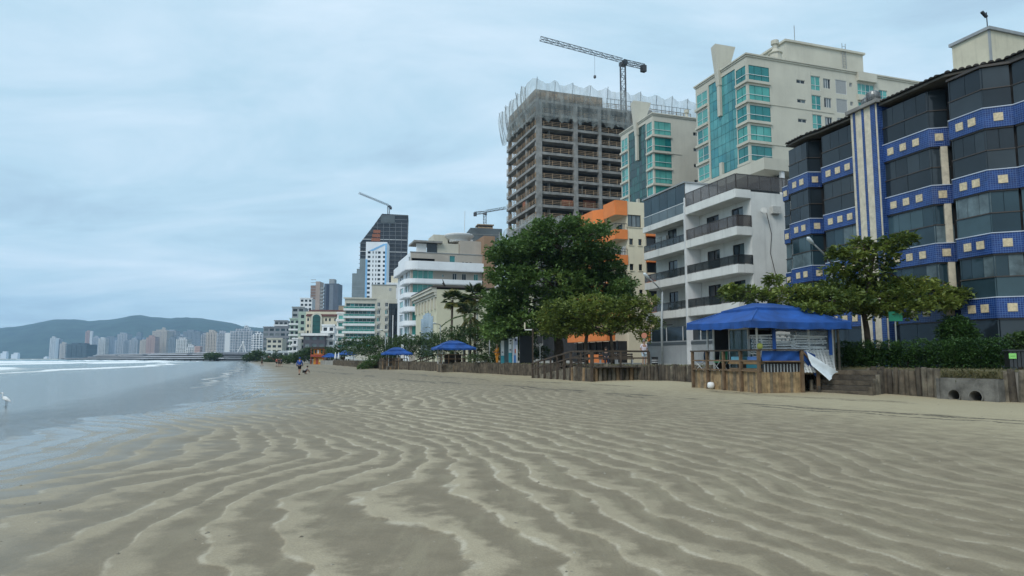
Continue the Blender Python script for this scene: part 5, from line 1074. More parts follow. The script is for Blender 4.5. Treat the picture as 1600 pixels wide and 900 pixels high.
def fan_palm(name, label, px, py, Y, r=1.5, feather=False, lean=0., n=42, z0=1.1):
    top = at_y(px, py, Y); b = Vector((top.x-lean, Y, z0)); e = empty(name, b, 0, label, 'palm', 'palms behind the second kiosk'); h = top.z-z0
    MB().tube([(0, 0, 0), (lean*.3, 0, h*.4), (lean*.8, 0, h*.8), (lean, 0, h)], [.19, .15, .14, .16], 8).build('trunk', M_PALMBARK, e, smooth=True)
    V = []; T = []; off = 0; tone = []; c = np.array((lean, 0, h))
    for i in range(n):
        az = 2*math.pi*i/n*2.4+random.uniform(-.2, .2); el = random.uniform(-.9, 1.25); d = np.array((math.cos(az)*math.cos(el), math.sin(az)*math.cos(el), math.sin(el)))
        s = np.cross(d, (0, 0, 1)); s /= np.linalg.norm(s)+1e-6; u = np.cross(s, d)
        if feather:
            Lr = r*1.7; ks = np.linspace(.12, 1, 22); base = c+np.outer(ks*Lr, d)+np.outer(-(ks**2)*Lr*.55, (0, 0, 1)); P = np.repeat(base, 2, 0); sg = np.tile([1, -1], 22)[:, None]; D = s*sg*.8+d*.5-np.array((0, 0, .35)); D = D/np.linalg.norm(D, axis=1)[:, None]; ln = np.repeat(np.sin(ks*2.6+.35)*.55*r*.6+.1, 2)
        else:
            hub = c+d*r*.42; an = np.linspace(-1.25, 1.25, 17); D = np.outer(np.cos(an), d)+np.outer(np.sin(an), s)+np.outer(-.18*np.abs(an), u); D /= np.linalg.norm(D, axis=1)[:, None]; P = np.repeat(hub[None], 17, 0); ln = np.full(17, r*.62)*(1-.25*np.abs(an)/1.25)
        v, t = leaves(P, D, ln, ln*0+.11+.04*r); V.append(v); T.append(t+off); off += len(v); tone.append(np.full(len(v), random.random()*.9 if el > -.2 else .95))
    me = np_mesh('fronds', np.concatenate(V), np.concatenate(T), L_PALM, False); attr(me, 'tone', np.concatenate(tone)); link('fronds', me, e)
fan_palm('fan_palm', 'slim fan palm with round crown left of the feather palm', 707, 468, 90, 1.7, lean=.15)
fan_palm('fan_palm', 'taller fan palm with dense crown beside the big almond tree', 742, 462, 92, 2.0, n=46); fan_palm('fan_palm', 'fan palm crown tucked between the two taller ones', 726, 478, 93, 1.5)
fan_palm('feather_palm', 'yellowish feather palm with drooping fronds below the fan palms', 735, 492, 87, 2.3, True, n=22)
def bush(name, label, Y, lst, per, size, m, group=None, z0=None, cat='shrub', stem=True):
    xs = [l[0] for l in lst]; px = sum(xs)/len(xs); z0 = 1.1 if z0 is None else z0; b = Vector((xpix(px, Y), Y, z0)); bl = px_blobs(b, Y, lst)
    tr = [(0, 0, 0), (.05, 0, .4), (0, .05, .9)]
    return tree(name, label, b, tr, [(1, i) for i in range(0, len(bl))], bl, per, size, m, group, r0=.09, cat=cat)
G1 = 'seafront trees along the promenade'
bush('seagrape_tree', 'dark bushy tree left of the second blue kiosk', 97, [(660, 545, 30, 14, 0, 2), (640, 540, 26, 14, 0, 2), (690, 538, 30, 10, 2, 2), (620, 548, 22, 12, 1, 2), (672, 528, 22, 9, 1, 1.6)], 6500, .26, L_SHR, G1)
bush('seagrape_tree', 'broad bushy tree behind the second blue kiosk roof', 83, [(700, 535, 34, 14, 0, 2.2), (738, 532, 34, 16, 1, 2.2), (765, 545, 20, 22, 2, 2), (720, 520, 30, 10, 1, 2), (752, 515, 26, 14, 2, 2), (690, 552, 30, 9, 1, 2), (778, 552, 16, 16, 0, 1.5)], 8500, .26, L_SHR, G1)
bush('seagrape_tree', 'dark tree behind the third blue kiosk', 116, [(590, 545, 30, 12, 0, 2.5), (565, 548, 26, 10, 1, 2.5), (612, 538, 26, 10, 2, 2.5), (635, 532, 24, 9, 3, 2.5), (580, 532, 16, 7, 2, 2)], 6000, .32, L_SHR, G1)
bush('seagrape_tree', 'dark tree crown before the green banded block', 172, [(545, 545, 22, 10, 0, 3), (525, 550, 20, 9, 0, 3), (560, 536, 18, 9, 2, 3), (540, 534, 14, 7, 2, 2), (590, 530, 12, 6, 2, 2)], 5200, .38, L_SHR, G1)
bush('seagrape_tree', 'low dark tree left of the orange lifeguard tower', 190, [(475, 556, 16, 8, 0, 4), (460, 560, 14, 7, 0, 4), (484, 550, 10, 7, 2, 4), (450, 563, 12, 5, 0, 3)], 3600, .5, L_SHR, G1)
bush('seagrape_tree', 'low dark tree right of the orange lifeguard tower', 185, [(515, 553, 14, 8, 6, 4), (530, 556, 12, 7, 4, 4)], 2200, .5, L_SHR, G1)
bush('seagrape_tree', 'far dark tree clump by the white tripod pylon', 330, [(397, 557, 12, 7, 0, 5), (410, 559, 10, 7, 0, 5), (388, 560, 9, 5, 0, 5), (403, 551, 7, 4, 0, 4)], 2600, .8, L_SHR, G1)
bush('seagrape_tree', 'far dark tree clump before the low white hall', 290, [(432, 561, 10, 7, 0, 5), (443, 562, 12, 7, 0, 5), (430, 553, 3, 4, 0, 1.5), (420, 566, 8, 4, 0, 4)], 2400, .7, L_SHR, G1)
bush('seagrape_tree', 'far tree at the landward end of the pier', 430, [(329, 557, 9, 5, 0, 6), (338, 557, 8, 5, 0, 6)], 1600, 1.0, L_SHR, G1)
bush('creeping_shrub', 'light green creeper spilling over the wall beside the third kiosk', 99, [(585, 565, 14, 9, 0, 1.6), (573, 571, 11, 7, -.5, 1.4), (598, 559, 12, 7, 1, 1.6), (608, 554, 12, 5, 2, 1.4), (566, 575, 7, 4, -1, 1)], 5200, .2, L_VINE, None, .2)
bush('round_topiary_bush', 'rounded dark green bush in front of the blue house ground floor', 31.8, [(1496, 523, 25, 26, 0, .75), (1492, 516, 22, 20, 0, .6), (1515, 530, 16, 18, .3, .5)], 6500, .12, L_HEDGE)
bush('leafy_shrub', 'loose leafy shrub beside the dark slatted bin', 27.6, [(1590, 533, 14, 10, 0, .45), (1603, 540, 14, 14, .2, .5), (1582, 548, 8, 8, 0, .3), (1598, 525, 8, 6, 0, .3)], 1400, .16, L_SHR)
bush('low_dark_shrub', 'dark planting under the big almond tree left of the sign totems', 66, [(765, 558, 22, 8, 0, 1), (745, 560, 16, 6, 0, 1), (790, 545, 20, 16, 3, 1.5), (800, 530, 18, 12, 4, 1.6)], 3000, .2, L_SHR)
bush('low_dark_shrub', 'dark planting between the black board and the log ramp', 70, [(815, 550, 22, 14, 0, 1.2), (835, 545, 14, 16, 2, 1.2), (795, 553, 14, 12, 1, 1.2), (848, 552, 12, 10, 2, 1)], 3600, .22, L_SHR)
def hedge():
    # clipped hedge on the promenade edge, following the wall
    pts = [Vector((at_y(p, 575, y).x, y, 1.1)) for p, y in ((1312, 33.3), (1400, 30.8), (1480, 29.0), (1572, 27.0))]
    e = empty('clipped_hedge', pts[0], 0, 'long clipped dark green hedge on top of the log wall', 'hedge'); blobs = []
    for a, b in zip(pts[:-1], pts[1:]):
        n = int((b-a).length/.55)
        for k in range(n):
            p = a.lerp(b, (k+.5)/n)-pts[0]
            for h in (.25, .60, .92): blobs.append(((p.x+random.uniform(-.05, .05), p.y+random.uniform(-.05, .05), h+random.uniform(-.03, .04)), (.42, .40, .36)))
    link('foliage', crown_mesh('foliage', blobs, 42000, .085, L_HEDGE, .3, 5, .8), e)
    for a, b in zip(pts[:-1], pts[1:]):
        for k in range(6): p = a.lerp(b, (k+.5)/6)-pts[0]; MB().tube([p, p+Vector((0, 0, .7))], .025, 5).build('stem', M_BARK, e)
hedge()
# ================================================================== SEA WALL, KIOSKS, RAMP, STREET FURNITURE
LOGM = [mat('log_a', (.105, .086, .062), .95, .35, 2.2, .4, bump=.5, bscale=12), mat('log_b', (.155, .135, .102), .95, .35, 2.2, .45, bump=.5, bscale=12), mat('log_c', (.075, .063, .048), .95, .3, 2.2, .3, bump=.5, bscale=12), mat('log_d', (.22, .15, .085), .95, .3, 2.2, .4, bump=.5, bscale=12)]
PLK = [mat('plank_a', (.27, .18, .095), .9, .3, 3., .45, bump=.3, bscale=18), mat('plank_b', (.20, .155, .10), .9, .3, 3., .5, bump=.3, bscale=18), mat('plank_c', (.33, .23, .12), .9, .3, 3., .4, bump=.3, bscale=18)]
M_DWOOD = mat('dark_wood', (.065, .048, .035), .9, .3, 2.5, .2); M_BWOOD = mat('brown_wood', (.16, .105, .06), .9, .25, 2.5, .3)
_logs = []
def log_mesh(i):
    if not _logs:
        for m in LOGM:
            for v in range(2):
                n = 9; rs = []
                for z, r in ((0, 1.02), (.45, 1.0), (.93, .97), (1.0, .86)): rs.append([(r*.5*(1+.06*math.sin(k*2.3+v*2+z*3))*math.cos(2*math.pi*k/n), r*.5*(1+.05*math.cos(k*1.7+v))*math.sin(2*math.pi*k/n), z) for k in range(n)])
                _logs.append(MB().rings(rs).mesh('log', m, False))
    return _logs[i % len(_logs)]
def seg_points(P, step):
    out = []
    for (ax, ay), (bx, by) in zip(P[:-1], P[1:]):
        L = math.hypot(bx-ax, by-ay); n = max(1, round(L/step))
        out += [(ax+(bx-ax)*k/n, ay+(by-ay)*k/n) for k in range(n)]
    return out
def sea_wall():
    e = empty('log_sea_wall', (9.7, 43, 0), 0, 'old retaining wall of upright logs along the promenade edge', 'wall'); b = Vector((9.7, 43, 0)); far = MB(); r = random.Random(3)
    P = [(23.6, 16)]+WALL[1:10]
    for i, (x, y) in enumerate(seg_points(P, .25)):
        px = 800+FPX*x/y if y > 5 else 3000
        if 1474 < px < 1563 and y < 40: continue                    # storm drain
        if 1268 < px < 1352 and y < 40: continue                    # steps
        h = 1.16+r.uniform(-.07, .1); w = r.uniform(.22, .29); z0 = -.15
        if y < 55: 
            o = link('log', log_mesh(r.choice([0, 1, 2, 2, 3, 4, 4, 5, 6] if px > 1300 else [0, 1, 2, 4, 5])), e, Vector((x+r.uniform(-.05, .02), y+r.uniform(-.02, .02), z0))-b, (r.uniform(-.05, .05), r.uniform(-.06, .04), r.uniform(0, 6)), (w, w*.9, h-z0))
        else:
            n = 7; far.rings([[(x-b.x+q*w*.5*math.cos(2*math.pi*k/n), y-b.y+q*w*.5*math.sin(2*math.pi*k/n), z) for k in range(n)] for z, q in ((z0, 1), (h-.05, 1), (h, .8))])
    o = far.build('far_logs', LOGM[0], e); o['kind'] = 'stuff'
    # earth coping with moss behind the log heads
    mb = MB(); pts = P
    for (ax, ay), (bx, by) in zip(pts[:-1], pts[1:]):
        mb.add([(ax+.1-b.x, ay-b.y, 1.1), (bx+.1-b.x, by-b.y, 1.1), (bx+.75-b.x, by+.3-b.y, 1.19), (ax+.75-b.x, ay+.3-b.y, 1.19), (ax+1.3-b.x, ay+.5-b.y, 1.105), (bx+1.3-b.x, by+.5-b.y, 1.105)], [(0, 1, 2, 3), (3, 2, 5, 4)])
    mb.build('mossy_earth', mat('moss_earth', (.085, .075, .04), .95, .35, 2.5, bump=.8, bscale=9, col2=(.13, .12, .05)), e)
    # grass tufts on the coping
    pp = np.array([(x+rng.uniform(.1, .7), y+rng.uniform(0, .3), 1.14) for x, y in seg_points(P, .04) for _ in range(2)]); d = rng.normal(0, .35, pp.shape)+np.array([0, 0, 1.]); d /= np.linalg.norm(d, axis=1)[:, None]; ln = rng.uniform(.04, .14, len(pp)); V, T = leaves(pp-np.array(b), d, ln, ln*.2+.01)
    me = np_mesh('grass', V, T, leaf_mat('dry_grass', (.05, .055, .02), (.15, .14, .06)), False); attr(me, 'tone', np.repeat(rng.random(len(pp)), 5)); g = link('grass_tufts', me, e); g['kind'] = 'stuff'
sea_wall()
def storm_drain():
    A = Vector((at_y(1475, 610, 27.4).x, 27.4, 0)); B = Vector((at_y(1562, 612, 25.6).x, 25.6, 0)); d = B-A; Ln = d.length; rz = math.atan2(d.y, d.x)
    e = empty('storm_drain_outlet', A, rz, 'grey concrete storm drain outlet with two round pipes in the log wall', 'drain'); m = mat('drain_concrete', (.15, .145, .13), .95, .3, 1.8, .5, bump=.4); mb = MB(); n = 20; H = .72; z0 = -.35
    cs = [(Ln*.27, .17, .25), (Ln*.66, .15, .27)]; cells = [(0, Ln*.5), (Ln*.5, Ln)]
    for (cx, cz, r), (a0, a1) in zip(cs, cells):
        angs = sorted([2*math.pi*k/n for k in range(n)]+[math.atan2(zz-cz, aa-cx) % (2*math.pi) for aa in (a0, a1) for zz in (z0, H)]); circ = [(cx+r*math.cos(t), cz+r*math.sin(t)) for t in angs]; outer = []
        for t_ in angs:
            c, s = math.cos(t_), math.sin(t_); t = min(((a1-cx)/c if c > 1e-6 else (a0-cx)/c if c < -1e-6 else 9), ((H-cz)/s if s > 1e-6 else (z0-cz)/s if s < -1e-6 else 9)); outer.append((cx+c*t, cz+s*t))
        for k in range(len(angs)):
            q = (k+1) % len(angs); mb.quad((circ[k][0], -.25, circ[k][1]), (outer[k][0], -.25, outer[k][1]), (outer[q][0], -.25, outer[q][1]), (circ[q][0], -.25, circ[q][1]))
        for cx_, cz_ in ((a0, z0), (a1, z0), (a0, H), (a1, H)): pass
    mb.box(0, Ln, -.24, .6, H, H+.12); mb.box(-.12, .0, -.3, .6, z0, H+.1); mb.box(Ln, Ln+.12, -.3, .6, z0, H+.1); mb.build('headwall', m, e)
    cube('headwall_fill', m, 0, Ln, -.243, -.235, H-.16, H, e)
    for cx, cz, r in cs:
        p = MB(); p.rings([[(cx+q*math.cos(2*math.pi*k/n), y, cz+q*math.sin(2*math.pi*k/n)) for k in range(n)] for y, q in ((-.32, r*.98), (-.32, r*.86), (1.4, r*.86))], False); p.add([(cx+r*.86*math.cos(2*math.pi*k/n), 1.4, cz+r*.86*math.sin(2*math.pi*k/n)) for k in range(n)], [tuple(range(n))]); p.rings([[(cx+r*.98*math.cos(2*math.pi*k/n), y, cz+r*.98*math.sin(2*math.pi*k/n)) for k in range(n)] for y in (-.24, -.32)], False); p.build('pipe', m, e)
    cube('earth_bank', MATS['moss_earth'], -.1, Ln+.1, .0, 1.6, H+.125, 1.12, e)
    pp = np.stack([rng.uniform(0, Ln, 260), rng.uniform(-.15, .15, 260), rng.uniform(H+.1, 1.1, 260)], 1); d_ = rng.normal(0, .4, pp.shape)+np.array([0, -.5, .2]); d_ /= np.linalg.norm(d_, axis=1)[:, None]; ln = rng.uniform(.1, .3, 260); V, T = leaves(pp, d_, ln, ln*.12+.012); me = np_mesh('grass', V, T, bpy.data.materials['dry_grass'], False); attr(me, 'tone', np.repeat(rng.random(260), 5)); g = link('hanging_grass', me, e); g['kind'] = 'stuff'
storm_drain()
def beach_steps():
    A = Vector((at_y(1272, 610, 30.6).x, 30.6, 0)); B = Vector((at_y(1352, 610, 29.0).x, 29.0, 0)); d = B-A; Ln = d.length; rz = math.atan2(d.y, d.x)
    e = empty('timber_beach_steps', A, rz, 'timber log steps from the sand up beside the blue kiosk', 'steps')
    for k in range(5):
        cube('tread', LOGM[(0, 2)[k % 2]], -.2, Ln+.15, k*.30, k*.30+.34, .02+k*.215, .22+k*.215, e); cube('riser', LOGM[2], -.15, Ln+.1, k*.30+.05, k*.30+.09, -.1+k*.215, .02+k*.215, e)
    for k in range(6): link('stake', log_mesh(k), e, (Ln+.2+.0*k, .05+k*.28, -.1), (0, 0, 0), (.2, .2, .5+k*.17))
    link('stake', log_mesh(3), e, (-.15, .1, -.1), (0, 0, 0), (.16, .16, .75)); link('stake', log_mesh(5), e, (.25, -.05, -.1), (0, 0, 0), (.14, .14, .5))
beach_steps()
# ------------------------------------------------------------------ kiosks
M_TARP = mat('blue_canopy', (.008, .072, .30), .75, .26, .9, .35, bump=.3, bscale=3); M_TARPU = mat('canopy_lining', (.34, .36, .38), .8, .1); M_PLASTIC = mat('clear_plastic', (.55, .60, .64), .12, .1, 2., alpha=.16, bump=.8, bscale=2.5); M_WPOST = mat('white_post', (.6, .6, .58), .6, .1, 3., .2)
def canopy(e, x0, x1, y0, y1, ze, zr, cap=True, val=.32, lift=(0, 0, 0, 0)):
    """hipped fabric roof with valance; sags a little between its corners"""
    cx, cy = (x0+x1)/2, (y0+y1)/2; rx, ry = (x1-x0)*.22, (y1-y0)*.22; n = 10
    E = [(x0, y0), (x1, y0), (x1, y1), (x0, y1)]; Rg = [(cx-rx, cy-ry), (cx+rx, cy-ry), (cx+rx, cy+ry), (cx-rx, cy+ry)]
    mb = MB(); vb = MB()
    for s in range(4):
        a, b = E[s], E[(s+1) % 4]; c, d = Rg[s], Rg[(s+1) % 4]; la, lb = lift[s], lift[(s+1) % 4]; V = []; m = 6
        for j in range(m+1):
            t = j/m
            for i in range(n+1):
                u = i/n; ex, ey = a[0]+(b[0]-a[0])*u, a[1]+(b[1]-a[1])*u; fx, fy = c[0]+(d[0]-c[0])*u, c[1]+(d[1]-c[1])*u; zz = ze+la+(lb-la)*u
                V.append((ex+(fx-ex)*t, ey+(fy-ey)*t, zz+(zr-zz)*(t**1.12)-.05*math.sin(math.pi*u)*(1-t)))
        mb.add(V, [(j*(n+1)+i, j*(n+1)+i+1, (j+1)*(n+1)+i+1, (j+1)*(n+1)+i) for j in range(m) for i in range(n)])
        V = []
        for j in range(3):
            for i in range(n*2+1):
                u = i/(n*2); zz = ze+la+(lb-la)*u-.05*math.sin(math.pi*u); nx, ny = (b[1]-a[1]), -(b[0]-a[0]); L = math.hypot(nx, ny); w = .035*math.sin(i*1.9+s)*j
                V.append((a[0]+(b[0]-a[0])*u+nx/L*w, a[1]+(b[1]-a[1])*u+ny/L*w, zz-val*j/2*(1+.06*math.sin(i*1.3))))
        k = n*2+1; vb.add(V, [(j*k+i, (j+1)*k+i, (j+1)*k+i+1, j*k+i+1) for j in range(2) for i in range(k-1)])
    for i in range(4): MB().tube([(*E[i], ze+lift[i]+.015), (E[i][0]*.5+Rg[i][0]*.5, E[i][1]*.5+Rg[i][1]*.5, ze+lift[i]+(zr-ze-lift[i])*.5**1.12+.02), (*Rg[i], zr+.02)], .022, 5).build('hip_seam', mat('canopy_seam', (.02, .10, .36), .7, .1), e)
    mb.build('canopy', M_TARP, e, smooth=True); vb.build('valance', M_TARP, e, smooth=True)
    if cap:
        cb = MB(); o = .25; P = [(p[0]+(o if i in (1, 2) else -o), p[1]+(o if i > 1 else -o), zr-.02) for i, p in enumerate(Rg)]
        cb.add(P+[(p[0], p[1], p[2]-.14) for p in P]+[(cx-rx*.5, cy, zr+.30), (cx+rx*.5, cy, zr+.30)], [(0, 1, 9, 8), (1, 2, 9), (2, 3, 8, 9), (3, 0, 8), (0, 4, 5, 1), (1, 5, 6, 2), (2, 6, 7, 3), (3, 7, 4, 0)]); cb.build('vent_cap', M_TARP, e)
    I = [(x0+.15, y0+.15), (x1-.15, y0+.15), (x1-.15, y1-.15), (x0+.15, y1-.15)]
    for a, b in zip(I, I[1:]+I[:1]): bar('eave_bar', M_ALU, (*a, ze-.12), (*b, ze-.12), .06, e)
def plank_face(e, a, b, z0, z1, w=.145, mats=PLK):
    a, b = Vector((*a, 0)), Vector((*b, 0)); d = b-a; n = max(1, round(d.length/w)); rz = math.atan2(d.y, d.x); w = d.length/n
    for k in range(n): cube('plank', random.choice(mats), k*w+.006, (k+1)*w-.006, random.uniform(-.012, .008), .03, z0, z1+random.uniform(-.015, .02), e, a, rz)
def lounger(name='sun_lounger'):
    """folded slatted white lounger lying flat: 1.8 x 0.6 m"""
    e = empty(name, (0, 0, 0)); wh = mat('white_plastic', (.66, .68, .68), .5, .08, 2.); mb = MB()
    mb.box(0, 1.8, 0, .05, 0, .06); mb.box(0, 1.8, .55, .6, 0, .06); mb.build('frame', wh, e); sl = MB()
    for k in range(15): sl.box(.05+k*.117, .12+k*.117, .05, .55, .02, .05)
    sl.build('slats', wh, e); lg = MB(); [lg.box(x, x+.05, y, y+.05, -.05, 0) for x in (.1, 1.6) for y in (.0, .55)]; lg.build('legs', wh, e)
    return e
def main_kiosk():
    O = Vector((at_z(1190, 617, .03).x, at_z(1190, 617, .03).y, 0)); th = R(15); e = empty('beach_kiosk', O, th, 'wooden beach kiosk with blue canopy and stacked white loungers beside the timber steps', 'kiosk')
    LX, LY, DK = 2.05, 5.6, 1.0
    cube('deck', PLK[1], 0.05, LX+2.4, .05, LY, DK-.1, DK-.01, e)
    plank_face(e, (.0, LY), (0, 0), -.1, DK); plank_face(e, (0, 0), (LX, 0), -.1, DK)
    for y in (0, 1.35, 2.75, 4.2, LY): cube('post', M_BWOOD, -.14, -.02, y-.06, y+.06, -.1, 1.98, e)
    for z in (1.93, 1.46, 1.03): cube('rail', M_DWOOD if z > 1.9 else M_BWOOD, -.16 if z > 1.9 else -.12, -.01 if z > 1.9 else -.05, -.1, LY+.1, z, z+.07, e)
    cube('post', M_BWOOD, LX-.07, LX+.05, -.14, -.02, -.1, 1.96, e); cube('post', M_BWOOD, LX+.75, LX+.86, -.14, -.03, -.1, 1.15, e)
    cube('rail', M_DWOOD, -.02, LX+.1, -.15, -.02, 1.94, 2.0, e); cube('rail', M_BWOOD, .06, LX-.07, -.11, -.05, 1.44, 1.5, e); bar('stair_rail', M_BWOOD, (LX, -.08, 1.95), (LX+.82, -.08, 1.15), .07, e)
    # canopy and posts
    canopy(e, -.7, 4.4, -.45, 5.0, 3.22, 3.92, True, .3, (0, .0, .08, .12))
    for x, y in ((.25, 4.1), (.25, .55), (2.9, .5), (4.1, .4), (4.1, 4.6), (.3, 4.75)): MB().tube([(x, y, DK), (x, y, 3.3)], .05, 8).build('roof_post', M_WPOST, e)
    # framed glass screens on the sea side
    for y0, y1, z1 in ((2.35, 4.0, 3.05), (.75, 2.3, 2.62)):
        fr = MB(); fr.box(1.02, 1.10, y0, y0+.07, DK, z1); fr.box(1.02, 1.10, y1-.07, y1, DK, z1); fr.box(1.02, 1.10, y0+.07, y1-.07, z1-.07, z1); s = fr.build('glass_screen', M_WPOST, e)
        cube('pane', mat('grey_screen_glass', (.10, .15, .15), .08, .1, alpha=.75), 1.05, 1.07, y0+.07, y1-.07, DK, z1-.07, s)
    # clear curtain on the camera side with blue edging
    V = []; n = 28
    for j in range(13):
        for i in range(n+1): V.append((.75+i/n*2.95, .12+.05*math.sin(i*1.1+j*.4)+.03*math.sin(i*2.7-j*.9), 3.35-j*.125))
    MB().add(V, [(j*(n+1)+i, (j+1)*(n+1)+i, (j+1)*(n+1)+i+1, j*(n+1)+i+1) for j in range(12) for i in range(n)]).build('clear_curtain', M_PLASTIC, e, smooth=True)
    for x in (.68, 3.6): cube('curtain_edge', M_TARP, x, x+.16, .02, .06, 1.75, 3.3, e)
    # hanging blue sheet over the rail, rolled white end flapping out
    V = []; n = 22
    for j in range(7):
        for i in range(n+1): u = i/n; V.append((.1+u*(LX+.7), .02+.04*math.sin(i*.9+j*.5)-.03, 1.93-j*.075-max(0, u-.78)*2.6*(j/6+.3)))
    MB().add(V, [(j*(n+1)+i, (j+1)*(n+1)+i, (j+1)*(n+1)+i+1, j*(n+1)+i+1) for j in range(6) for i in range(n)]).build('blue_sheet', M_TARP, e, smooth=True)
    A, B, C, D = Vector((LX+.15, -.2, 1.9)), Vector((LX+1.45, -.5, 1.0)), Vector((LX+.95, -.55, .62)), Vector((LX+.3, -.3, 1.3)); V = []
    for j in range(7):
        for i in range(13):
            u, t = i/12, j/6; p = A.lerp(B, u).lerp(D.lerp(C, u), t); V.append((p.x, p.y-.10*math.sin(t*7+u*2)*u, p.z+.03*math.sin(t*9)))
    MB().add(V, [(j*13+i, (j+1)*13+i, (j+1)*13+i+1, j*13+i+1) for j in range(6) for i in range(12)]).build('white_sheet_end', mat('white_tarp', (.62, .68, .72), .5, .08, 3.), e, smooth=True)
    # slatted skirt under the sheet
    for k in range(24): cube('skirt_slat', M_GREY if k % 2 else M_BLACK, .1+k*.082, .15+k*.082, .0, .03, DK, 1.36, e)
    for x in (4.3, 4.5, 4.75): link('back_post', log_mesh(int(x*4)), e, (x, .8, .9), (0, 0, 0), (.12, .12, 2.4))
    cube('back_counter', M_DWOOD, 1.2, 4.2, 3.4, 3.9, DK, 2.0, e); cube('store_wall', mat('store_dark', (.05, .05, .055), .8, .2), .8, 4.4, 4.9, 5.0, DK, 3.2, e)
    # what stands on the deck, each a thing of its own
    W = lambda x, y, z: Vector((O.x+x*math.cos(th)-y*math.sin(th), O.y+x*math.sin(th)+y*math.cos(th), z))
    proto = lounger(); first = True
    ORD = ['lowest', 'second from bottom', 'third from bottom', 'fourth from bottom', 'fifth from bottom', 'sixth from bottom', 'seventh from bottom', 'eighth from bottom', 'ninth from bottom', 'topmost']; SEQ = ['first', 'second', 'third', 'fourth', 'fifth', 'sixth', 'seventh', 'eighth', 'ninth']
    def put(lab, p, rot, grp):
        nonlocal first
        o = proto if first else copy_tree(proto); first = False; o.location = p; o.rotation_euler = rot; tag(o, lab, 'sun lounger', grp)
    for sx, cnt, nm in ((.3, 10, 'left'), (2.0, 10, 'right'), (2.0, 8, 'rear')):
        for k in range(cnt): put('white slatted lounger, '+(ORD[k] if k < cnt-1 else 'topmost')+{'left': ' of the left stack behind the clear curtain', 'right': ' of the right stack behind the clear curtain', 'rear': ' of the rear stack inside the kiosk'}[nm], W(sx+random.uniform(-.05, .05), (.45 if nm != 'rear' else 1.5)+random.uniform(-.04, .04), 1.55+k*.115), (random.uniform(-.03, .03), random.uniform(-.03, .03), th+random.uniform(-.05, .05)), 'stacked loungers '+nm)
    cube('stack_table', M_DWOOD, .3, 4.1, .4, 2.2, DK, 1.47, e)
    for k in range(9):
        put('white slatted lounger leaning by the timber steps, '+SEQ[k]+' from the left', W(LX+.55+k*.18, -.02+.03*k, .95), (R(4), R(-66)-k*.02, th+R(100)), 'leaning loungers'); (proto if first else COL.objects[-1])
    for o_ in [q for q in bpy.data.objects if q.get('group') == 'leaning loungers']: o_.scale = (.6, .8, .8)
    def folding_chair(x, y, col, lab, rz):
        c = empty('folding_chair', W(x, y, DK), th+rz, lab, 'chair'); wt = mat('chair_frame', (.6, .62, .62), .4, .06); mb = MB()
        for s in (0, .5): mb.tube([(s, .45, 0), (s, .0, .45), (s, -.05, .98)], .016, 6); mb.tube([(s, 0, 0), (s, .45, .42)], .016, 6)
        mb.build('frame', wt, c); f = mat(col[0], col[1], .8, .1, 4.)
        MB().add([(0, .02, .48), (.5, .02, .48), (.5, -.05, .97), (0, -.05, .97), (0, .04, .48), (.5, .04, .48), (.5, -.03, .97), (0, -.03, .97)], [(0, 1, 2, 3), (7, 6, 5, 4), (3, 2, 6, 7), (0, 4, 5, 1)]).build('back', f, c); cube('seat', f, 0, .5, .02, .46, .41, .44, c)
    folding_chair(.12, 4.9, ('blue_webbing', (.02, .12, .33)), 'blue folding chair at the far end of the kiosk deck', R(25)); folding_chair(.12, 3.4, ('green_webbing', (.05, .38, .20)), 'green folding chair on the kiosk deck', R(10))
    for k, (y, z, h, c, lab) in enumerate(((1.5, DK, .14, (.36, .24, .12), 'lowest tan board bundle on the kiosk deck'), (1.5, DK+.34, .13, (.38, .26, .13), 'upper tan board bundle on the kiosk deck'))):
        o = empty('board_bundle', W(.12, y-1.3, z), th, lab, 'boards')
        for j in range(3): cube('board', mat('tan_board_%d' % j, (c[0]*(1-.08*j), c[1]*(1-.08*j), c[2]), .85, .15, 4.), 0, .3, .0+.04*j, 2.5-.07*j, j*.055, j*.055+.05, o)
    for y, z, c, lab in ((1.0, DK+.17, (.03, .22, .28), 'teal crate between the board bundles'), (2.2, DK+.52, (.16, .42, .55), 'pale blue crate on top of the board bundles'), (.9, DK+.52, (.10, .22, .52), 'blue crate on top of the board bundles')):
        o = empty('plastic_crate', W(.1, y-.6, z), th, lab, 'crate'); m = mat('crate_%.2f' % c[2], c, .6, .1)
        for q in ((0, .4, 0, .03), (0, .4, .77, .8), (0, .03, .03, .77), (.37, .4, .03, .77)): cube('crate_side', m, *q, 0, .16, o)
        cube('crate_base', m, .03, .37, .03, .77, 0, .02, o)
    bl = at_z(1116, 606, .30); mb = MB().rings([[Vector((math.cos(2*math.pi*k/14)*r, y, math.sin(2*math.pi*k/14)*r)) for k in range(14)] for y, r in ((-.16, .06), (-.16, .10), (-.11, .155), (0, .165), (.12, .14), (.14, .08))])
    p = W(-.22, 3.72, .30); tag(mb.build('white_float', M_WHITE, None, p, (0, 0, th+R(70)), True), 'small white float hanging on the kiosk plank wall', 'float')
    o = tag(MB().lathe((0, 0, 0), [(.03, 0), (.11, .05), (.13, .14), (.11, .23), (.03, .28)], 12).build('yellow_ball', mat('yellow_rubber', (.55, .55, .12), .5, .1), None, W(.25, .35, 2.0), (0, 0, 0), True), 'yellow ball on the kiosk rail corner', 'ball')
main_kiosk()
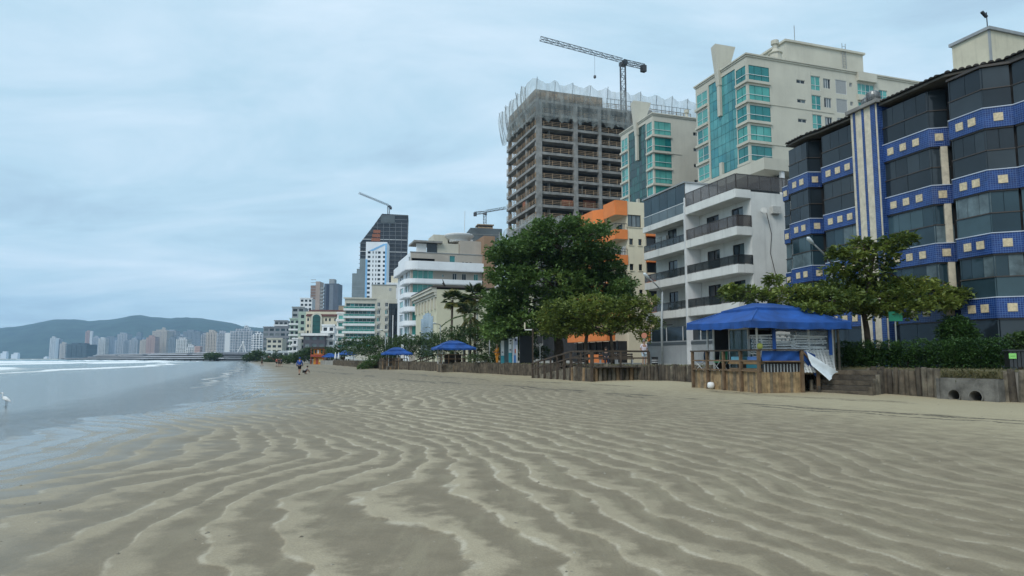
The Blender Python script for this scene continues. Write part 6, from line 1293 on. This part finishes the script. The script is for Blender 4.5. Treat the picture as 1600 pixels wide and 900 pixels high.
def small_kiosk(label, px, py, Y, w, d, deckz=1.05, roofz=1.65, g=True):
    O = Vector((xpix(px, Y), Y, 0)); e = empty('beach_kiosk', O, R(17), label, 'kiosk', 'small blue kiosks'); 
    cube('deck', LOGM[1], 0, w, 0, d, deckz-.12, deckz, e); plank_face(e, (0, d), (0, 0), -.1, deckz-.13, .24, LOGM); plank_face(e, (0, 0), (w, 0), -.1, deckz-.13, .24, LOGM)
    for x, y in ((.1, .1), (w-.1, .1), (.1, d-.1), (w-.1, d-.1), (w*.5, .1)): cube('roof_post', M_WPOST, x-.05, x+.05, y-.05, y+.05, deckz, deckz+roofz+.1, e)
    for z in (.5, .95):
        for a, b in (((0, 0), (w, 0)), ((0, 0), (0, d))): bar('rail', M_BWOOD, (*a, deckz+z), (*b, deckz+z), .07, e)
    for k in range(5): cube('rail_post', M_BWOOD, w*k/4-.04, w*k/4+.04, -.04, .04, deckz, deckz+.97, e)
    canopy(e, -.55, w+.55, -.55, d+.55, deckz+roofz, deckz+roofz+.5, True, .18)
    cube('counter', M_DWOOD, w*.2, w*.8, d*.5, d*.6, deckz, deckz+1.0, e)
    return e
small_kiosk('blue roofed empty kiosk on log piles left of the big almond tree', 690, 580, 71.5, 3.0, 2.6)
small_kiosk('blue roofed kiosk with log fence beyond the creeping shrub', 606, 578, 90, 2.6, 2.6, .62)
small_kiosk('far blue canopy kiosk behind white chairs', 531, 572, 152, 3.0, 3.0, .9); small_kiosk('farthest blue kiosk with pale counter near the lifeguard tower', 507, 571, 165, 2.6, 2.6, .4)
def log_fence(px0, Y0, px1, Y1, label):
    A = Vector((xpix(px0, Y0), Y0, 0)); B = Vector((xpix(px1, Y1), Y1, 0)); e = empty('log_fence', A, 0, label, 'fence'); n = int((B-A).length/.34)
    for k in range(n): link('log', log_mesh(k*3), e, (B-A)*k/n+Vector((0, 0, -.1)), (0, 0, k), (.22, .22, 1.75+random.uniform(-.1, .1)))
    bar('rail', M_DWOOD, Vector((0, -.12, 1.3)), (B-A)+Vector((0, -.12, 1.3)), .1, e)
log_fence(594, 93, 628, 89, 'row of upright logs before the third kiosk')
def side_steps():
    A = Vector((xpix(640, 86), 86, .15)); e = empty('wooden_side_stairs', A, 0, 'wooden stairs with sloping handrails between the second and third kiosks', 'stairs'); d = Vector((2.3, -.3, 0))
    for k in range(6): cube('tread', LOGM[2], k*.5, k*.5+.5, -.6, .6, .05+k*.16, .12+k*.16, e)
    for y in (-.7, .7):
        for z in (.55, .95): bar('handrail', M_DWOOD, (0, y, z), (3.2, y, z+1.0), .09, e)
        for k in range(5): cube('baluster', M_DWOOD, k*.75-.05, k*.75+.05, y-.05, y+.05, -.1, .95+k*.235, e)
side_steps()
def ramp():
    C = Vector((5.1, 44.2, 0)); A = Vector((4.0, 46.9, 0)); B = Vector((9.0, 45.4, 0)); Z = Vector((1.55, 52.3, 0)); e = empty('log_ramp_platform', C, 0, 'raised log platform with dark handrails and a ramp sloping down to the sand', 'ramp'); P = lambda v, z=0: Vector((v.x-C.x, v.y-C.y, z))
    MB().prism([(0, .12), (P(B).x, P(B).y+.12), (P(B).x+.4, P(B).y+2.5), (P(A).x+2, P(A).y+2.5), (P(A).x+.12, P(A).y)], .1, 1.0).build('fill', MATS['moss_earth'], e)
    MB().add([P(A, 1.0), P(Z, .25), P(Z, .25)+Vector((1.5, .7, 0)), P(A, 1.0)+Vector((1.7, .8, 0)), P(A, .0), P(Z, .0)], [(0, 3, 2, 1), (0, 1, 5, 4)]).build('ramp_floor', LOGM[1], e)
    for a, b in ((A, C), (C, B)):
        n = int((b-a).length/.3)
        for k in range(n+1): q = a.lerp(b, k/n); link('log', log_mesh(k*5+1), e, P(q, -.1), (0, random.uniform(-.05, .05), k), (.28, .26, 1.12+random.uniform(-.08, .06)))
    cube('deck', M_DWOOD, -.05, 4.0, .12, 2.4, 1.005, 1.06, e).rotation_euler = (0, 0, math.atan2(P(B).y, P(B).x))
    for q, w in ((A, .16), (C, .18), (A.lerp(C, .5), .11), (C.lerp(B, .5), .13), (B, .17)): cube('post', M_DWOOD, P(q).x-w/2, P(q).x+w/2, P(q).y-w/2-.2, P(q).y+w/2-.2, -.1, 2.05, e)
    for a, b in ((A, C), (C, B)):
        for z, w in ((2.06, .12), (1.62, .09)): bar('rail', M_DWOOD, P(a, z)-Vector((0, .2, 0)), P(b, z)-Vector((0, .2, 0)), w, e)
    for z, w in ((2.06, .11), (1.62, .09)): bar('handrail', M_DWOOD, P(A, z)-Vector((0, .2, 0)), P(Z, z-.83)-Vector((0, .2, 0)), w, e)
    for k in range(1, 7): q = A.lerp(Z, k/6); cube('baluster', M_DWOOD, P(q).x-.07, P(q).x+.07, P(q).y-.27, P(q).y-.13, -.1, 2.02-.83*k/6, e)
    off = Vector((1.6, .6, 0))
    bar('handrail', M_DWOOD, P(A, 2.05)+off, P(Z, 1.22)+off, .1, e); bar('handrail', M_DWOOD, P(A, 1.62)+off, P(Z, .8)+off, .08, e)
    for k in range(0, 6): q = A.lerp(Z, k/6)+off; cube('baluster', M_DWOOD, P(q).x-.06, P(q).x+.06, P(q).y-.06, P(q).y+.06, .1, 2.02-.83*k/6, e)
ramp()
# ------------------------------------------------------------------ lamps, signs, bins
def street_lamp(label, px, Y, arm, head, py_top, z0=1.1):
    b = Vector((xpix(px, Y), Y, z0)); e = empty('street_lamp', b, 0, label, 'street lamp', 'street lamps'); T = at_y(px, py_top, Y)-b; H = at_y(*head, Y-.6)-b
    g = mat('galvanised_steel', (.30, .32, .32), .5, .12, 2., metal=.3); MB().tube([(0, 0, 0), (0, 0, T.z*.5), (T.x, 0, T.z)], [.085, .075, .06], 10).build('pole', g, e, smooth=True); MB().tube([T, T.lerp(H, .5)+Vector((0, 0, .06)), H], [.05, .045, .04], 8).build('arm', g, e, smooth=True)
    d = (H-T).normalized(); MB().tube([H-d*.1, H+d*.12, H+d*.4, H+d*.5], [.05, .10, .11, .03], 12).build('lamp_head', mat('lamp_glass', (.55, .60, .62), .25, .05), e, smooth=True)
    if arm: bar('bracket', M_BLACK, (0, 0, T.z*arm), (.75, 0, T.z*arm+.02), .06, e)
    return e
street_lamp('grey street lamp with slanted arm in front of the white balcony house', 1035, 46, .55, (1013, 434), 456); street_lamp('street lamp with slanted arm half hidden by the almond tree', 1300, 36.5, None, (1270, 380), 412)
for px, Y, py, hx, hy, lab in ((602, 100, 520, 598, 517, 'thin lamp post behind the third kiosk'), (765, 70, 528, 758, 526, 'thin lamp post left of the sign totems'), (688, 84, 508, 681, 506, 'short lamp post above the second kiosk'), (479, 210, 552, 476, 551, 'far thin post left of the lifeguard tower')): street_lamp(lab, px, Y, None, (hx, hy), py)
def sign_pole(label, px, Y, py_top, shape, col, size, z0=1.1):
    b = Vector((xpix(px, Y), Y, z0)); e = empty('sign_post', b, 0, label, 'sign'); h = at_y(px, py_top, Y).z-z0; MB().tube([(0, 0, 0), (0, 0, h)], .035, 8).build('pole', mat('galvanised_steel', (.3, .32, .32)), e); m = mat('sign_'+shape+col[0], col[1], .5, .06)
    if shape == 'disc': MB().rings([[(size*math.cos(2*math.pi*k/20), y, h-size+size*math.sin(2*math.pi*k/20)) for k in range(20)] for y in (-.06, -.04)]).build('sign_face', m, e)
    else: cube('sign_face', m, -size/2, size/2, -.06, -.04, h-size*(1.3 if shape == 'tall' else .7), h, e)
    return e
sign_pole('green street sign on a thin pole under the almond tree', 1402, 31.3, 487, 'flat', ('green', (.01, .20, .11)), .62); sign_pole('orange and white round sign behind the standing man', 1007, 49, 520, 'disc', ('orange', (.55, .22, .14)), .2)
sign_pole('dark round topped sign at the foot of the log ramp', 844, 57, 526, 'tall', ('dark', (.02, .022, .025)), .42)
def totem(label, px0, px1, Y, py_top, face, side, prints):
    x0, x1 = xpix(px0, Y), xpix(px1, Y); h = at_y(px0, py_top, Y).z-1.1; e = empty('sign_totem', (x0, Y, 1.1), R(12), label, 'sign', 'promenade sign totems'); w = (x1-x0)
    MB().add([(0, 0, 0), (w, 0, 0), (w, .35, 0), (0, .35, 0), (0, 0, h-.12), (w, 0, h), (w, .35, h), (0, .35, h-.12)], [(0, 3, 2, 1), (4, 5, 6, 7), (0, 1, 5, 4), (1, 2, 6, 5), (2, 3, 7, 6), (3, 0, 4, 7)]).build('body', side, e)
    cube('printed_face', face, .02, w-.02, -.02, -.002, .03, h-.14, e)
    for z0, z1, a0, a1, m in prints: cube('print', m, w*a0, w*a1, -.026, -.021, h*z0, h*z1, e)
pw = mat('print_white', (.70, .76, .80), .5, .05); pt = mat('print_teal', (.06, .36, .44), .5, .06); pg = mat('print_grey', (.20, .24, .28), .5, .08); pb = mat('print_blue', (.10, .26, .62), .5, .08); pr = mat('print_red', (.55, .16, .10), .5, .08); tside = mat('totem_side', (.10, .15, .17), .6, .1)
totem('white and teal sign totem with broad grey side, leftmost of three', 782.5, 788, 61.5, 530, pw, tside, [(.02, .34, .05, .95, pt), (.45, .5, .25, .7, pg)]); cube('side_board', tside, .32, .66, .02, .30, 0, 2.35, [o for o in bpy.data.objects if o.name.startswith('sign_totem')][0])
totem('white and teal sign totem, middle of three', 794.5, 800, 61, 527, pw, tside, [(.02, .42, .05, .95, pt), (.84, .9, .3, .75, M_BLACK), (.74, .8, .3, .75, pg), (.5, .56, .25, .8, pg)]); totem('sign totem with blue and red print, rightmost of three', 802, 809, 60.5, 526, mat('print_pale_blue', (.40, .46, .60), .5, .06), pw, [(.84, .92, .35, .75, mat('print_navy', (.01, .02, .08), .5, .05)), (.03, .32, .1, .6, pb), (.4, .55, .3, .6, pr), (.05, .7, .62, .98, pw)])
e_ = empty('black_information_board', (xpix(812.5, 60), 60, 1.1), R(12), 'large black board right of the sign totems', 'board'); cube('panel', mat('board_black', (.008, .011, .014), .35, .1), 0, 1.1, 0, .25, .05, 2.45, e_); cube('base', M_GREY, -.05, 1.15, -.05, .3, 0, .049, e_)
def lampL():
    b = Vector((xpix(832.5, 57.5), 57.5, 1.1)); e = empty('angled_signal_post', b, 0, 'dark post with a pale crosswise arm behind the black board', 'post'); cube('post', M_DWOOD, -.06, .06, -.06, .06, 0, 3.0, e); cube('arm', M_WPOST, -.68, .02, -.05, .05, 2.85, 2.95, e); cube('arm_end', M_CREAM, -.72, -.62, -.06, .06, 2.96, 3.5, e)
lampL()
def bins():
    b = Vector((at_z(1398, 616, .02).x, at_z(1398, 616, .02).y, 0)); e = empty('litter_bin', b, R(-14), 'grey box bin on a post in front of the log wall', 'bin'); cube('post', M_GREY, -.26, -.16, -.1, 0, -.1, .95, e); cube('box', mat('bin_grey', (.12, .13, .14), .7, .2, 3., .3), -.35, .4, .02, .3, .30, .92, e); cube('lid', M_GREY, -.38, .43, -.01, .33, .921, .96, e)
    b = Vector((at_z(1367, 617, .02).x, at_z(1367, 617, .02).y, 0)); e = empty('brown_utility_box', b, R(-14), 'low brown box against the log wall beside the steps', 'box'); cube('box', mat('rust_brown', (.10, .055, .04), .8, .25, 4.), -.3, .3, 0, .35, -.1, .52, e); cube('lid', M_DWOOD, -.33, .33, -.03, .38, .521, .56, e)
    Y = 26.0; b = Vector((at_y(1588, 570, Y).x, Y, 1.15)); e = empty('slatted_bin', b, R(-14), 'dark slatted bin with bright green label at the right edge', 'bin'); sl = mat('bin_slat', (.035, .04, .045), .6, .2)
    for k in range(5): cube('slat', sl, -.28+k*.13, -.18+k*.13, -.2, -.16, .12, .72, e)
    cube('liner', M_BLACK, -.28, .38, -.15, .25, .12, .70, e); cube('rim', sl, -.33, .43, -.24, .28, .721, .78, e); cube('leg', M_GREY, -.1, -.04, -.05, .02, -.1, .119, e); cube('leg', M_GREY, .2, .26, -.05, .02, -.1, .119, e); lb = cube('label_plate', mat('lime_label', (.25, .62, .16), .5, .05), -.31, -.07, -.235, -.205, .44, .64, e); cube('label_text', mat('label_dark', (.05, .18, .05), .5, .05), -.27, -.11, -.24, -.2355, .53, .545, e)
    b = Vector((at_y(1031, 560, 47.3).x, 47.3, 1.1)); e = empty('wire_bin', b, 0, 'small black bin beside the street lamp pole', 'bin'); MB().lathe((-.35, 0, 0), [(.19, 0), (.21, .1), (.23, .55), (.24, .6), (.2, .6), (.18, .1)], 14).build('body', M_BLACK, e); 
    for z in (.22, .36): MB().lathe((-.35, 0, z), [(.228, 0), (.232, .02), (.228, .04)], 14).build('band', M_ALU, e)
bins()
def lifeguard():
    Y = 172; x0 = xpix(487.5, Y); w = xpix(507, Y)-x0; e = empty('lifeguard_tower', (x0, Y, .1), 0, 'two storey orange and yellow lifeguard tower on the far sand', 'tower'); og = mat('lifeguard_orange', (.62, .25, .03), .7, .1, 2.); rd = mat('lifeguard_red', (.33, .06, .035), .7, .1, 2.)
    cube('lower_room', og, .3, w-.2, .2, 2.6, 0, 1.9, e); cube('upper_room', og, .3, w-.2, .2, 2.6, 2.5, 3.9, e); cube('balcony', rd, -.2, w, -.7, 2.8, 1.91, 2.49, e); cube('roof', M_DWOOD, -.1, w+.2, -.6, 3, 3.91, 4.35, e)
    for a in (.6, 1.25, 2.1): cube('window', M_WHITE if a == 1.25 else G_DARK[0], a, a+.4, .12, .19, 2.75, 3.65, e)
    for a in (-.15, w-.1): cube('corner_post', rd, a, a+.12, -.65, -.5, 0, 3.9, e)
    cube('door', rd, .9, 1.5, .12, .19, 0, 1.6, e); cube('sign_panel', mat('pale_yellow', (.7, .55, .25), .6, .1), 1.7, 2.8, .1, .19, .6, 1.3, e)
    for k in range(5): cube('stair_tread', rd, w+.1, w+.6, -.3+k*.4, .1+k*.4, .3+k*.38, .36+k*.38, e)
lifeguard()
b_ = Vector((xpix(626.5, 96), 96, 1.0)); e_ = empty('feather_banner', b_, 0, 'tall narrow white banner by the third kiosk', 'banner'); MB().tube([(0, 0, 0), (0, 0, 2.6)], .03, 6).build('pole', M_ALU, e_); MB().add([(0, -.02, .4), (.38, -.02, .45), (.45, 0, 1.6), (.34, .02, 2.4), (.02, 0, 2.6), (0, .02, .41), (.38, .02, .46), (.45, .02, 1.61), (.34, .03, 2.41), (.02, .02, 2.61)], [(0, 1, 2, 3, 4), (9, 8, 7, 6, 5)]).build('cloth', M_WHITE, e_)
def benches():
    for px, lab in ((950, 'park bench with a seated person behind the log platform'), (976, 'empty park bench right of the seated person')):
        Y = 50; e = empty('park_bench', (xpix(px, Y), Y, 1.1), 0, lab, 'bench', 'promenade benches')
        for k in range(3): cube('seat_slat', M_DWOOD, -.65, .65, -.2+k*.15, -.08+k*.15, .42, .46, e)
        for k in range(2): cube('back_slat', M_DWOOD, -.65, .65, .3, .34, .58+k*.16, .7+k*.16, e)
        for x in (-.55, .55):
            cube('leg', M_GREY, x-.04, x+.04, -.2, .34, 0, .41, e); cube('back_support', M_GREY, x-.03, x+.03, .35, .39, .3, .9, e)
benches()
def white_chairs():
    for k, (px, lab) in enumerate(((524, 'closed white parasol beside the far blue kiosk, left one'), (529, 'closed white parasol beside the far blue kiosk, right one'))):
        Y = 150; e = empty('closed_parasol', (xpix(px, Y), Y, .4), 0, lab, 'parasol'); MB().tube([(0, 0, 0), (0, 0, 2.6)], .04, 6).build('pole', M_ALU, e); MB().lathe((0, 0, 1.0), [(.26, 0), (.24, .5), (.12, 1.2), (.03, 1.55)], 10).build('cloth', M_WHITE, e, smooth=True)
    for k in range(5):
        Y = 148-k; e = empty('white_plastic_chair', (xpix(541+k*3.6, Y), Y, 1.1), R(20*k), ['first', 'second', 'third', 'fourth', 'fifth'][k]+' white plastic chair from the left by the far blue kiosk', 'chair', 'white chairs by the far kiosk'); wh = mat('white_plastic', (.66, .68, .68))
        cube('seat', wh, -.25, .25, -.25, .25, .4, .45, e); cube('back', wh, -.25, .25, .21, .26, .46, .95, e); [cube('leg', wh, x-.03, x+.03, y-.03, y+.03, 0, .399, e) for x in (-.2, .2) for y in (-.2, .2)]
white_chairs()
# ================================================================== PEOPLE AND BIRD
def skin_obj(name, verts, edges, radii, m, parent, root=0, sub=1):
    me = bpy.data.meshes.new(name); bm = bmesh.new(); sl = bm.verts.layers.skin.verify(); vs = []
    for p, r in zip(verts, radii):
        v = bm.verts.new(p); v[sl].radius = r if hasattr(r, '__len__') else (r, r); vs.append(v)
    for a, b in edges: bm.edges.new((vs[a], vs[b]))
    vs[root][sl].use_root = True; bm.to_mesh(me); bm.free(); me.materials.append(m)
    o = link(name, me, parent); s = o.modifiers.new('skin', 'SKIN'); s.use_smooth_shade = True; q = o.modifiers.new('sub', 'SUBSURF'); q.levels = sub+1; q.render_levels = sub+1
    return o
SKIN = mat('skin', (.36, .21, .145), .6, .08, 8.); HAIR = mat('dark_hair', (.015, .012, .01), .7, .2); SHOE = mat('shoe', (.05, .05, .05), .7, .2)
def person(label, loc, rz, pose, top, bottom, long_leg=False, sleeve=True, scale=1., group=None, hat=None):
    """pose: joint positions in metres, y forward is -y"""
    e = empty('person', loc, rz, label, 'person', group); e.scale = (scale,)*3; J = {k: Vector(v) for k, v in pose.items()}
    hc = J['head']; keys = ['pelvis', 'chest', 'neck', 'head', 'top', 'lsh', 'lel', 'lwr', 'rsh', 'rel', 'rwr', 'lhip', 'lkn', 'lan', 'lto', 'rhip', 'rkn', 'ran', 'rto']
    rad = dict(pelvis=(.14, .11), chest=(.165, .115), neck=.055, head=(.085, .10), top=(.06, .07), lsh=.06, lel=.043, lwr=.032, rsh=.06, rel=.043, rwr=.032, lhip=.085, lkn=.06, lan=.042, lto=.035, rhip=.085, rkn=.06, ran=.042, rto=.035)
    ed = [('pelvis', 'chest'), ('chest', 'neck'), ('neck', 'head'), ('head', 'top'), ('chest', 'lsh'), ('lsh', 'lel'), ('lel', 'lwr'), ('chest', 'rsh'), ('rsh', 'rel'), ('rel', 'rwr'), ('pelvis', 'lhip'), ('lhip', 'lkn'), ('lkn', 'lan'), ('lan', 'lto'), ('pelvis', 'rhip'), ('rhip', 'rkn'), ('rkn', 'ran'), ('ran', 'rto')]
    def part(nm, ks, k, m, ext=None):
        es = [(ks.index(a), ks.index(b)) for a, b in ed if a in ks and b in ks]; pts = [J[q].copy() for q in ks]
        if ext:
            for q, (to, f) in ext.items(): pts[ks.index(q)] = J[to].lerp(J[q], f)
        rs = [tuple(x*k for x in rad[q]) if hasattr(rad[q], '__len__') else rad[q]*k for q in ks]; return skin_obj(nm, pts, es, rs, m, e)
    part('body', keys, 1.0, SKIN)
    sk = ['pelvis', 'chest', 'lsh', 'lel', 'rsh', 'rel']+(['lwr', 'rwr'] if sleeve == 'long' else []); part('shirt', sk, 1.2, top, None if sleeve == 'long' else dict(lel=('lsh', .8), rel=('rsh', .8)))
    bk = ['pelvis', 'lhip', 'lkn', 'rhip', 'rkn']+(['lan', 'ran'] if long_leg else []); part('trousers' if long_leg else 'shorts', bk, 1.26, bottom, None if long_leg else dict(lkn=('lhip', .85), rkn=('rhip', .85)))
    n = (J['top']-J['head']).normalized(); MB().lathe((0, 0, 0), [(.098, -.02), (.106, .04), (.095, .09), (.05, .125), (.01, .13)], 14).build('hair' if not hat else 'cap', hat or HAIR, e, J['head']+n*.035+Vector((0, .02, 0)), (0, 0, 0), True)
    f = J['head']+Vector((0, -.098, 0)); fm = MB().add([f+Vector((-.016, 0, -.03)), f+Vector((.016, 0, -.03)), f+Vector((0, .005, .02)), f+Vector((0, -.025, -.025))], [(0, 1, 3), (1, 2, 3), (2, 0, 3)]); fm.build('nose', SKIN, e)
    for s in (-1, 1):
        MB().lathe(f+Vector((s*.032, .012, .01)), [(.002, -.008), (.012, 0), (.002, .008)], 6).build('eye', HAIR, e); MB().lathe(J['head']+Vector((s*.088, .01, -.02)), [(.004, 0), (.02, .02), (.018, .045), (.004, .06)], 6).build('ear', SKIN, e)
    cube('mouth', mat('lip', (.25, .10, .08), .6, .05), -.022, .022, -.004, .004, -.006, .006, e, f+Vector((0, .012, -.058)))
    for a, b in (('lel', 'lwr'), ('rel', 'rwr')):
        d = (J[b]-J[a]).normalized(); s = d.cross(Vector((0, 1, 0))); s = s.normalized() if s.length > .1 else Vector((1, 0, 0)); u = s.cross(d); w = J[b]; hm = MB(); hm.tube([w, w+d*.04, w+d*.085], [.027, .038, .034], 8)
        for q, ln in ((-.027, .065), (-.009, .078), (.009, .074), (.027, .058)): p = w+d*.08+u*q; hm.tube([p, p+d*ln*.5+s*.008, p+d*ln*.85+s*.025], [.0095, .009, .007], 5)
        p = w+d*.03+u*.034; hm.tube([p, p+u*.025+d*.03, p+u*.03+d*.058], [.011, .010, .008], 5); hm.build('hand', SKIN, e, smooth=True)
    for a, t in (('lan', 'lto'), ('ran', 'rto')):
        d = J[t]-J[a]; d.z = 0; d = d.normalized(); p = J[a]; MB().tube([p-d*.06+Vector((0, 0, -.035)), p+d*.05+Vector((0, 0, -.035)), p+d*.19+Vector((0, 0, -.05))], [.045, .05, .032], 8).build('shoe', SHOE, e, smooth=True)
    return e
STAND = dict(pelvis=(0, 0, .95), chest=(0, 0, 1.28), neck=(0, -.01, 1.48), head=(0, -.03, 1.60), top=(0, -.02, 1.70), lsh=(.19, 0, 1.40), lel=(.25, .03, 1.12), lwr=(.23, -.06, .88), rsh=(-.19, 0, 1.40), rel=(-.25, .03, 1.12), rwr=(-.22, -.06, .88), lhip=(.10, 0, .88), lkn=(.11, -.02, .49), lan=(.11, .01, .08), lto=(.12, -.14, .04), rhip=(-.10, 0, .88), rkn=(-.10, -.03, .49), ran=(-.10, .0, .08), rto=(-.11, -.15, .04))
WALK = dict(STAND, lkn=(.10, -.12, .50), lan=(.10, -.16, .09), lto=(.10, -.31, .06), rkn=(-.10, .05, .48), ran=(-.10, .26, .13), rto=(-.10, .15, .05), lel=(.25, .10, 1.14), lwr=(.24, .12, .90), rel=(-.25, -.08, 1.14), rwr=(-.22, -.22, .95))
SIT = dict(STAND, pelvis=(0, .05, .55), chest=(0, .08, .90), neck=(0, .05, 1.09), head=(0, .02, 1.20), top=(0, .03, 1.30), lsh=(.19, .08, 1.01), lel=(.25, -.02, .78), lwr=(.14, -.22, .66), rsh=(-.19, .08, 1.01), rel=(-.25, -.02, .78), rwr=(-.14, -.22, .66), lhip=(.10, 0, .54), lkn=(.12, -.42, .52), lan=(.12, -.42, .09), lto=(.12, -.56, .05), rhip=(-.10, 0, .54), rkn=(-.12, -.42, .52), ran=(-.12, -.40, .09), rto=(-.12, -.54, .05))
CROUCH = dict(STAND, pelvis=(0, .10, .32), chest=(0, -.12, .58), neck=(0, -.24, .74), head=(0, -.30, .83), top=(0, -.31, .93), lsh=(.19, -.16, .66), lel=(.22, -.38, .48), lwr=(.12, -.50, .28), rsh=(-.19, -.16, .66), rel=(-.22, -.38, .48), rwr=(-.12, -.50, .28), lhip=(.11, .08, .30), lkn=(.16, -.30, .46), lan=(.14, -.05, .08), lto=(.15, -.22, .04), rhip=(-.11, .08, .30), rkn=(-.16, -.30, .46), ran=(-.14, -.05, .08), rto=(-.15, -.22, .04))
CL = lambda n, c: mat('cloth_'+n, c, .9, .12, 5.)
def ground(px, py):
    Y = 60.
    for _ in range(25):
        X = xpix(px, Y); s = float(poly_dist(SHORE, np.array([X]), np.array([Y]))[0]); z = float(base_z(np.array([s]))[0]); Y = at_z(px, py, z).y
    return Vector((xpix(px, Y), Y, z))
person('man in white and pink top and pale shorts standing by the ramp rail', (xpix(1006.5, 47), 47, 1.12), R(15), dict(STAND, lwr=(.15, -.12, .90), rwr=(-.15, -.12, .90)), CL('white_pink', (.66, .60, .66)), CL('pale_blue', (.50, .60, .68)), hat=CL('grey_cap', (.2, .18, .17)))
g = ground(468.5, 586); person('person in blue top and black shorts walking on the open sand', g, R(170), WALK, CL('blue', (.02, .07, .30)), CL('black', (.012, .012, .014)), hat=CL('blue_cap', (.02, .06, .25)), sleeve='long')
g = ground(477, 584.5); person('small crouching person in dark shorts beside the walker in blue', g, R(120), CROUCH, CL('grey_white', (.28, .27, .27)), CL('black', (.012, .012, .014)), scale=.9)
person('worker in orange overalls beside the leftmost sign totem', (xpix(777, 61.8), 61.8, 1.12), R(-60), dict(STAND, lwr=(.18, -.30, 1.05), rwr=(-.16, -.30, 1.05), lel=(.24, -.04, 1.14), rel=(-.24, -.04, 1.14)), CL('orange', (.62, .25, .03)), CL('orange', (.62, .25, .03)), True, 'long', hat=CL('tan_cap', (.4, .3, .2)))
person('dark clothed person sitting on the bench behind the log platform', (xpix(947, 50), 50, 1.08), 0, SIT, CL('charcoal', (.03, .03, .033)), CL('navy', (.02, .025, .05)), True, 'long')
for k, (px, py, c, lab) in enumerate(((432.5, 573, (.30, .06, .05), 'far beach walker in red shirt, leftmost of the group of three'), (436, 573.5, (.02, .02, .025), 'far beach walker in black, middle of the group of three'), (439.5, 573.5, (.05, .06, .09), 'far beach walker in dark blue, rightmost of the group of three'), (409.5, 572, (.03, .03, .03), 'lone far dark figure near the waterline'))):
    g = ground(px, py); g.z = min(g.z, .3); person(lab, g, R(150+40*k), WALK, CL('far%d' % k, c), CL('black', (.012, .012, .014)), group='far beach walkers')
def egret():
    g = at_z(8, 636, ZW); e = empty('white_egret', g, R(-10), 'white egret standing in the shallow water at the left edge', 'bird'); wh = mat('white_feathers', (.74, .75, .75), .8, .06, 20.); dk = mat('bird_leg', (.03, .03, .03), .6, .1)
    bd = MB().rings([[(x, r*.75*math.cos(2*math.pi*k/10), z+r*math.sin(2*math.pi*k/10)) for k in range(10)] for x, z, r in ((-.13, .31, .015), (-.09, .315, .055), (-.02, .30, .075), (.06, .275, .07), (.12, .245, .045), (.18, .21, .02), (.22, .185, .008))]); bd.tube([(-.10, 0, .33), (-.14, 0, .39), (-.12, 0, .45), (-.14, 0, .49)], [.03, .018, .016, .024], 8); bd.tube([(-.13, 0, .485), (-.165, 0, .49), (-.19, 0, .485)], [.024, .022, .008], 8); bd.build('body', wh, e, smooth=True)
    MB().tube([(-.185, 0, .487), (-.27, 0, .475)], [.009, .002], 6).build('bill', mat('yellow_bill', (.4, .25, .04), .5, .1), e)
    for y in (-.025, .025): MB().tube([(.03, y, .25), (.045, y, .13), (.035, y, 0)], .007, 5).build('leg', dk, e); MB().tube([(.035, y, .005), (-.03, y, .005)], .005, 4).build('foot', dk, e)
    for s in (-1, 1): MB().add([(-.07, s*.052, .35), (.10, s*.05, .29), (.22, s*.012, .19), (.05, s*.062, .25), (-.06, s*.06, .29)], [(0, 1, 2, 3, 4) if s < 0 else (4, 3, 2, 1, 0)]).build('wing', wh, e)
egret()
# ================================================================== HAZE
hz = bpy.data.materials.new('sea_air'); hz.use_nodes = True; nt = hz.node_tree; nt.nodes.clear()
pv = nt.nodes.new('ShaderNodeVolumePrincipled'); pv.inputs['Color'].default_value = (.46, .72, 1.0, 1); pv.inputs['Density'].default_value = 1.0e-4; pv.inputs['Anisotropy'].default_value = .2
nt.links.new(pv.outputs[0], nt.nodes.new('ShaderNodeOutputMaterial').inputs['Volume'])
o = MB().box(-9000, 9000, -400, 5400, -13, 460).build('haze', hz); o['kind'] = 'stuff'; o['label'] = 'pale blue sea air thickening towards the hills'
